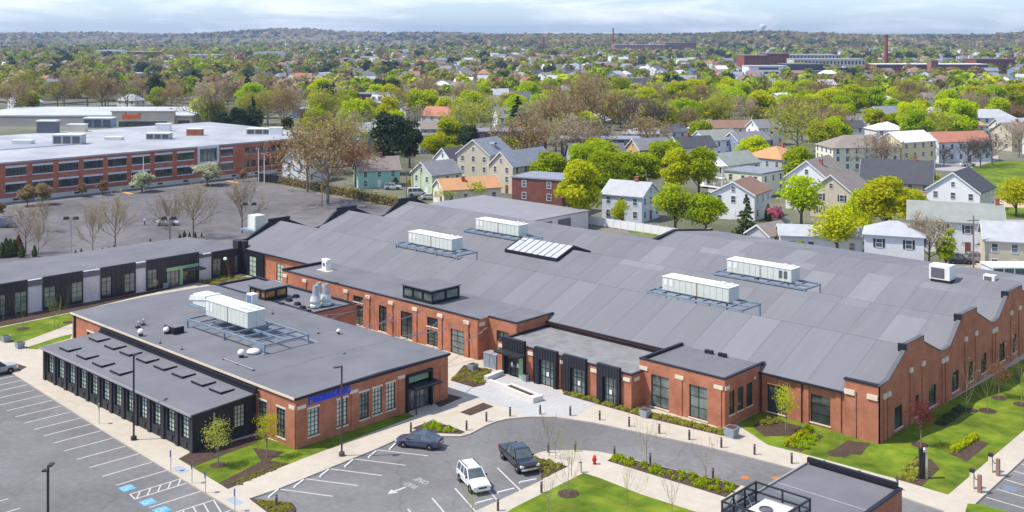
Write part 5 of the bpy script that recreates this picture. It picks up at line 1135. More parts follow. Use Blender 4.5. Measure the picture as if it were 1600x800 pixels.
def branching(H, base, ang, levels, counts, r0, seed, up=.25, length=None):
    rr = random.Random(seed); segs = []; tips = []
    def grow(p, d, L, r, lv):
        n = 3 if lv < 2 else 2; q = p; dd = d.copy()
        for i in range(n):
            dd = (dd + Vector((rr.gauss(0, .12), rr.gauss(0, .12), rr.gauss(0, .06)+up*.12))).normalized(); nq = q + dd*(L/n); segs.append((q, nq, r*(1-i/n*.5), r*(1-(i+1)/n*.5), lv)); q = nq
            if lv < levels and (i >= 1 or lv > 0):
                for c in range(max(1, counts[lv]//n)):
                    a = rr.uniform(0, 2*math.pi); o = dd.orthogonal().normalized(); o.rotate(Matrix.Rotation(a, 3, dd)) if False else None
                    o = (Matrix.Rotation(a, 3, dd) @ dd.orthogonal().normalized()); e = (dd*math.cos(ang) + o*math.sin(ang)*rr.uniform(.7, 1.2) + Vector((0, 0, up))).normalized()
                    grow(q, e, L*rr.uniform(.5, .72), r*.5, lv+1)
        if lv >= levels-1: tips.append((q, dd))
    tr = MB(); tr.tube((0, 0, -.1), (0, 0, base), r0*1.2, r0, 6)
    p = Vector((0, 0, base)); n0 = counts[0]
    top = Vector((0, 0, base + (H-base)*.45)); tr.tube(p, top, r0, r0*.45, 6)
    for i in range(n0):
        f = i/n0; a = i*2.4+rr.uniform(-.4, .4); el = .45+.75*f; st = p.lerp(top, f); d = Vector((math.cos(a)*math.cos(el), math.sin(a)*math.cos(el), math.sin(el)))
        grow(st, d, (H-base)*(.62-.22*f), r0*.5, 1)
    return tr, segs, tips
def bare(H, base, counts, r0, seed, m, ang=.75, up=.3, fl=0, leaf=.2, twig=.02, fm=None):
    tr, segs, tips = branching(H, base, ang, 3, counts, r0, seed, up); br = MB()
    for p, q, a, b, lv in segs: br.tube(p, q, max(a, twig), max(b, twig*.7), 4 if lv < 2 else 3, cap=False)
    ev = np.array(br.v) if br.v else np.zeros((0, 3)); et = np.full(len(br.v), .35)
    P = np.array([list(t[0]) for t in tips]); D = np.array([list(t[1]) for t in tips]); reps = max(1, fl)
    if fl: P = np.repeat(P, reps, 0) + nr.normal(size=(len(P)*reps, 3))*leaf*2.2; D = np.repeat(D, reps, 0)
    else: P = P[:1]; D = D[:1]
    S = leaf*(.5+.8*nr.rand(len(P))) if fl else np.full(1, .01); crown = flakes(P, D, S, .3+.6*nr.rand(len(P)), 'crown', m, .8, (ev, br.f, et))
    return tr.mesh('trunk', bark_g), crown
def spruce(H, R, base, m, nl=2600, leaf=.3, gap=.0):
    P, N, S, T = [], [], [], []; tiers = 15
    for k in range(tiers):
        f = k/(tiers-1); z = base+(H-base)*f; rad = R*(1-f)**.8+.12; nb = max(4, int(9*(1-f))+3)
        for b in range(nb):
            a = nr.rand()*6.283; n = max(6, int(nl/tiers/nb*1.6*(1-f*.6))); s = nr.rand(n)**.7; L = rad*(.75+.4*nr.rand())
            x = np.cos(a)*s*L+nr.normal(size=n)*.12*L*.5; y = np.sin(a)*s*L+nr.normal(size=n)*.12*L*.5; zz = z-.28*s*L+nr.normal(size=n)*.12; P.append(np.stack([x, y, zz], 1)); N.append(np.tile([np.cos(a)*.3, np.sin(a)*.3, .9], (n, 1))); S.append(leaf*(.5+.7*nr.rand(n))); T.append(np.clip(.15+.5*s+.3*nr.rand(n), 0, 1))
    P, N, S, T = map(np.concatenate, (P, N, S, T)); mb = MB(); mb.tube((0, 0, -.1), (0, 0, H*.95), H*.018, .03, 6); return mb.mesh('trunk', bark), flakes(P, N, S, T, 'crown', m, .45)
def column(H, R, m, nl=700, leaf=.16):
    z = nr.rand(nl); d = unit(nl); rad = R*np.clip(1.15*(1-z**2.2)*(.55+.9*np.minimum(z*3, .5)), .05, 1); a = nr.rand(nl)*6.283; rr = rad*(.65+.4*nr.rand(nl)); P = np.stack([np.cos(a)*rr, np.sin(a)*rr, z*H], 1); N = np.stack([np.cos(a), np.sin(a), np.full(nl, .4)], 1)
    mb = MB(); mb.tube((0, 0, -.05), (0, 0, H*.6), .06, .03, 5); return mb.mesh('trunk', bark), flakes(P, N, leaf*(.5+.8*nr.rand(nl)), .2+.7*nr.rand(nl), 'crown', m, .4)
def shrub(R, h, m, nl=220, leaf=.12):
    d = unit(nl); d[:, 2] = abs(d[:, 2]); P = d*np.array([R, R, h])*(.6+.45*nr.rand(nl))[:, None]; mb = MB()
    for k in range(4): mb.tube((0, 0, -.03), (d[k, 0]*R*.5, d[k, 1]*R*.5, h*.6), .02, .01, 4)
    return mb.mesh('stem', bark), flakes(P, d, leaf*(.5+.8*nr.rand(nl)), nr.rand(nl), 'foliage', m, .5)
TREES = {}
TREES['maple'] = [maple(12, 5.4, 1.9, 30, 8500, .25, LM['lime']) for _ in range(5)]
TREES['open'] = [maple(11, 4.8, 2.0, 30, 3000, .23, LM['lime'], .8) for _ in range(3)]
TREES['upright'] = [maple(12, 3.2, 1.0, 24, 5000, .24, LM['green']) for _ in range(2)]
TREES['bud'] = [bare(13, 3.0, (10, 7, 6), .26, 20+i, LM['brown'], fl=6, leaf=.17, twig=.035) for i in range(4)]
TREES['bare'] = [bare(11, 2.6, (9, 6, 6), .2, 40+i, LM['tan'], ang=.7, up=.4, fl=6, leaf=.085, twig=.026) for i in range(4)]
TREES['spruce'] = [spruce(12, 3.6, 1.0, LM['ever']) for _ in range(2)]
TREES['pine'] = [maple(17, 5.0, 1.8, 36, 8000, .28, LM['dark']) for _ in range(3)]
TREES['column'] = [column(3.6, .75, LM['ever']) for _ in range(2)]
TREES['small'] = [maple(6, 2.8, .9, 16, 2400, .17, LM['white'], .4) for _ in range(2)]
TREES['sapling'] = [maple(5, 1.35, 1.3, 30, 1500, .05, LM['olive'], 1.7, .009) for i in range(3)]
TREES['whip'] = [bare(5.2, .8, (6, 4, 3), .045, 70+i, LM['tan'], ang=.35, up=1.1, fl=1, leaf=.05, twig=.012) for i in range(3)]
HGT = dict(maple=12, open=11, upright=12, bud=13, bare=11, spruce=12, pine=17, column=3.6, small=6, sapling=5, whip=5.2)
NAME = dict(maple='maple_tree', open='leafing_tree', upright='upright_tree', bud='budding_tree', bare='bare_tree', spruce='spruce_tree', pine='pine_tree', column='arborvitae', small='ornamental_tree', sapling='young_tree', whip='young_tree')
tree_n = 0
def tree(kind, loc, h, cmat, label, group=None, wid=1.0, var=None, tm=None):
    global tree_n
    tree_n += 1; i = (tree_n*7 if var is None else var) % len(TREES[kind]); tr, cr = TREES[kind][i]; s = h/HGT[kind]
    t = thing(NAME[kind], label, 'tree', (loc[0], loc[1], loc[2] if len(loc) > 2 else 0), rnd.uniform(0, 6.28), group); t.scale = (s*wid, s*wid, s)
    a = put('trunk', tr, t); b = put('crown', cr, t)
    if cmat and LM[cmat] is not cr.materials[0]: b.material_slots[0].link = 'OBJECT'; b.material_slots[0].material = LM[cmat]
    if tm: a.material_slots[0].link = 'OBJECT'; a.material_slots[0].material = tm
    return t
USED = []
def tpx(kind, px, pb, hpx, cmat, label, wid=1.0, z=0.0, group=None, tm=None):
    c = G(px, pb, z); h = hpx*CAM_H/(pb-HOR); USED.append((c[0], c[1], 5)); return tree(kind, (c[0], c[1], z), h, cmat, label, group, wid, tm=tm)

# young trees of the new planting
for a in (('sapling', 341, 728, 76, 'olive', 'young yellow-green tree on the lawn by the black pavilion corner', 1.3), ('sapling', 417, 714, 72, 'yellow', 'young yellow tree in the mulch by the brick corner', 1.25),
          ('whip', 858, 712, 62, 'tan', 'bare young multi-stem tree beside the pickup'), ('whip', 868, 716, 50, 'yellow', 'thin young tree in the mulch right of the pickup'), ('whip', 893, 744, 55, 'yellow', 'thin yellow-budding young tree on the lower pavement edge'), ('whip', 888, 772, 60, 'tan', 'bare young tree in the round mulch ring of the lower lawn'),
          ('whip', 1010, 728, 76, 'tan', 'bare multi-stem young tree in the left half of the long shrub bed'), ('whip', 1103, 753, 66, 'tan', 'bare multi-stem young tree in the right half of the long shrub bed'), ('whip', 980, 792, 68, 'yellow', 'yellow-budding young tree on the right of the lower lawn'), ('whip', 1050, 806, 60, 'tan', 'bare young tree between the lower lawn and screen enclosure'),
          ('whip', 738, 815, 58, 'yellow', 'thin yellow-leaved young tree in front of the white car'), ('whip', 857, 812, 70, 'tan', 'bare young tree at the bottom edge of the lower lawn'), ('sapling', 1228, 674, 76, 'yellow', 'young yellow-leaved tree in front of the recessed hall windows', 1.0), ('whip', 1310, 709, 45, 'tan', 'thin bare young tree before the brick corner pier', .6),
          ('sapling', 1439, 698, 78, 'red', 'young reddish budding tree in front of the gable corner', 1.2), ('whip', 1510, 643, 74, 'tan', 'narrow tan young tree beside the gable, left of two', .8), ('whip', 1543, 642, 72, 'tan', 'narrow tan young tree beside the gable, right of two', .8), ('sapling', 1561, 622, 62, 'rust', 'rust-coloured young tree farther along the gable', 1.2), ('whip', 1596, 632, 110, 'tan', 'tall narrow young tree at the right edge by the gable', .6),
          ('whip', 36, 514, 36, 'tan', 'small bare tree in a mulch ring on the left lawn', 1.0), ('whip', 5, 505, 42, 'grey', 'small bare tree at the left edge before the wing', 1.0), ('whip', 85, 512, 42, 'olive', 'slim bare tree on the left lawn', .8), ('whip', 92, 514, 48, 'olive', 'slim bare tree on the left lawn beside the office corner', .8), ('whip', 107, 480, 32, 'tan', 'thin bare tree in the mulch before the wing panels', .7),
          ('whip', 143, 474, 34, 'tan', 'thin bare tree before the second pale wing panel', .7), ('whip', 272, 452, 22, 'tan', 'thin bare tree right of the wing entrance planter', .7), ('whip', 357, 440, 35, 'rust', 'brown columnar young tree in the bed at the wing corner', 1.0), ('sapling', 242, 455, 20, 'tan', 'small tan shrub-like tree at the wing entrance', 1.0)):
    tpx(a[0], a[1], a[2], a[3], a[4], a[5], a[6] if len(a) > 6 else 1.0, .14, tm=bark_l)

# rear lot trees
for a in (('bare', 40, 396, 68, 'tan', 'tan bare tree at the left end of the rear lot', .9), ('bare', 68, 362, 46, 'tan', 'small bare tree in the left rear lot island', .8), ('bare', 145, 402, 76, 'tan', 'tall thin bare tree left of the forked one behind the wing', .6), ('bare', 180, 392, 78, 'tan', 'forked bare tree behind the middle of the wing', .8), ('bare', 265, 382, 72, 'tan', 'round tan bare tree beside the floodlight pole', .95), ('bare', 302, 372, 76, 'tan', 'round tan bare tree right of the floodlight pole', .95), ('bare', 378, 364, 76, 'tan', 'round tan bare tree behind the tall grey unit', .9), ('bare', 60, 405, 60, 'tan', 'small sparse bare tree before the arborvitae', .5),
          ('small', 43, 322, 32, 'brown', 'small dark reddish tree left in the office island', 1.2), ('small', 66, 320, 34, 'brown', 'small dark reddish tree right in the office island', 1.2), ('small', -2, 340, 24, 'brown', 'dark red tree cut by the left edge', 1.2), ('small', 128, 308, 22, 'brown', 'small reddish budding tree before the brick office', 1.0), ('small', 160, 305, 24, 'brown', 'reddish budding tree right of its twin before the office', 1.0), ('upright', 168, 292, 42, 'olive', 'upright olive tree against the brick office, left of the pair'), ('upright', 180, 290, 46, 'lime', 'upright light green tree against the brick office, right of the pair'), ('open', 58, 300, 34, 'olive', 'thin olive tree before the office windows', .8),
          ('small', 222, 300, 32, 'white', 'green-white blossoming tree at the lot island', 1.5), ('small', 324, 290, 36, 'white', 'white blossoming tree before the glazed office bay', 1.6), ('upright', 233, 285, 30, 'lime', 'light green upright tree behind the blossoming tree'), ('small', 380, 284, 20, 'brown', 'small bare reddish tree right of the white blossoming tree', 1.0)):
    tpx(a[0], a[1], a[2], a[3], a[4], a[5], a[6] if len(a) > 6 else 1.0)
ORD = 'first second third fourth fifth sixth seventh eighth ninth tenth eleventh twelfth thirteenth fourteenth fifteenth sixteenth seventeenth eighteenth nineteenth twentieth'.split()
k = 0
for px, py, hp in sorted([(3+6.5*i, 403-i*1.0, 22+(i*5) % 7) for i in range(5)] + [(34, 402, 20), (54, 401, 16), (281, 376, 10), (288, 374, 12), (296, 373, 9), (305, 371, 8), (235, 384, 10), (178, 392, 8), (170, 393, 7), (118, 399, 8), (127, 397, 8), (160, 393, 6), (190, 391, 6), (202, 390, 5), (315, 370, 6)]):
    k += 1; tpx('column', px, py, hp*1.1, 'ever' if k % 5 else 'rust', f'dark green clipped arborvitae in the row behind the wing roof, number {k} from the left' if 0 else ORD[k-1] + ' dark clipped evergreen from the left along the wing back wall', 1.1, group='evergreens behind the wing')

# the larger trees of the neighbourhood: kind, x, base y, height (px), colour, label, width
NT = [('maple', 906, 350, 100, 'yellow', 'big yellow-green maple in front of the brick apartment house', .85), ('maple', 858, 300, 62, 'green', 'dense green dome-shaped maple left of the yellow-green one', 1.1), ('maple', 942, 318, 82, 'green', 'green maple behind the big yellow-green maple', .9), ('maple', 975, 306, 74, 'green', 'green maple above the pale blue house', 1.0), ('maple', 1008, 302, 66, 'green', 'green maple right of the pale blue house chimney', .95),
      ('maple', 1058, 308, 76, 'yellow', 'yellowish maple, left of the pair behind the pale blue house', .85), ('maple', 1092, 306, 76, 'green', 'green maple, right of the pair behind the pale blue house', .95), ('open', 1055, 366, 80, 'green', 'green maple with a sparse lower crown right of the pale blue house', 1.1), ('maple', 1103, 370, 72, 'green', 'bright green maple between the pale blue house and pine', .95), ('open', 968, 356, 44, 'lime', 'small light green tree in front of the pale blue house', .8),
      ('spruce', 1166, 378, 72, 'ever', 'olive spruce in front of the white house with brown roof', .95), ('column', 1200, 345, 26, 'ever', 'narrow dark cypress beside the white house', .9), ('upright', 1228, 392, 46, 'brown', 'brown rounded evergreen at the back edge of the hall roof', 1.3), ('small', 1245, 398, 30, 'lime', 'low bright green bush at the back edge of the hall roof', 1.4),
      ('open', 1252, 355, 82, 'lime', 'airy lime tree in front of the white gabled house', 1.05), ('open', 1308, 402, 80, 'yellow', 'airy yellow-green tree behind the hall roof', 1.15), ('maple', 1385, 368, 90, 'yellow', 'broad yellow maple in front of the charcoal-roofed house', 1.05), ('maple', 1346, 362, 66, 'lime', 'lime maple left of the broad yellow one', .9), ('maple', 1424, 356, 66, 'yellow', 'yellow maple right of the broad yellow one', .8), ('open', 1345, 380, 50, 'lime', 'low lime tree below the broad yellow maple', 1.0),
      ('bud', 1452, 420, 78, 'tan', 'brown bare spreading tree before the white colonial house', .85), ('upright', 1478, 422, 72, 'lime', 'upright light green tree before the white colonial house', .8), ('small', 1511, 394, 26, 'ever', 'round clipped evergreen left of the utility pole', 1.1), ('small', 1532, 396, 24, 'ever', 'round clipped evergreen right of the utility pole', 1.1), ('open', 1588, 338, 58, 'yellow', 'young yellow-green street tree at the right edge', 1.2),
      ('bare', 1512, 262, 40, 'grey', 'pinkish bare tree left of the park lawn', 1.2), ('bare', 1532, 262, 42, 'grey', 'second pinkish bare tree by the park lawn', 1.2), ('bare', 1550, 258, 44, 'grey', 'third pinkish bare tree at the edge of the park lawn', 1.2), ('bare', 1592, 246, 52, 'tan', 'tan bare tree at the right edge above the park lawn', 1.1), ('bare', 1475, 258, 26, 'grey', 'low bare tree before the red-roofed house', 1.4),
      ('bud', 512, 318, 120, 'brown', 'large sprawling brown tree between the white and mint houses', .95), ('bud', 480, 300, 90, 'brown', 'brown budding tree in front of the white house', .8), ('bud', 555, 292, 70, 'rust', 'rusty budding tree behind the mint house', .9), ('small', 552, 270, 42, 'pink', 'pink blossoming tree behind the mint house', 1.1), ('bud', 535, 260, 70, 'olive', 'olive budding tree left of the tall dark pine', .9),
      ('pine', 610, 272, 104, 'dark', 'tall dark pine behind the mint house', 1.05), ('pine', 640, 262, 76, 'dark', 'dark pine right of the tall one', .9), ('pine', 733, 248, 58, 'dark', 'dark evergreen left of the beige houses', .95), ('maple', 680, 254, 48, 'lime', 'round lime maple behind the pale green house', 1.2), ('maple', 712, 262, 38, 'green', 'green maple right of the round lime one', 1.0),
      ('pine', 345, 214, 44, 'dark', 'dark evergreen behind the white roof, left of four', 1.1), ('pine', 372, 214, 50, 'dark', 'dark evergreen behind the white roof, second of four', 1.1), ('pine', 396, 212, 46, 'dark', 'dark evergreen behind the white roof, third of four', 1.1), ('pine', 450, 210, 30, 'dark', 'dark evergreen behind the white roof, right of four', 1.2),
      ('maple', 660, 194, 58, 'lime', 'bright lime maple right of the white mansard building', 1.0), ('maple', 692, 196, 44, 'yellow', 'yellow-lime maple behind the tan-roofed house', 1.0), ('maple', 734, 190, 48, 'lime', 'lime maple behind the brown budding tree', 1.2), ('bud', 742, 232, 72, 'olive', 'olive-brown budding tree above the dark evergreen', 1.1), ('bud', 868, 236, 80, 'brown', 'brown budding tree, left of the brown group', 1.0), ('bud', 905, 226, 90, 'brown', 'largest brown budding tree of the brown group', 1.2), ('bud', 945, 220, 72, 'brown', 'brown budding tree, right of the brown group', 1.1), ('bud', 885, 246, 60, 'tan', 'tan budding tree in front of the brown group', 1.1), ('bare', 985, 222, 64, 'grey', 'grey bare tree behind the navy row', 1.1), ('bare', 1024, 226, 70, 'grey', 'tall grey bare tree behind the yellow house', 1.0),
      ('maple', 815, 212, 54, 'green', 'green maple behind the beige houses', 1.0), ('maple', 835, 204, 46, 'lime', 'lime maple behind the brick flats', 1.1), ('maple', 1058, 176, 48, 'lime', 'lime maple on the street beyond the grey bare tree', 1.2), ('maple', 1085, 172, 48, 'yellow', 'yellow maple beyond the white-roofed house', 1.1), ('maple', 1072, 204, 54, 'green', 'green maple behind the white hip-roofed house', 1.1), ('maple', 1118, 200, 50, 'yellow', 'yellow maple behind the brown-roofed house', 1.3), ('maple', 1190, 206, 64, 'yellow', 'large yellow maple behind the grey-roofed houses', 1.0), ('bud', 1165, 208, 50, 'tan', 'tan budding tree beside the large yellow maple', 1.0),
      ('bud', 1246, 246, 82, 'olive', 'tall olive-yellow tree behind the orange hip roof', 1.05), ('maple', 1292, 226, 52, 'green', 'green maple right of the tall olive-yellow tree', 1.1), ('maple', 1300, 184, 50, 'yellow', 'yellow-lime maple on the rise beyond the houses', 1.2), ('maple', 1335, 182, 50, 'lime', 'lime maple on the rise, right of the yellow-lime one', 1.2), ('maple', 1362, 180, 44, 'green', 'green maple on the rise beyond the houses', 1.1), ('maple', 1368, 210, 40, 'lime', 'round lime maple above the pale yellow house', 1.3), ('maple', 1398, 208, 34, 'green', 'low green maple above the pale yellow house', 1.2), ('bud', 1434, 208, 32, 'tan', 'tan budding tree left of the broad olive maple', 1.2), ('maple', 1484, 214, 60, 'yellow', 'broad olive-yellow maple above the red-roofed house', 1.15), ('maple', 1578, 196, 38, 'red', 'dark red tree at the right by the white house', 1.0), ('maple', 1520, 178, 44, 'yellow', 'yellow maple beyond the white house at right', 1.2),
      ('open', 1410, 262, 26, 'yellow', 'low yellow shrubby tree above the charcoal roof', 1.6), ('open', 1360, 262, 30, 'yellow', 'yellow shrubby tree before the taupe-roofed house', 1.4), ('open', 1455, 300, 34, 'olive', 'thin olive tree right of the charcoal-roofed house', 1.2), ('small', 1130, 330, 24, 'pink', 'pink blossoming shrub left of the white house', 1.3), ('small', 1212, 352, 30, 'pink', 'pink blossoming tree right of the white house', 1.0), ('upright', 1080, 395, 30, 'brown', 'brown bush at the hall back wall', 1.4), ('bud', 700, 322, 26, 'olive', 'small olive bush before the orange-roofed bungalow', 1.4), ('open', 738, 318, 34, 'green', 'small green tree before the orange-roofed bungalow', 1.5), ('open', 645, 298, 20, 'olive', 'low olive bush beside the mint house', 1.6), ('upright', 618, 292, 18, 'ever', 'small dark cypress at the end of the mint house', 1.0), ('maple', 800, 182, 40, 'olive', 'olive maple beyond the brick flats', 1.2)]
for a in NT: tpx(*a[:6], wid=a[6]*1.12)

# ground cover
def cover(name, poly, n, R, h, mname, label, kindm='shrub', z=.14, leaf=.06, fl=70):
    xs = [p[0] for p in poly]; ys = [p[1] for p in poly]; pts = []; rr = random.Random(len(poly)+n)
    def inside(x, y):
        c = False
        for i in range(len(poly)):
            (x0, y0), (x1, y1) = poly[i], poly[i-1]
            if (y0 > y) != (y1 > y) and x < (x1-x0)*(y-y0)/(y1-y0)+x0: c = not c
        return c
    for _ in range(20000):
        x, y = rr.uniform(min(xs), max(xs)), rr.uniform(min(ys), max(ys))
        if inside(x, y): pts.append((x, y))
        if len(pts) >= n: break
    P, N, S, T = [], [], [], []
    for x, y in pts:
        d = unit(fl); d[:, 2] = abs(d[:, 2]); s = rr.uniform(.7, 1.2); P.append(np.array([x, y, z])+d*np.array([R, R, h])*s*(.5+.5*nr.rand(fl))[:, None]); N.append(d); S.append(leaf*(.5+.8*nr.rand(fl))); T.append(np.clip(rr.random()*.5+.5*nr.rand(fl), 0, 1))
    me = flakes(*map(np.concatenate, (P, N, S, T)), name, LM[mname], .5); o = put(name, me); tag(o, label, 'ground cover', kind='stuff'); return o
cover('ground_cover', gp((885, 613), (1000, 643), (1130, 675), (1130, 682), (1000, 651), (882, 618)), 190, .3, .32, 'olive', 'yellow-green ground cover strip along the entrance block wall', z=.15)
cover('ground_cover', gp((952, 721), (963, 715), (1155, 762), (1135, 777)), 95, .27, .38, 'green', 'low green shrubs in the long bed beside the drive', z=.15)
cover('ground_cover', gp((648, 671), (672, 662), (700, 668), (724, 677), (665, 677)), 22, .33, .45, 'green', 'small green shrubs in the bed beside the sedan', z=.15)
cover('ground_cover', gp((400, 784), (452, 789), (458, 798), (430, 808)), 75, .2, .16, 'olive', 'yellow-green ground cover in the teardrop island', z=.13)
cover('ground_cover', gp((706, 596), (726, 574), (766, 580), (756, 602)), 70, .35, .22, 'olive', 'olive ground cover in the bed by the courtyard mouth', z=.15)
cover('ground_cover', gp((302, 440), (350, 431), (396, 437), (390, 447), (332, 446)), 110, .5, .35, 'olive', 'olive ground cover in the bed at the wing corner', z=.16)
cover('ground_cover', gp((1464, 664), (1500, 637), (1507, 642), (1478, 667)), 45, .4, .45, 'ever', 'dark green shrubs in the shaded bed beside the gable', z=.15)
cover('ground_cover', gp((1402, 749), (1432, 722), (1440, 735), (1428, 756)), 45, .35, .4, 'olive', 'low shrubs in the bed at the foot of the pylon', z=.15)
cover('ground_cover', gp((1236, 700), (1264, 682), (1284, 686), (1256, 706)), 36, .35, .4, 'green', 'rows of green plants beside the orange flowers', z=.152)
cover('ground_cover', gp((1188, 663), (1205, 655), (1222, 662), (1200, 672)), 14, .45, .6, 'olive', 'olive shrubs in the bed before the recessed windows', z=.15)
cover('ground_cover', gp((360, 758), (440, 724), (450, 727), (372, 762)), 45, .13, .12, 'olive', 'sparse yellow plants along the mulch edge by the pavement', z=.15)
cover('ground_cover', gp((832, 716), (880, 730), (850, 748)), 40, .25, .3, 'olive', 'sparse olive plants in the bed beside the pickup', z=.15)
sm_, fm_ = shrub(.42, .55, LM['yellow'])
for lab, pts in (('orange-yellow flowering shrub in the row before the recessed hall windows', [(1231+i*6.5, 697-i*4.5) for i in range(6)]), ('yellow flowering shrub in the row on the right lawn', [(1491+i*4.6, 707-i*2.9) for i in range(8)])):
    for i, p in enumerate(pts):
        c = G(*p); t = thing('flowering_shrub', ['first', 'second', 'third', 'fourth', 'fifth', 'sixth', 'seventh', 'eighth'][i] + ' ' + lab + ', from the front', 'shrub', (c[0], c[1], .15), i, lab.replace('shrub in the', 'shrubs in the')); put('stem', sm_, t); f = put('foliage', fm_, t)
        if 'orange' in lab: f.material_slots[0].link = 'OBJECT'; f.material_slots[0].material = LM['rust'] if i % 3 == 5 else LM['yellow']
# ------------------------------------------------------------------ houses
HW = {n: mat('siding_'+n, c, .8, .05, .8) for n, c in dict(white=(.74, .74, .74), cream=(.72, .68, .55), beige=(.56, .49, .37), tan=(.46, .36, .22), mint=(.30, .55, .45), pgreen=(.50, .58, .43), pblue=(.56, .61, .68), navy=(.045, .06, .10), yellow=(.66, .58, .36), gold=(.55, .38, .18), grey=(.45, .46, .47), brown=(.30, .18, .09), ice=(.66, .70, .76), lemon=(.72, .72, .55), rose=(.5, .25, .22), slateb=(.22, .3, .42)).items()}
HR = {n: mat('shingle_'+n, c, .9, .12, .5, detail=6) for n, c in dict(grey=(.21, .21, .225), lgrey=(.40, .41, .43), char=(.075, .078, .09), taupe=(.26, .22, .19), brown=(.25, .15, .11), orange=(.50, .27, .13), rust=(.42, .18, .12), sage=(.27, .29, .26), white=(.68, .68, .69), dgrey=(.13, .13, .145), bluegrey=(.23, .25, .29), red=(.36, .12, .10)).items()}
trim = mat('house_trim', (.76, .76, .75), .6); shutter_m = mat('shutter', (.05, .035, .045), .6); door_m = mat('house_door', (.22, .06, .05), .5); chim = mat('chimney_brick', (.36, .12, .08), .9, .2, 4)
WMESH = {}; NAMED = []
def short(l):
    for w in (' behind', ' right', ' left', ' near', ' half', ' beyond', ' above', ' below', ' beside', ' at the', ' in front', ' between', ' cut', ' on the'): l = l.split(w)[0]
    return ' '.join(l.split()[:4])
def win_mesh(w, h):
    k = (w, h)
    if k not in WMESH:
        a = MB(); e = .09
        a.box(-w/2-e, -.07, -h/2-e, -w/2, .0, h/2+e); a.box(w/2, -.07, -h/2-e, w/2+e, 0, h/2+e); a.box(-w/2, -.07, h/2, w/2, 0, h/2+e); a.box(-w/2, -.09, -h/2-e, w/2, 0, -h/2); a.box(-w/2, -.05, -.03, w/2, 0, .03)
        b = MB(); b.face((-w/2, -.015, -h/2), (w/2, -.015, -h/2), (w/2, -.015, h/2), (-w/2, -.015, h/2))
        c = MB(); c.box(-w/2-e-.38, -.06, -h/2-.05, -w/2-e-.01, -.002, h/2+.05); d = MB(); d.box(w/2+e+.01, -.06, -h/2-.05, w/2+e+.38, -.002, h/2+.05)
        WMESH[k] = (a.mesh('window', trim), b.mesh('pane', glass_house), c.mesh('shutter', shutter_m), d.mesh('shutter', shutter_m))
    return WMESH[k]
def put_win(root, x, y, z, rz, w=.95, h=1.4, shut=False):
    m = win_mesh(w, h); o = put('window', m[0], root, loc=(x, y, z), rotz=rz); put('pane', m[1], o)
    if shut: put('shutter', m[2], o); put('shutter', m[3], o)
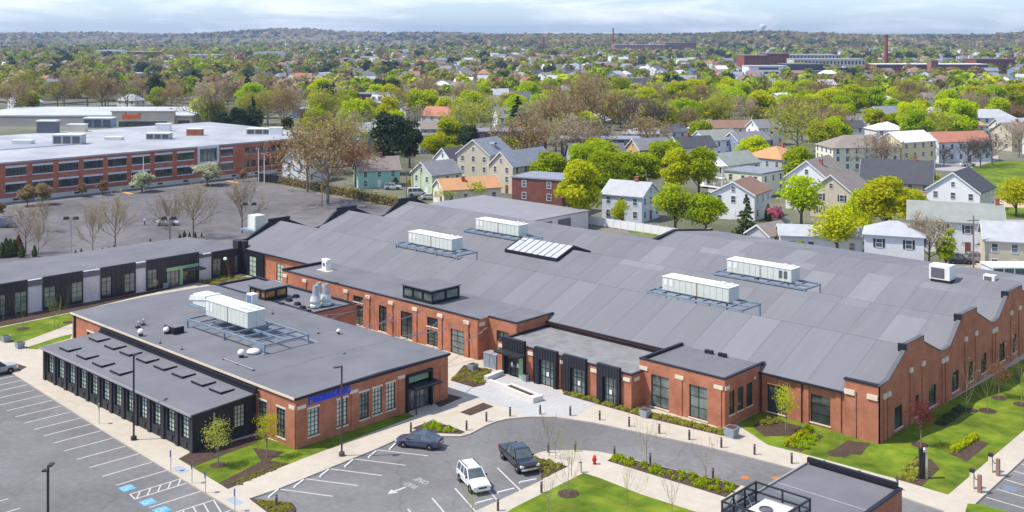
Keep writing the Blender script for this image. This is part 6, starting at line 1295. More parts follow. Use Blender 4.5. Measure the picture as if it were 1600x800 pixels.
def house(label, px, py, phi, W, L, h, rise, wall, roof, kind='gable', chimney=None, shut=False, porch=False, z=0, cat='house', name=None, dormers=0, attic=True, depth=.42, far=False, group=None, pos=None, sp=3.1):
    wm = HW[wall] if isinstance(wall, str) else wall; rm = HR[roof] if isinstance(roof, str) else roof
    c = G(px, py, z) if pos is None else pos; e = depth*(abs(math.sin(math.radians(phi)))*L + abs(math.cos(math.radians(phi)))*W) if pos is None else 0
    c = (c[0]+FWD[0]*e, c[1]+FWD[1]*e); rz = TH + math.radians(phi) - math.pi/2
    USED.append((c[0], c[1], max(W, L)*.6)); t = thing(name or {'gable': 'gabled_house', 'hip': 'hipped_house', 'flat': 'flat_roofed_house'}[kind], label, cat, (c[0], c[1], z), rz, group)
    if pos is None: NAMED.append((short(label), c[0], c[1]))
    mb = MB(); w, l = W/2, L/2
    if kind == 'gable':
        mb.face((-w, -l, -.3), (w, -l, -.3), (w, -l, h), (0, -l, h+rise), (-w, -l, h)); mb.face((w, l, -.3), (-w, l, -.3), (-w, l, h), (0, l, h+rise), (w, l, h))
        mb.face((w, -l, -.3), (w, l, -.3), (w, l, h), (w, -l, h)); mb.face((-w, l, -.3), (-w, -l, -.3), (-w, -l, h), (-w, l, h))
    else: mb.box(-w, -l, -.3, w, l, h)
    mb.build('wall', wm, t)
    mb = MB(); o = .4; s = rise/w if w else 0
    if kind == 'gable':
        for sg in (-1, 1):
            a, b = (sg*(w+o), h-s*o), (0, h+rise); mb.hexa([(a[0], -l-o, a[1]+.02), (b[0], -l-o, b[1]+.02), (b[0], l+o, b[1]+.02), (a[0], l+o, a[1]+.02), (a[0], -l-o, a[1]+.2), (b[0], -l-o, b[1]+.2), (b[0], l+o, b[1]+.2), (a[0], l+o, a[1]+.2)])
    elif kind == 'hip':
        rl = max(0.05, l-w); q = [(-w-o, -l-o, h), (w+o, -l-o, h), (w+o, l+o, h), (-w-o, l+o, h)]; r0, r1 = (0, -rl, h+rise), (0, rl, h+rise)
        mb.face(q[0], q[1], r0); mb.face(q[1], q[2], r1, r0); mb.face(q[2], q[3], r1); mb.face(q[3], q[0], r0, r1); mb.box(-w-o, -l-o, h-.15, w+o, l+o, h-.003)
    else: mb.box(-w-.25, -l-.25, h+.002, w+.25, l+.25, h+max(.25, rise))
    r = mb.build('roof', rm, t)
    if kind == 'gable' and not far:
        for yy in (-l-o-.03, l+o):
            mb = MB()
            for sg in (-1, 1):
                a, b = (sg*(w+o), h-s*o), (0, h+rise); mb.hexa([(a[0], yy, a[1]-.12), (b[0], yy, b[1]-.12), (b[0], yy+.03, b[1]-.12), (a[0], yy+.03, a[1]-.12), (a[0], yy, a[1]+.2), (b[0], yy, b[1]+.2), (b[0], yy+.03, b[1]+.2), (a[0], yy+.03, a[1]+.2)])
            mb.build('barge_board', trim, t)
    if chimney:
        cx, cy = chimney; zt = h+rise*(1-abs(cx)) + .2; mb = MB(); mb.box(cx*w-.38, cy*l-.38, zt-1.2, cx*w+.38, cy*l+.38, zt+.9); mb.box(cx*w-.45, cy*l-.45, zt+.9, cx*w+.45, cy*l+.45, zt+1.05); mb.build('chimney', chim, r)
    # windows on the sides turned to the viewer
    view = Vector((-FWD[0], -FWD[1])); fl = max(1, int(round(h/2.75)))
    def side(nx, ny): v = Vector((nx, ny)); a = Vector((v.x*math.cos(rz)-v.y*math.sin(rz), v.x*math.sin(rz)+v.y*math.cos(rz))); return a.dot(view)
    for nx, ny, rot, ln, offd in ((0, -1, 0, W, l), (1, 0, math.pi/2, L, w), (-1, 0, -math.pi/2, L, w), (0, 1, math.pi, W, l)):
        if side(nx, ny) < .12: continue
        n = max(1, int(ln/(sp if not shut else 3.6)))
        for f in range(fl):
            zz = h*(f+.55)/fl
            for i in range(n):
                u = -ln/2 + ln*(i+.5)/n
                if f == 0 and i == n//2 and not far:
                    mb = MB(); x, y = (u, -offd) if ny == -1 else ((offd, u) if nx == 1 else ((-offd, -u) if nx == -1 else (-u, offd)))
                    mb.box(-.5, -.06, 0, .5, 0, 2.1); dd = mb.build('door', door_m if (W*7+L) % 2 < 1 else trim, t); dd.location = (x, y, 0.1); dd.rotation_euler = (0, 0, rot); m2 = MB(); m2.box(.3, -.1, 1.0, .4, -.061, 1.08); m2.build('handle', chrome, dd); continue
                x, y = (u, -offd) if ny == -1 else ((offd, u) if nx == 1 else ((-offd, -u) if nx == -1 else (-u, offd)))
                put_win(t, x, y, zz, rot, 1.0 if not far else 1.1, 1.45, shut)
        if kind == 'gable' and ny != 0 and attic and rise > 2: put_win(t, 0, ny*offd, h+rise*.35, rot, .8, 1.1, False)
    if porch:
        for yy in ((-l-2.2),):
            mb = MB(); mb.box(-w+.2, yy, .5, w-.2, -l-.001, .75); mb.build('porch_floor', trim, t); mb = MB(); mb.box(-w, yy-.2, h*.48, w, -l-.001, h*.48+.25); mb.build('porch_roof', trim, t)
            for k in range(4): x = -w+.35+(W-.7)*k/3; mb = MB(); mb.box(x-.1, yy+.05, .75, x+.1, yy+.25, h*.48); mb.box(x-.1, yy+.05, h*.48+.25, x+.1, yy+.25, h-.1); mb.build('porch_post', trim, t)
            mb = MB(); mb.box(-w+.2, yy+.08, h*.48+.9, w-.2, yy+.14, h*.48+1.0); mb.build('porch_rail', trim, t)
            mb = MB(); mb.box(-w-.1, yy-.3, h-.1, w+.1, -l-.001, h+.08); mb.build('porch_roof', trim, t)
    for k in range(dormers):
        y = -l + L*(k+.5)/dormers
        for sg in ((1,) if side(1, 0) > 0 else (-1,)):
            zb = h+rise*.28; mb = MB(); mb.box(sg*w*.45-.9, y-.8, zb-.6, sg*w*.45+.9, y+.8, zb+1.3); d0 = mb.build('dormer', wm, t)
            put_win(t, sg*(w*.45+.9), y, zb+.5, sg*math.pi/2, .8, 1.1)
            mb = MB(); mb.hexa([(sg*w*.45-1.1, y-1.0, zb+1.3), (sg*w*.45+1.1, y-1.0, zb+1.3), (sg*w*.45+1.1, y, zb+1.9), (sg*w*.45-1.1, y, zb+1.9), (sg*w*.45-1.1, y-1.0, zb+1.42), (sg*w*.45+1.1, y-1.0, zb+1.42), (sg*w*.45+1.1, y, zb+2.02), (sg*w*.45-1.1, y, zb+2.02)])
            mb.hexa([(sg*w*.45-1.1, y, zb+1.9), (sg*w*.45+1.1, y, zb+1.9), (sg*w*.45+1.1, y+1.0, zb+1.3), (sg*w*.45-1.1, y+1.0, zb+1.3), (sg*w*.45-1.1, y, zb+2.02), (sg*w*.45+1.1, y, zb+2.02), (sg*w*.45+1.1, y+1.0, zb+1.42), (sg*w*.45-1.1, y+1.0, zb+1.42)]); mb.build('dormer_roof', rm, t)
    return t
house('mint green clapboard house with grey-brown roof beyond the rear lot', 585, 294, 18, 8, 11.5, 4.8, 3.2, 'mint', 'taupe', chimney=(.0, .2))
house('white gabled house half hidden behind the sprawling brown tree', 474, 287, 66, 8.5, 12, 6.4, 3.6, 'white', 'grey')
house('pale green two-storey house with white gable near the hall back corner', 680, 307, 42, 9, 10, 5.6, 3.0, 'pgreen', 'grey')
house('small white house with charcoal roof behind the pale green one', 712, 285, 40, 8, 10, 6.5, 3.0, 'white', 'char')
house('tall beige multi-family house with grey roof, left of the pair', 757, 290, 58, 11, 12, 8.6, 4.0, 'beige', 'bluegrey', dormers=1)
house('long tan house with grey roof, right of the beige pair', 816, 302, 48, 8.5, 17, 7.2, 3.6, 'beige', 'bluegrey', shut=False)
house('white bungalow with orange-brown roof right behind the hall', 728, 322, 22, 8.5, 15, 4.0, 2.2, 'cream', 'orange', chimney=(.3, -.2))
house('two-storey brick apartment house with flat roof behind the hall', 856, 338, -28, 11, 13, 8.4, .3, brick_dark, 'bluegrey', 'flat', cat='apartment house', name='brick_apartment_house', sp=4.6)
house('pale blue two-storey house with light grey roof behind the white fence', 990, 347, -32, 9.5, 10, 5.8, 2.6, 'pblue', 'lgrey', chimney=(0, .3))
house('long navy row with flat grey roof and white window trim', 940, 256, -3, 11, 26, 7.8, .4, 'navy', 'bluegrey', 'flat', cat='row house', name='navy_row_house')
house('golden tan gabled house with grey roof right of the navy row', 1018, 266, 24, 8.5, 12, 6.4, 3.0, 'gold', 'grey')
house('white house with dark roof behind the yellowish maple pair', 1085, 262, 20, 9, 13, 6.4, 3.0, 'white', 'char', chimney=(0, -.2))
house('white house with double front porch and grey roof', 1150, 296, 40, 9, 14, 6.6, 2.8, 'white', 'sage', porch=True)
house('pale lemon flat-roofed house beside the white porch house', 1188, 308, 48, 11, 12, 6.0, .35, 'lemon', 'bluegrey', 'flat')
house('white house with brown roof in front of the pale lemon house', 1168, 345, 58, 10, 11, 6.0, 2.6, 'white', 'brown')
house('grey house with broad orange hip roof and chimney', 1224, 286, 40, 13.5, 13.5, 6.8, 3.0, 'grey', 'orange', 'hip', chimney=(.1, .3))
house('tall white gabled house with grey roof and red chimney', 1292, 330, 54, 10.5, 15, 7.8, 4.0, 'white', 'taupe', chimney=(.3, -.3))
house('beige gabled house with dark shutters and taupe roof', 1328, 342, 54, 10, 13, 6.0, 3.8, 'beige', 'taupe', shut=True)
house('brown house with long charcoal roof slope', 1418, 318, -24, 11, 17, 5.0, 5.0, 'tan', 'char', chimney=(0, .5))
house('white gabled house with charcoal roof near the park lawn', 1522, 336, 52, 12, 13, 5.4, 4.2, 'white', 'char')
house('long white colonial house with grey-green roof and dark shutters', 1512, 398, -20, 9, 17, 6.0, 3.0, 'white', 'sage', shut=True, chimney=(.0, .9))
house('white hip-roofed house right behind the hall roof', 1412, 426, -20, 8.5, 10, 6.4, 2.0, 'white', 'lgrey', 'hip', shut=True)
house('beige house with pale grey roof at the right edge', 1618, 430, -18, 9, 13, 5.6, 2.6, 'beige', 'lgrey')
house('low pale mint cottage behind the airy yellow tree', 1290, 402, -10, 8, 15, 3.8, 1.4, 'ice', 'lgrey')
house('large pale house with taupe hip roof and dormer', 1350, 266, 8, 13, 22, 7.0, 3.4, 'lemon', 'taupe', 'hip')
house('yellow and white house with pale roof beside the taupe hip roof', 1428, 264, 28, 10.5, 15, 8.4, 2.8, 'yellow', 'white', shut=False)
house('white house with rust red roof above the bare trees', 1505, 254, 14, 10, 20, 6.8, 2.8, 'ice', 'rust')
house('large white house with light grey roof at the upper right', 1552, 212, -8, 11, 20, 7.4, 3.4, 'white', 'lgrey', 'hip')
house('cream house with orange roof left of the large white one', 1520, 218, -5, 8, 11, 5.8, 2.6, 'cream', 'orange', 'hip')
house('white house with pale hip roof behind the bare grey tree', 1095, 226, 10, 11, 13, 4.6, 2.4, 'white', 'white', 'hip')
house('cream house with brown roof right of the pale hip roof', 1142, 222, 6, 9, 17, 5.6, 2.6, 'cream', 'brown')
house('white house with grey roof below the large yellow maple', 1200, 228, 20, 9, 11, 6.8, 2.8, 'white', 'grey')
house('long low building with pale roof behind the grey bare tree', 1012, 228, 0, 10, 18, 4.6, 2.0, 'cream', 'lgrey', 'hip')
house('grey hip-roofed house behind the golden tan house', 1056, 228, 12, 10, 13, 5.4, 2.4, 'grey', 'dgrey', 'hip')
house('white house with grey roof left of the porch house', 1122, 248, 30, 9, 15, 6.2, 3.0, 'white', 'sage')
house('slate blue house with grey roof behind the porch house', 1172, 248, 24, 9, 13, 6.0, 2.6, 'slateb', 'grey')
house('tan-roofed cream house above the round lime maple', 682, 226, 12, 9, 14, 6.0, 2.6, 'grey', 'taupe')
house('slate-coloured low house below the tan-roofed one', 685, 240, 8, 9, 14, 4.6, 2.2, 'slateb', 'grey')
house('long two-storey brick flats with grey roof behind the beige houses', 795, 248, 10, 14, 24, 9.0, .4, brick_dark, 'grey', 'flat', cat='apartment house', name='brick_apartment_house')
house('white house with grey dormered roof behind the brick flats', 800, 206, 14, 11, 15, 6.2, 4.0, 'white', 'grey', dormers=2)
house('grey house with dark porch on the rise above the taupe hip roof', 1322, 212, 6, 11, 15, 5.2, 2.6, 'grey', 'grey')
house('low house with charcoal roof beside the grey one on the rise', 1332, 218, -6, 8, 10, 4.8, 2.6, 'white', 'char')
house('pale blue house with blue-grey roof above the lime maple', 1388, 200, 20, 9, 12, 6.4, 3.0, 'ice', 'bluegrey')
house('white pyramid-roofed house at the top of the rise', 1392, 180, 8, 13, 13, 6.4, 3.4, 'white', 'white', 'hip')
house('small white garage with dark gable at the hall back edge', 1208, 392, 40, 5.5, 7, 3.0, 1.8, 'grey', 'taupe', cat='garage', name='garage', attic=False)
house('white house cut off by the right edge beyond the street', 1592, 226, 10, 10, 14, 6.6, 3.0, 'white', 'lgrey')
house('small white house with red shutters left of the brown tree group', 812, 172, 20, 9, 12, 6.5, 3.2, 'white', 'dgrey')
house('white house with grey roof behind the lime maples', 760, 178, 0, 9, 13, 6.5, 3, 'white', 'grey')
house('grey cottage between the lime maples and white mansard block', 700, 178, 15, 9, 12, 6, 3, 'ice', 'grey')
# sun room at the right edge
c = G(1580, 442); t = thing('sun_room', 'white glazed sun room with flat white roof at the right edge', 'sun room', (c[0], c[1], 0), TH)
mb = MB(); mb.box(-3.2, -.1, 2.4, 4.5, 5, 2.65); mb.build('roof', trim, t)
for x in (-3, -1.2, .6, 2.4, 4.2): mb = MB(); mb.box(x-.12, 0, -.2, x+.12, .24, 2.4); mb.build('post', trim, t); m2 = MB(); m2.box(x+.12, .1, .2, min(x+1.68, 4.3), .14, 2.3); m2.build('pane', glass_mid, t)
mb = MB(); mb.box(-3, .3, -.2, 4.3, 4.8, 2.38); mb.build('wall', HW['ice'], t)
# white fence and low flat roofs behind the hall
fx0, fx1, fy = -71, -22.5, 122.6
t = thing('white_fence', 'long white vinyl fence between the hall and the back gardens', 'fence', ((fx0+fx1)/2, fy, 0))
n = 24
pm = MB(); pm.box(.05, -.03, .1, (fx1-fx0)/n-.05, .03, 1.9); pm = pm.mesh('fence_panel', trim); po_ = MB(); po_.box(-.09, -.09, -.1, .09, .09, 2.05); po_ = po_.mesh('fence_post', trim)
for k in range(n+1):
    x = fx0+(fx1-fx0)*k/n-(fx0+fx1)/2; put('fence_post', po_, t, loc=(x, 0, 0))
    if k < n: put('fence_panel', pm, t, loc=(x, 0, 0))
sh_ = thing('flat_roofed_shed', 'long low pale flat-roofed shed behind the left half of the hall', 'shed', (-74, 104, 0))
mb = MB(); mb.box(-90, 91, 0, -58, 118, 3.9); mb.build('wall', white_clad, sh_, world=True); mb = MB(); mb.box(-90.3, 90.7, 3.9, -57.7, 118.3, 4.1); mb.build('roof', mat('pale_membrane', (.24, .24, .26), .8, .08, .3), sh_, world=True)
for k in range(3): mb = MB(); mb.box(-57.99, 96+k*6, 0, -57.85, 100+k*6, 3.2); mb.build('garage_door', louvre, sh_, world=True)
# chain-link fence overgrown with vines along the rear lot
A0, A1 = G(437, 287), G(622, 324); d = Vector((A1[0]-A0[0], A1[1]-A0[1])); t = thing('overgrown_fence', 'chain-link fence overgrown with brown vines along the rear lot', 'fence', (A0[0], A0[1], 0), math.atan2(d.y, d.x))
L = d.length; n = 20
for k in range(n+1): mb = MB(); mb.tube((L*k/n, 0, 0), (L*k/n, 0, 2.2), .05, .05, 6); mb.build('post', dark_metal, t)
mb = MB(); mb.box(0, -.02, .1, L, .02, 2.0); mb.build('mesh', mat('fence_mesh', (.05, .045, .04), .9), t)
nn = 2600; P = np.stack([nr.rand(nn)*L, nr.normal(size=nn)*.35-.1, nr.rand(nn)*2.5], 1); o = put('vines', flakes(P, unit(nn), .16*(.5+nr.rand(nn)), nr.rand(nn), 'vines', LM['brown'], .7), t); o['kind'] = 'stuff'
nn = 900; P = np.stack([L*(.35+.65*nr.rand(nn)), nr.normal(size=nn)*.4-.1, .3+nr.rand(nn)*2.6], 1); o = put('vines', flakes(P, unit(nn), .16*(.5+nr.rand(nn)), nr.rand(nn), 'vines', LM['olive'], .7), t); o['kind'] = 'stuff'
A0, A1 = G(402, 283), G(437, 287); d = Vector((A1[0]-A0[0], A1[1]-A0[1])); t = thing('black_fence', 'short black panel fence at the corner of the rear lot by the white house', 'fence', (A0[0], A0[1], 0), math.atan2(d.y, d.x))
for k in range(4): mb = MB(); mb.box(d.length*k/4+.05, -.04, .05, d.length*(k+1)/4-.05, .04, 2.3); mb.build('fence_panel', black_trim, t)
# utility poles
for px, pb, pt, l in ((645, 305, 240, 'left of the pale green house'), (635, 310, 265, 'at the mint house drive'), (1521, 425, 337, 'before the white colonial house'), (1270, 205, 160, 'beside the orange hip roof house'), (1010, 320, 268, 'among the green maples'), (503, 325, 240, 'beside the sprawling brown tree')):
    c = G(px, pb); h = (pb-pt)*CAM_H/(pb-HOR); t = thing('utility_pole', 'wooden utility pole ' + l, 'pole', (c[0], c[1], 0), TH); mb = MB(); mb.tube((0, 0, 0), (0, 0, h), .16, .11, 7); mb.build('pole', mat('pole_wood', (.25, .18, .14), .9, .2, 3), t)
    mb = MB(); mb.box(-1.1, -.06, h-.9, 1.1, .06, h-.75); mb.build('crossarm', mat('pole_wood', (.25, .18, .14)), t); mb = MB(); mb.rev([(.2, 0), (.2, .8)], 8, (.3, 0, h-2.4)); mb.build('transformer', galv, t)
# park and street at the right
sheet('park_lawn', gp((1500, 290), (1528, 252), (1700, 250), (1700, 300), (1560, 312)), -.3, .02, lawn_m); sheet('ball_field', gp((1545, 322), (1560, 308), (1700, 306), (1700, 330)), -.3, .03, mat('infield_sand', (.50, .38, .24), .95, .1, .4))
sheet('park_lawn', gp((1480, 300), (1545, 322), (1700, 332), (1700, 342), (1560, 340), (1470, 320)), -.3, .024, lawn_m)
sheet('street', gp((1560, 343), (1700, 346), (1700, 362), (1580, 358), (1545, 400), (1490, 440), (1470, 436), (1540, 372)), -.3, .03, mat('street_light', (.36, .34, .33), .9, .08, .3)); sheet('driveway', gp((1480, 402), (1545, 408), (1560, 425), (1470, 425)), -.3, .035, mat('drive_gravel', (.42, .38, .33), .95, .1, .5))
sheet('street', gp((1130, 312), (1150, 302), (1125, 280), (1110, 282), (1100, 330), (1118, 335)), -.3, .03, MATS['street_light']); sheet('garden_lawn', gp((980, 362), (1020, 352), (1060, 366), (1056, 374)), -.3, .02, lawn_m)
sheet('street', gp((1395, 262), (1500, 268), (1560, 250), (1560, 243), (1490, 256), (1395, 254)), -.3, .03, MATS['street_light'])
cols = [paint('far_car_%d' % i, c) for i, c in enumerate(((.5, .5, .52), (.05, .05, .06), (.4, .03, .03), (.65, .65, .66), (.1, .14, .25), (.25, .25, .27)))]
CARS = [(1597, 360, 'sedan', 2, 'red car on the street at the right edge', 10), (1512, 260, 'suv', 3, 'white car parked by the park lawn', 5), (1500, 412, 'suv', 1, 'dark car in the drive left of the utility pole', -10), (1530, 410, 'suv', 5, 'grey car in the drive right of the utility pole', -10), (1520, 436, 'sedan', 5, 'silver car just behind the hall roof', -15), (1548, 438, 'sedan', 3, 'white car behind the hall roof near the sun room', -15), (1140, 310, 'sedan', 1, 'black car beside the white porch house', 60), (1132, 318, 'suv', 5, 'grey car in the drive below the porch house', 10), (614, 296, 'suv', 3, 'white car at the end of the mint house', 0), (652, 306, 'van', 3, 'white van left of the pale green house', 10), (672, 312, 'sedan', 0, 'silver car below the pale green house', 5), (1225, 355, 'suv', 1, 'dark car right of the pink blossoming tree', -40), (5, 355, 'van', 4, 'blue-white truck at the left edge of the rear lot', 0), (262, 352, 'sedan', 0, 'silver car in the rear lot between the round bare trees', 5)]
for px, py, kd, ci, l, ph in CARS:
    c = G(px, py); USED.append((c[0], c[1], 3)); vehicle({'sedan': 'parked_sedan', 'suv': 'parked_suv', 'van': 'parked_van'}[kd], l, 'car', (c[0], c[1], .04), TH+math.radians(ph), kd, cols[ci])
# person in the rear lot
c = G(226, 352); t = thing('person', 'person in a white shirt and dark trousers walking in the rear lot', 'person', (c[0], c[1], 0), 2.0)
me = bpy.data.meshes.new('body'); vs = [(0, 0, .95), (0, 0, 1.2), (0, 0, 1.42), (0, 0, 1.5), (0, 0, 1.62), (.1, 0, .9), (.13, .14, .5), (.13, .05, .08), (-.1, 0, .9), (-.13, -.12, .5), (-.13, -.2, .08), (.2, 0, 1.38), (.26, .06, 1.1), (.27, .14, .85), (-.2, 0, 1.38), (-.26, -.06, 1.1), (-.27, .0, .85), (.13, .16, .03), (-.13, -.09, .03)]
es = [(0, 1), (1, 2), (2, 3), (3, 4), (0, 5), (5, 6), (6, 7), (7, 17), (0, 8), (8, 9), (9, 10), (10, 18), (2, 11), (11, 12), (12, 13), (2, 14), (14, 15), (15, 16)]
me.from_pydata(vs, es, []); bm = bmesh.new(); bm.from_mesh(me); lay = bm.verts.layers.skin.verify()
rad = [.15, .14, .15, .06, .1, .09, .07, .05, .09, .07, .05, .06, .05, .035, .06, .05, .035, .04, .04]
for v in bm.verts: v[lay].radius = (rad[v.index],)*2 if rad else (.1, .1); v[lay].use_root = v.index == 0
bm.to_mesh(me); bm.free(); me.materials.append(mat('skin', (.5, .33, .25), .7)); bo = put('body', me, t); bo.modifiers.new('skin', 'SKIN'); sub = bo.modifiers.new('smooth', 'SUBSURF'); sub.levels = sub.render_levels = 1
mb = MB(); mb.rev([(.19, .9), (.2, 1.1), (.22, 1.38), (.1, 1.48)], 10); mb.tube((.2, 0, 1.38), (.27, .06, 1.1), .08, .07, 8); mb.tube((-.2, 0, 1.38), (-.27, -.06, 1.1), .08, .07, 8); mb.build('shirt', white_paint, t)
mb = MB(); mb.tube((.1, 0, .95), (.13, .14, .5), .12, .1, 8); mb.tube((.13, .14, .5), (.13, .05, .1), .1, .08, 8); mb.tube((-.1, 0, .95), (-.13, -.12, .5), .12, .1, 8); mb.tube((-.13, -.12, .5), (-.13, -.2, .1), .1, .08, 8); mb.build('trousers', mat('trousers', (.03, .03, .05), .9), t)
mb = MB(); mb.rev([(.1, 1.62), (.115, 1.68), (.09, 1.75), (.02, 1.78)], 8); mb.build('hair', rubber, t)
# ------------------------------------------------------------------ brick office and shops beyond the rear lot
lo_ = thing('long_brick_office', 'long two-storey brick office with white roof beyond the rear parking lot', 'office building', (-188, 50, 0))
XO = -188.0; Y0_, Y1_ = -60, 150; WO = Wl(XO, Y0_, 0, 1); ow = []
def onx(px):
    t_ = (px-800)/F_PX; dx, dy = t_*RGT[0]+FWD[0], t_*RGT[1]+FWD[1]; s_ = (XO-CAM[0])/dx; return CAM[1]+s_*dy
strips = [(onx(a)+.15, onx(b)-.25) for a, b in ((8, 42), (50, 84), (91, 124), (130, 162), (168, 199), (205, 235), (241, 270), (276, 304), (344, 365))]
w0_ = strips[0][1]-strips[0][0]; strips = [(strips[0][0]-9.2*k, strips[0][0]-9.2*k+w0_) for k in (4, 3, 2, 1)] + strips
singles = [onx(p) for p in (386, 396, 407, 417, 427, 437, 447, 460, 475, 488, 500)]
ops = []
for a, b in strips:
    for z0, z1 in ((2.5, 4.5), (6.6, 8.6)): ops.append((a-Y0_, b-Y0_, z0, z1))
for a in singles:
    for z0, z1 in ((2.6, 4.6), (6.6, 8.6)): ops.append((a-.75-Y0_, a+.75-Y0_, z0, z1))
gb = (onx(308), onx(341)); ops.append((gb[0]-Y0_+.6, gb[1]-Y0_-.6, 5.6, 9.3))
mb = MB(); wall_mesh(mb, WO, Y1_-Y0_, 1.1, 10.0, ops, .25); mb.face((XO, Y1_, 0), (XO-75, Y1_, 0), (XO-75, Y1_, 10), (XO, Y1_, 10)); mb.build('wall', brick_office, lo_, world=True)
fr_w = mat('office_frame', (.62, .64, .68), .5)
for i, o in enumerate(ops):
    if i < len(strips)*2:
        window(WO, *o, lo_, 5, 2, fm=black_trim, gm=glass_dark, bar=.09)
        mb = MB(); WO.bx(mb, o[0]-.1, o[1]+.1, o[3], o[3]+.5, -.02, .1); mb.build('window_head', fr_w, lo_, world=True); mb = MB(); WO.bx(mb, o[0]-.1, o[1]+.1, o[2]-.25, o[2], -.02, .1); mb.build('window_sill', fr_w, lo_, world=True)
    else: window(WO, *o, lo_, 1 if i < len(ops)-1 else 4, 2, gm=glass_dark if i < len(ops)-1 else glass_mid, sill=stone if i < len(ops)-1 else None)
mb = MB(); a, b = gb[0]-Y0_, gb[1]-Y0_
WO.bx(mb, a, a+.6, 4.9, 10.0, 0, .5); WO.bx(mb, b-.6, b, 4.9, 10.0, 0, .5); WO.bx(mb, a+.6, b-.6, 4.9, 5.6, 0, .5); WO.bx(mb, a+.6, b-.6, 9.3, 10, 0, .5); mb.build('bay_frame', fr_w, lo_, world=True)
mb = MB(); WO.bx(mb, 0, Y1_-Y0_, -.1, 1.1, -.1, .08); mb.build('foundation', concrete_light, lo_, world=True)
for k in range(26):
    y = Y0_+6+k*7.9; mb = MB(); WO.bx(mb, y-Y0_, y-Y0_+1.5, .35, .9, .081, .12); mb.build('basement_window', glass_dark, lo_, world=True)
wr = mat('white_membrane', (.32, .33, .35), .7, .15, .06, c2=(.46, .47, .49), detail=6)
mb = MB(); mb.box(XO-75, Y0_, 9.7, XO+.2, Y1_+.2, 10.15); mb.build('roof', wr, lo_, world=True)
mb = MB(); mb.box(XO-42, Y0_, 10.15, XO-30, onx(230)-5, 10.35); mb.build('roof_strip', mat('shaded_monitor', (.30, .32, .37), .6, .1, .2), lo_, world=True)  # glass monitor in shadow: the shade is put into the strip's blue-grey colour
RU = [(104, 226, 44, 16, 'unit_a', 'grey louvred rooftop unit'), (33, 226, 30, 7, 'low', 'low pale skylight'), (246, 218, 36, 10, 'unit_a', 'dark louvred rooftop unit'), (176, 219, 26, 5, 'low', 'low flat skylight'), (72, 208, 30, 20, 'dark', 'dark tall plant box'), (152, 200, 44, 16, 'blue', 'blue-grey cooling tower'), (118, 206, 28, 12, 'beige', 'beige roof unit'), (254, 205, 22, 12, 'white', 'white peaked roof unit'), (303, 212, 24, 11, 'brick', 'small brick roof house'), (404, 210, 38, 9, 'unit_a', 'dark louvred rooftop unit'), (430, 211, 20, 12, 'white', 'white roof box'), (462, 212, 14, 6, 'beige', 'small beige roof box')]
for i, (px, py, w, h, kd, nm) in enumerate(RU):
    c = G(px, py, 10.15); s = (CAM_H-10.15)/(py-HOR); W_, H_ = w*s, h*s; m = {'unit_a': galv, 'low': unit_top, 'dark': mat('plant_dark', (.12, .15, .2), .6), 'blue': mat('plant_blue', (.24, .33, .42), .6, .2, .8), 'beige': stone, 'white': white_paint, 'brick': brick_office}[kd]
    where = ['left of centre on the white office roof', 'at the far left of the white office roof', 'above the glazed bay on the white office roof', 'in the middle of the white office roof', 'at the back left of the white office roof', 'at the back of the white office roof', 'between the plant box and cooling tower', 'at the back right of the white office roof', 'behind the glazed bay on the white roof', 'at the right half of the white office roof', 'right of the last dark roof unit', 'at the right end of the white office roof'][i]
    t = thing('rooftop_unit', nm + ' ' + where, 'rooftop unit', (c[0], c[1], 10.13), TH)
    mb = MB(); mb.box(-W_/2, 0, 0, W_/2, W_*.5, H_*.9); mb.build('casing', m, t); mb = MB(); mb.box(-W_/2-.15, -.15, H_*.9, W_/2+.15, W_*.5+.15, H_); mb.build('lid', unit_top, t)
    if kd in ('unit_a', 'blue', 'dark'):
        for k in range(3): mb = MB(); x = -W_/2+W_*(k+.12)/3; mb.box(x, -.06, H_*.12, x+W_*.26, -.001, H_*.8); mb.build('louvre', louvre, t)
def vb(name, label, cat, px0, px1, Y, h, D, m, rm, tilt=0.0, group=None):
    """box building between two image columns at distance Y, seen square-on; returns root and its front facade"""
    x0, x1 = (px0-800)*Y/F_PX, (px1-800)*Y/F_PX; p = V(x0, Y); ang = TH + tilt; t = thing(name, label, cat, (p[0], p[1], 0), ang, group); L = (x1-x0)/max(.3, math.cos(tilt))
    mb = MB(); mb.box(0, 0, -.3, L, D, h); mb.build('wall', m, t); mb = MB(); mb.box(-.3, -.3, h+.002, L+.3, D+.3, h+.6); mb.build('roof', rm, t); USED.append((*V((x0+x1)/2, Y+D/2), L/2)); NAMED.append((short(label), *V((x0+x1)/2, Y))); return t, L
def fwin(t, L, h, rows, cols, gm=glass_dark, z0=.0, wfrac=.55, hfrac=.5, off=-.06, x0=0., x1=1., single=True):
    rh = (h-z0)/rows; cw = L*(x1-x0)/cols; me = MB(); me.box(0, off, 0, cw*wfrac, -.002, rh*hfrac); me = me.mesh('window', gm)
    for r_ in range(rows):
        for c_ in range(cols): put('window', me, t, loc=(L*x0+cw*(c_+.5-wfrac/2), 0, z0+rh*(r_+.28)))
beige_w = mat('shop_wall', (.56, .50, .42), .85, .06, .2); beige_d = mat('shop_band', (.36, .27, .21), .8); pale_r = mat('shop_roof', (.46, .48, .52), .8, .12, .05)
t, L = vb('supermarket', 'long low beige supermarket with orange lettering behind the white office roof', 'shop', -60, 300, 500, 4.6, 60, beige_w, pale_r)
mb = MB(); mb.box(0, -.25, 4.0, L, -.002, 4.7); mb.build('fascia_band', beige_d, t); mb = MB(); mb.box(L*.66, -2.5, 0, L*.93, -.26, 6.9); mb.build('entrance_front', beige_w, t); mb = MB(); mb.box(L*.655, -2.8, 6.9, L*.935, 0, 7.3); mb.build('fascia_band', beige_d, t)
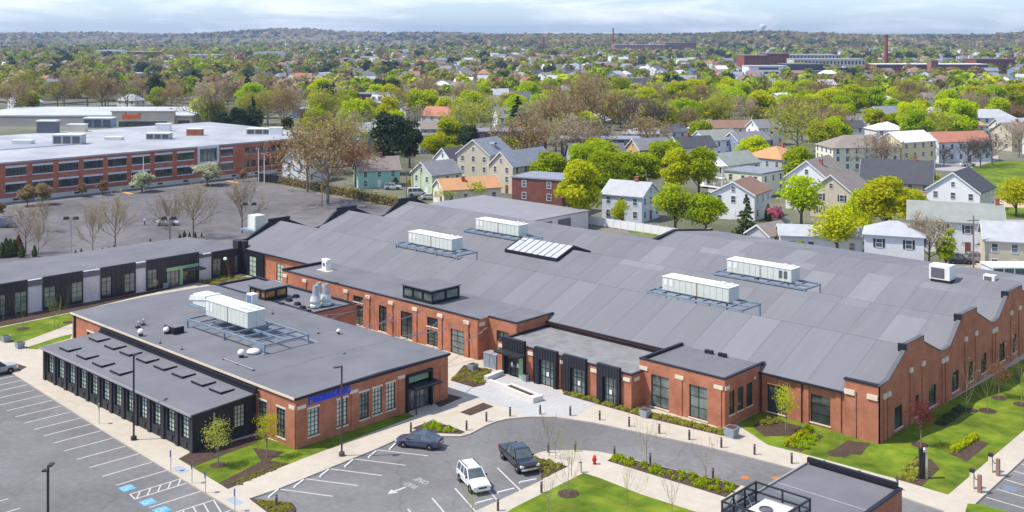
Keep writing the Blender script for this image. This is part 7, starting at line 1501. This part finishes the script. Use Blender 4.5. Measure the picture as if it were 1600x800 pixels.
mb = MB(); mb.box(L*.69, -2.55, .2, L*.9, -2.501, 2.6); mb.build('shop_window', glass_dark, t); mb = MB(); mb.box(L*.94, -.3, .3, L*.99, -.26, 2.9); mb.build('shop_window', glass_dark, t)
sg_m = mat('orange_sign', (.85, .12, .02), .5); sgl = MB(); sgl.box(L*.705, -2.53, 4.4, L*.80, -2.501, 4.5); sgl = sgl.build('sign', beige_w, t)
class LW:                                                  # letters in the local frame of a facade
    def __init__(s, y): s.y = y
    def p(s, a, off_, z): return (a, s.y-off_, z)
letters('shaws', L*.705, L*.785, 3.9, LW(-2.5), sgl, sg_m, .3, .04, 1.1, .1)
mb = MB(); mb.hexa([(L*.774, -2.7, 5.6), (L*.786, -2.7, 5.7), (L*.786, -2.55, 5.7), (L*.774, -2.55, 5.6), (L*.776, -2.7, 6.5), (L*.789, -2.7, 6.35), (L*.789, -2.55, 6.35), (L*.776, -2.55, 6.5)]); mb.build('green_leaf', mat('sign_green', (.05, .45, .05), .5), sgl)
t, L = vb('flat_roofed_shop', 'low brick shop with white trim left of the olive tree', 'shop', 468, 516, 520, 6.5, 25, brick_office, pale_r); fwin(t, L, 5, 1, 5)
t, L = vb('flat_roofed_shop', 'long low white canopy building behind the dark evergreens', 'shop', 545, 628, 470, 3.8, 18, white_clad, wr); fwin(t, L, 3.6, 1, 8)
# mansard block
t, L = vb('mansard_block', 'brick block with white mansard storey and dormers', 'apartment house', 578, 627, 545, 7.6, 15, brick_office, HR['white'], .12); fwin(t, L, 7.2, 2, 5, HW['white'], .3, .3, .6)
mb = MB(); mb.frus(L/2, 7.5, 8.2, 12.2, L/2+.6, 8.2, L/2-1.4, 6); mb.build('mansard', HW['white'], t); mb = MB(); mb.box(1.5, 1.6, 12.2, L-1.5, 13.4, 12.6); mb.build('roof_cap', HR['grey'], t)
for k in range(5): x = L*(k+.5)/5; mb = MB(); mb.box(x-.9, -.3, 8.9, x+.9, 2, 11.4); d_ = mb.build('dormer', HW['white'], t); m2 = MB(); m2.box(x-.45, -.34, 9.4, x+.45, -.301, 10.9); m2.build('pane', glass_house, d_)
t, L = vb('brick_block', 'plain dark brick block with white window strips left of the mansard block', 'building', 557, 580, 575, 10.5, 14, brick_dark, HR['grey']); fwin(t, L, 10, 3, 2, HW['white'])

# ------------------------------------------------------------------ far mills, chimneys, towers
brick_far = mat('brick_far', (.24, .075, .06), .9, .12, .05); brick_far2 = mat('brick_far_pale', (.33, .14, .11), .9, .1, .05); conc_far = mat('concrete_far', (.55, .51, .45), .85, .06, .05); glass_far = mat('glass_far', (.06, .09, .12), .15, .3, .05, spec=.6)
def far_b(name, label, px0, px1, pt, pb, m, rm=None, rows=0, cols=0, D=30, gm=None, cat='building', tilt=0.):
    Y = F_PX*CAM_H/(pb-HOR); h = (pb-pt)*Y/F_PX; t, L = vb(name, label, cat, px0, px1, Y, h, D, m, rm or HR['grey'], tilt)
    if rows: fwin(t, L, h, rows, cols, gm or glass_far, wfrac=.5, hfrac=.5)
    return t, L, h
far_b('brick_tower_block', 'dark red brick tower block at upper right', 1163, 1200, 87, 118, brick_far, rows=4, cols=6, D=40); far_b('brick_tower_block', 'taller red brick block right of the first', 1198, 1233, 84, 112, brick_far, rows=4, cols=6, D=40)
far_b('concrete_office', 'long pale concrete office block beyond the brick towers', 1233, 1311, 86, 110, conc_far, HR['lgrey'], 3, 14, 40); far_b('concrete_office', 'lower pale terrace of the concrete office', 1240, 1352, 93, 114, conc_far, HR['lgrey'], 2, 20, 30)
far_b('glass_office', 'dark glass office with white bands', 1230, 1286, 101, 122, glass_far, HR['dgrey'], 0, 0, 40); far_b('white_office', 'white banded low office left of the glass one', 1170, 1232, 104, 124, HW['white'], HR['lgrey'], 3, 1, 30, glass_far); far_b('glass_office', 'low dark office with orange brick bays', 1272, 1326, 107, 122, glass_far, HR['dgrey'], 0, 0, 30); far_b('brick_office_far', 'orange brick base below the low dark office', 1273, 1325, 112, 124, mat('brick_orange', (.45, .2, .08), .9), HR['dgrey'], 1, 9, 25)
t, L, h = far_b('brick_mill', 'long red brick mill with pale roof right of the big chimney', 1370, 1545, 101, 117, brick_far, HR['white'], 2, 34, 30); far_b('mill_tower', 'square brick stair tower of the long mill', 1455, 1466, 95, 118, brick_far2, HR['grey'], 2, 2, 12); far_b('brick_mill', 'dark brick mill block at the right end of the long mill', 1525, 1586, 93, 115, brick_far, HR['dgrey'], 2, 12, 30)
far_b('brick_mill', 'pale red mill range below the thin chimney', 960, 1065, 70, 82, brick_far2, HR['lgrey'], 2, 22, 60); far_b('brick_mill', 'dark red mill block at the right of the range', 1040, 1088, 67, 82, brick_far, HR['grey'], 2, 10, 60); far_b('brick_mill', 'purple-red block on the far hillside', 688, 708, 66, 74, brick_far, HR['white'], 1, 6, 80); far_b('white_hall', 'small white block on the far slope', 875, 886, 59, 66, HW['white'], HR['white'], 0, 0, 60); far_b('brick_mill', 'pale blue and red mill on the far ridge', 985, 1030, 58, 66, brick_far2, HR['lgrey'], 1, 10, 90); far_b('white_hall', 'white long building on the far right slope', 1568, 1584, 72, 76, HW['white'], HR['white'], 0, 0, 40)
far_b('white_office', 'white-roofed brick block among the left woods', 150, 190, 79, 92, HW['white'], HR['white'], 2, 8, 30); far_b('brick_block', 'red brick block below the white-roofed one in the left woods', 152, 182, 92, 105, brick_far, HR['lgrey'], 2, 6, 25); far_b('white_hall', 'long white hall in the middle of the left town', 396, 440, 82, 96, HW['white'], HR['lgrey'], 1, 8, 30); far_b('white_hall', 'pale low hall left of the long white one', 285, 345, 86, 97, HW['grey'], HR['lgrey'], 1, 8, 40); far_b('white_hall', 'thin white roof strip in the left woods', -20, 82, 146, 154, beige_w, HR['white'], 0, 0, 20); far_b('beige_office', 'pale brown brick block right of the white-roofed one', 198, 245, 81, 95, brick_far2, HR['lgrey'], 2, 8, 30)
def chimney_stack(label, px, pt, pb, rt, rb):
    Y = F_PX*CAM_H/(pb-HOR); p = V((px-800)*Y/F_PX, Y); h = (pb-pt)*Y/F_PX; k = Y/F_PX; t = thing('mill_chimney', label, 'chimney', (p[0], p[1], 0)); mb = MB(); mb.rev([(rb*k, -1), (rt*k, h*.94)], 14); mb.build('shaft', brick_far, t); mb = MB(); mb.rev([(rt*k*1.05, h*.94), (rt*k*1.25, h*.96), (rt*k*1.2, h)], 14); mb.build('crown', brick_far, t)
chimney_stack('tall square-topped brick chimney beside the long mill', 1384.5, 54, 113, 2.6, 3.6); chimney_stack('thin distant brick chimney above the mill range', 958, 44, 80, 1.0, 1.5); chimney_stack('short stout brick stack on the far centre plain', 849, 60, 82, 1.6, 2.0)
Y = 5200; p = V((1192-800)*Y/F_PX, Y); t = thing('water_tower', 'pale water tower on the far hilltop', 'water tower', (p[0], p[1], 52)); wt = mat('tank_pale', (.66, .72, .76), .7); mb = MB(); mb.rev([(8, 0), (8, 22)], 14); mb.build('shaft', wt, t); mb = MB(); mb.rev([(9, 22), (15, 26), (15, 37), (10, 40), (1, 42)], 16); mb.build('tank', wt, t)

# ------------------------------------------------------------------ hills
def ridge(name, prof, Y, D, m, z0=-2, seed=1, amp=4):
    prof = [(a, b+3) for a, b in prof]
    """prof: (px, py of the crest); crest line at distance Y, foot D nearer"""
    rr = np.random.RandomState(seed); n = 160; pxs = np.linspace(prof[0][0], prof[-1][0], n); pys = np.interp(pxs, [a for a, b in prof], [b for a, b in prof]); mb = MB(); rows = 14; vs = []
    for j in range(rows):
        f = j/(rows-1); y = Y-D+(D*1.5)*f
        for i in range(n):
            top = CAM_H+(HOR-pys[i])*Y/F_PX; q = y-(Y-D); s = math.sin(min(1, q/D)*math.pi/2)**1.3 if q <= D else math.cos((q-D)/(D*.5)*math.pi/2); vs.append((*V((pxs[i]-800)*Y/F_PX, y), z0+(top-z0)*s + rr.normal()*amp*s*.35*(1 if j not in (rows-1,) else 0)))
    mb.v = vs
    for j in range(rows-1):
        for i in range(n-1): mb.f.append((j*n+i, j*n+i+1, (j+1)*n+i+1, (j+1)*n+i)); mb.m.append(0)
    o = mb.build(name, m, smooth=True); o['kind'] = 'structure'; return (pxs, vs, n, rows)
hill_m = surf('wooded_hill', (.07, .075, .04), (.24, .185, .10), .02, .97, .3, .05, (.004, .7, 1.3))
hillA = ridge('hills', [(-700, 54), (-200, 50), (0, 51), (60, 51), (150, 50), (250, 52.5), (320, 52), (400, 47), (470, 43), (520, 47), (560, 50), (680, 50), (800, 53), (1000, 54), (1300, 54), (1800, 52), (2400, 52)], 6200, 1700, hill_m, seed=2)
hillB = ridge('hills', [(700, 58), (850, 55), (960, 55), (1040, 55), (1100, 53), (1170, 50), (1230, 51), (1300, 55), (1380, 57), (1460, 57), (1540, 58), (1580, 53), (1640, 48), (1900, 44), (2300, 50)], 4300, 1300, hill_m, seed=3, amp=3)

# ------------------------------------------------------------------ the rest of the town: trees and houses out to the hills
def canopy(name, T, label):
    """T: rows of x, y, z, h, r, colour index, flakes"""
    PAL = np.array([(.30, .38, .02), (.23, .28, .03), (.27, .26, .06), (.27, .21, .11), (.38, .31, .19), (.06, .09, .055), (.42, .45, .03), (.2, .09, .08)])*1.12
    P, N, S, C = [], [], [], []
    for x, y, z, h, r, ci, n in T:
        n = int(n); d = unit(n); d[:, 2] = np.abs(d[:, 2])*1.0-.25; q = (.55+.45*nr.rand(n))[:, None]
        P.append(np.array([x, y, z+h*.45])+d*q*np.array([r, r, h*.55])*(.85+.3*nr.rand(n))[:, None]); N.append(d+np.array([0, 0, .3])); S.append(np.full(n, r*1.55/math.sqrt(n)*1.4)*(.6+.7*nr.rand(n))); c = PAL[int(ci)]*(.8+.4*nr.rand()); C.append(c[None]*(.7+.6*nr.rand(n))[:, None])
    P, N, S, C = map(np.concatenate, (P, N, S, C)); me = flakes(P, N, S, np.zeros(len(P)), name, canopy_m, .4)
    a = me.color_attributes.new('leafcol', 'FLOAT_COLOR', 'POINT'); cc = np.ones((len(P)*4, 4), np.float32); cc[:, :3] = np.repeat(C, 4, 0); a.data.foreach_set('color', cc.ravel()); o = put(name, me); tag(o, label, 'trees', kind='stuff'); return o
canopy_m = bpy.data.materials.new('canopy'); canopy_m.use_nodes = True; t_ = canopy_m.node_tree; t_.nodes.remove(t_.nodes['Principled BSDF'])
at = t_.nodes.new('ShaderNodeAttribute'); at.attribute_name = 'leafcol'; d1 = t_.nodes.new('ShaderNodeBsdfDiffuse'); d2 = t_.nodes.new('ShaderNodeBsdfTranslucent'); ms = t_.nodes.new('ShaderNodeMixShader'); ms.inputs[0].default_value = .42
t_.links.new(at.outputs['Color'], d1.inputs[0]); t_.links.new(at.outputs['Color'], d2.inputs[0]); t_.links.new(d1.outputs[0], ms.inputs[1]); t_.links.new(d2.outputs[0], ms.inputs[2]); t_.links.new(ms.outputs[0], t_.nodes['Material Output'].inputs[0])
R3 = random.Random(21)
def pxof(x, y):
    dx, dy = x-CAM[0], y-CAM[1]; Yv = dx*FWD[0]+dy*FWD[1]; Xv = dx*RGT[0]+dy*RGT[1]; return 800+F_PX*Xv/Yv, HOR+F_PX*CAM_H/Yv, Yv
KEEP = [(0, 300, 500, 560), (-60, 520, 262, 470)]
def free(x, y, r):
    for a, b, q in USED:
        if (a-x)**2+(b-y)**2 < (q+r)**2: return False
    px, py, Yv = pxof(x, y)
    if x > -300 and x < 55 and y > -80 and y < 150 and x > -265: 
        if x > -95 and y < 128: return False
        if x < -95 and y < 113: return False
        if x < -183 and y < 158: return False
    if -80 < px < 320 and 300 < Yv < 550: return False
    if 315 < px < 470 and 370 < Yv < 480: return False
    if 1490 < px < 1720 and 245 < py < 345: return False
    return True
ORDN = 'second third fourth fifth sixth seventh eighth ninth tenth eleventh twelfth thirteenth fourteenth fifteenth sixteenth seventeenth eighteenth nineteenth twentieth'.split(); COUNT = {}
def uniq(what, x, y):
    """a label that places a thing against the nearest landmark"""
    vx, vy = (x-CAM[0])*RGT[0]+(y-CAM[1])*RGT[1], (x-CAM[0])*FWD[0]+(y-CAM[1])*FWD[1]; best = None
    for n_, a, b in NAMED:
        ux, uy = (a-CAM[0])*RGT[0]+(b-CAM[1])*RGT[1], (a-CAM[0])*FWD[0]+(b-CAM[1])*FWD[1]; dpx = (vx/vy-ux/uy)*1700; dd = abs(dpx) + abs(71400/vy-71400/uy)*1.5
        if best is None or dd < best[0]: best = (dd, n_, dpx, vy-uy)
    _, n_, dpx, dy = best; rel = ('left of' if dpx < 0 else 'right of') if abs(dpx) > 30 else ('behind' if dy > 0 else 'in front of')
    lab = f'{what} {rel} the {n_}'; COUNT[lab] = COUNT.get(lab, 0)+1; k = COUNT[lab]
    return lab if k == 1 else (ORDN[k-2] if k < 21 else 'another') + ' ' + lab
cells = []; Yv = 285.0
while Yv < 4700:
    step = 13 + Yv*.013; n = int((Yv*.5+70)*2*1.0/step)
    for i in range(n):
        X = -(Yv*.5+70) + step*(i+R3.random()); cells.append((Yv+R3.uniform(0, step), X))
    Yv += step*(.95 if Yv < 900 else 1.05)
far_houses, far_trees = [], []
for Yc, X in cells:
    x, y = V(X, Yc); px = 800+F_PX*X/Yc; py = HOR+F_PX*CAM_H/Yc
    left = px < 430
    if left: ph = .05 if Yc < 800 else .12 if Yc < 2000 else .05
    else: ph = .2 if Yc < 560 else .10 if Yc < 800 else .27 if Yc < 1700 else .2 if Yc < 2600 else .1
    u = R3.random()
    if u < ph:
        if free(x, y, 9): far_houses.append((Yc, x, y, px)); USED.append((x, y, 8))
    elif u < (.97 if left or Yc > 640 else .72 if Yc < 460 else .85) and (Yc > 470 or free(x, y, 4.5)):
        if free(x, y, 3.5): far_trees.append((Yc, x, y, px))
far_houses.sort(); far_trees.sort()
wl = ['white']*6 + ['cream', 'beige', 'ice', 'grey', 'yellow', 'pblue', 'lemon', 'tan', 'slateb', 'rose']; rl = ['grey', 'grey', 'lgrey', 'dgrey', 'taupe', 'char', 'bluegrey', 'brown', 'white', 'rust']
def colour(px, Yc):
    u = R3.random()
    if Yc < 900:
        if px < 430: w = [.10, .14, .28, .24, .12, .07, .03, .02]
        elif px < 780: w = [.20, .12, .20, .16, .17, .03, .10, .02]
        else: w = [.30, .22, .12, .10, .07, .02, .16, .01]
    else: w = [.10, .20, .28, .18, .09, .09, .04, .02]
    for i, k in enumerate(w):
        u -= k
        if u < 0: return i
    return 2
wn_ = dict(white='white', cream='cream', beige='beige', ice='pale blue-white', grey='grey', yellow='yellow', pblue='pale blue', lemon='lemon', tan='tan', slateb='slate blue', rose='dusty red'); rn_ = dict(grey='grey', lgrey='light grey', dgrey='dark grey', taupe='taupe', char='charcoal', bluegrey='blue-grey', brown='brown', white='white', rust='rust')
seen = set(); wm_cache = {}
NH = 0; stuffH = []
zone = lambda px: 'far left' if px < 250 else 'left' if px < 520 else 'centre left' if px < 760 else 'centre' if px < 960 else 'centre right' if px < 1180 else 'right' if px < 1400 else 'far right'
band = lambda Y: 'nearest houses' if Y < 560 else 'first streets' if Y < 800 else 'middle of town' if Y < 1200 else 'far streets'
for Yc, x, y, px in far_houses:
    if -30 < px < 1630 and NH < 230 and Yc < 1500:
        NH += 1; a, b = R3.choice(wl), R3.choice(rl); W_, L_, h_, r_ = R3.uniform(8, 11), R3.uniform(10, 16), R3.uniform(5.2, 7.8), R3.uniform(2.4, 3.6); kd = R3.choice(['gable', 'gable', 'gable', 'hip'])
        lab = uniq(f'{wn_[a]} {"gabled" if kd == "gable" else "hip-roofed"} house with {rn_[b]} roof', x, y)
        house(lab, 0, 0, R3.choice([20, 50, -25, 65, 5])+R3.uniform(-6, 6), W_, L_, h_, r_, a, b, kd, chimney=(0, R3.uniform(-.5, .5)) if Yc < 800 and R3.random() < .5 else None, far=True, pos=(x, y), group='houses of the town beyond', sp=3.6 if Yc < 750 else 5.5, attic=Yc < 700)
    else: stuffH.append((x, y))
mb = MB(); ci = 0
smat = [HW['white'], HW['cream'], HW['grey'], HW['beige'], HR['grey'], HR['lgrey'], HR['dgrey'], HR['brown']]
for x, y in stuffH:
    a = R3.uniform(0, 3.14); c_, s_ = math.cos(a), math.sin(a); w, l, h, r = R3.uniform(4, 6), R3.uniform(5, 9), R3.uniform(5, 8), R3.uniform(2.5, 3.5); q = lambda u, v, z: (x+u*c_-v*s_, y+u*s_+v*c_, z); wi, ri = R3.choice([0, 0, 0, 1, 2, 3]), R3.choice([4, 4, 5, 6, 7])
    mb.face(q(-w, -l, 0), q(w, -l, 0), q(w, -l, h), q(0, -l, h+r), q(-w, -l, h), mi=wi); mb.face(q(w, l, 0), q(-w, l, 0), q(-w, l, h), q(0, l, h+r), q(w, l, h), mi=wi); mb.face(q(w, -l, 0), q(w, l, 0), q(w, l, h), q(w, -l, h), mi=wi); mb.face(q(-w, l, 0), q(-w, -l, 0), q(-w, -l, h), q(-w, l, h), mi=wi)
    mb.face(q(w+.3, -l-.3, h-.1), q(w+.3, l+.3, h-.1), q(0, l+.3, h+r+.15), q(0, -l-.3, h+r+.15), mi=ri); mb.face(q(-w-.3, l+.3, h-.1), q(-w-.3, -l-.3, h-.1), q(0, -l-.3, h+r+.15), q(0, l+.3, h+r+.15), mi=ri)
o = mb.build('distant_houses', smat); tag(o, 'distant houses scattered through the town below the hills', 'houses', kind='stuff')
cn = ['lime', 'green', 'olive', 'brown', 'tan', 'dark', 'yellow', 'red']; NTREE = 0; stuffT = []
cw = dict(lime='lime green', green='mid green', olive='olive', brown='brown budding', tan='tan budding', dark='dark evergreen', yellow='yellow-green', red='dark red')
for Yc, x, y, px in far_trees:
    ci = colour(px, Yc); h = R3.uniform(10.5, 17)*(1.0 if ci != 5 else 1.15)
    if px < 430: h *= 1.1
    elif 800 < Yc < 1700: h *= .9
    if NTREE < 190 and -30 < px < 1630:
        NTREE += 1; kd = {0: 'maple', 1: 'maple', 2: 'bud', 3: 'bud', 4: R3.choice(['bud', 'bare']), 5: R3.choice(['pine', 'spruce']), 6: 'maple', 7: 'maple'}[ci]
        tree(kd, (x, y, -.1), h, cn[ci], uniq(cw[cn[ci]] + ' tree', x, y), f'{cw[cn[ci]]} trees beyond the first houses', R3.uniform(1.0, 1.3))
    else: stuffT.append((x, y, 0, h, h*R3.uniform(.4, .58), ci, 170 if Yc < 750 else 110 if Yc < 1200 else 60 if Yc < 2200 else 30))
canopy('distant_trees', stuffT, 'spring tree canopy filling the town out to the hills')
# woods on the hills
HT = []
for (pxs, vs, n, rows), Yh, cnt in ((hillA, 6200, 5200), (hillB, 4300, 4200)):
    for _ in range(cnt):
        j, i = R3.randrange(1, rows-4), R3.randrange(n-1); u, v = R3.random(), R3.random(); a, b, c, e = (Vector(vs[k]) for k in (j*n+i, j*n+i+1, (j+1)*n+i, (j+1)*n+i+1)); q = a.lerp(b, u).lerp(c.lerp(e, u), v); patch = math.sin(q.x*.004+1)*math.sin(q.y*.005)+R3.uniform(-.6, .6)
        ci = R3.choice([5, 5, 5, 2, 3] if Yh > 5000 else [5, 3, 3, 2, 5]) if patch > .2 else R3.choice([4, 4, 4, 3] if Yh > 5000 else [3, 3, 4, 2]); HT.append((q.x, q.y, q.z-2, R3.uniform(11, 17), R3.uniform(7, 13), ci, 10))
canopy('hill_woods', HT, 'mixed woods covering the far hills')
# ------------------------------------------------------------------ haze over the whole landscape
def haze():
    mb = MB(); c = V(0, 3500); mb.box(c[0]-7600, c[1]-7600, -3.0, c[0]+7600, c[1]+7600, 150); o = mb.build('haze', [])
    m = bpy.data.materials.new('haze'); m.use_nodes = True; t = m.node_tree; t.nodes.clear(); out = t.nodes.new('ShaderNodeOutputMaterial'); v = t.nodes.new('ShaderNodeVolumePrincipled'); v.inputs['Color'].default_value = (.50, .66, .92, 1); v.inputs['Density'].default_value = HAZE; v.inputs['Anisotropy'].default_value = .2; t.links.new(v.outputs[0], out.inputs['Volume']); o.data.materials.clear(); o.data.materials.append(m); tag(o, 'pale blue air softening the far hills', 'haze', kind='stuff')
HAZE = 0.00008
haze()
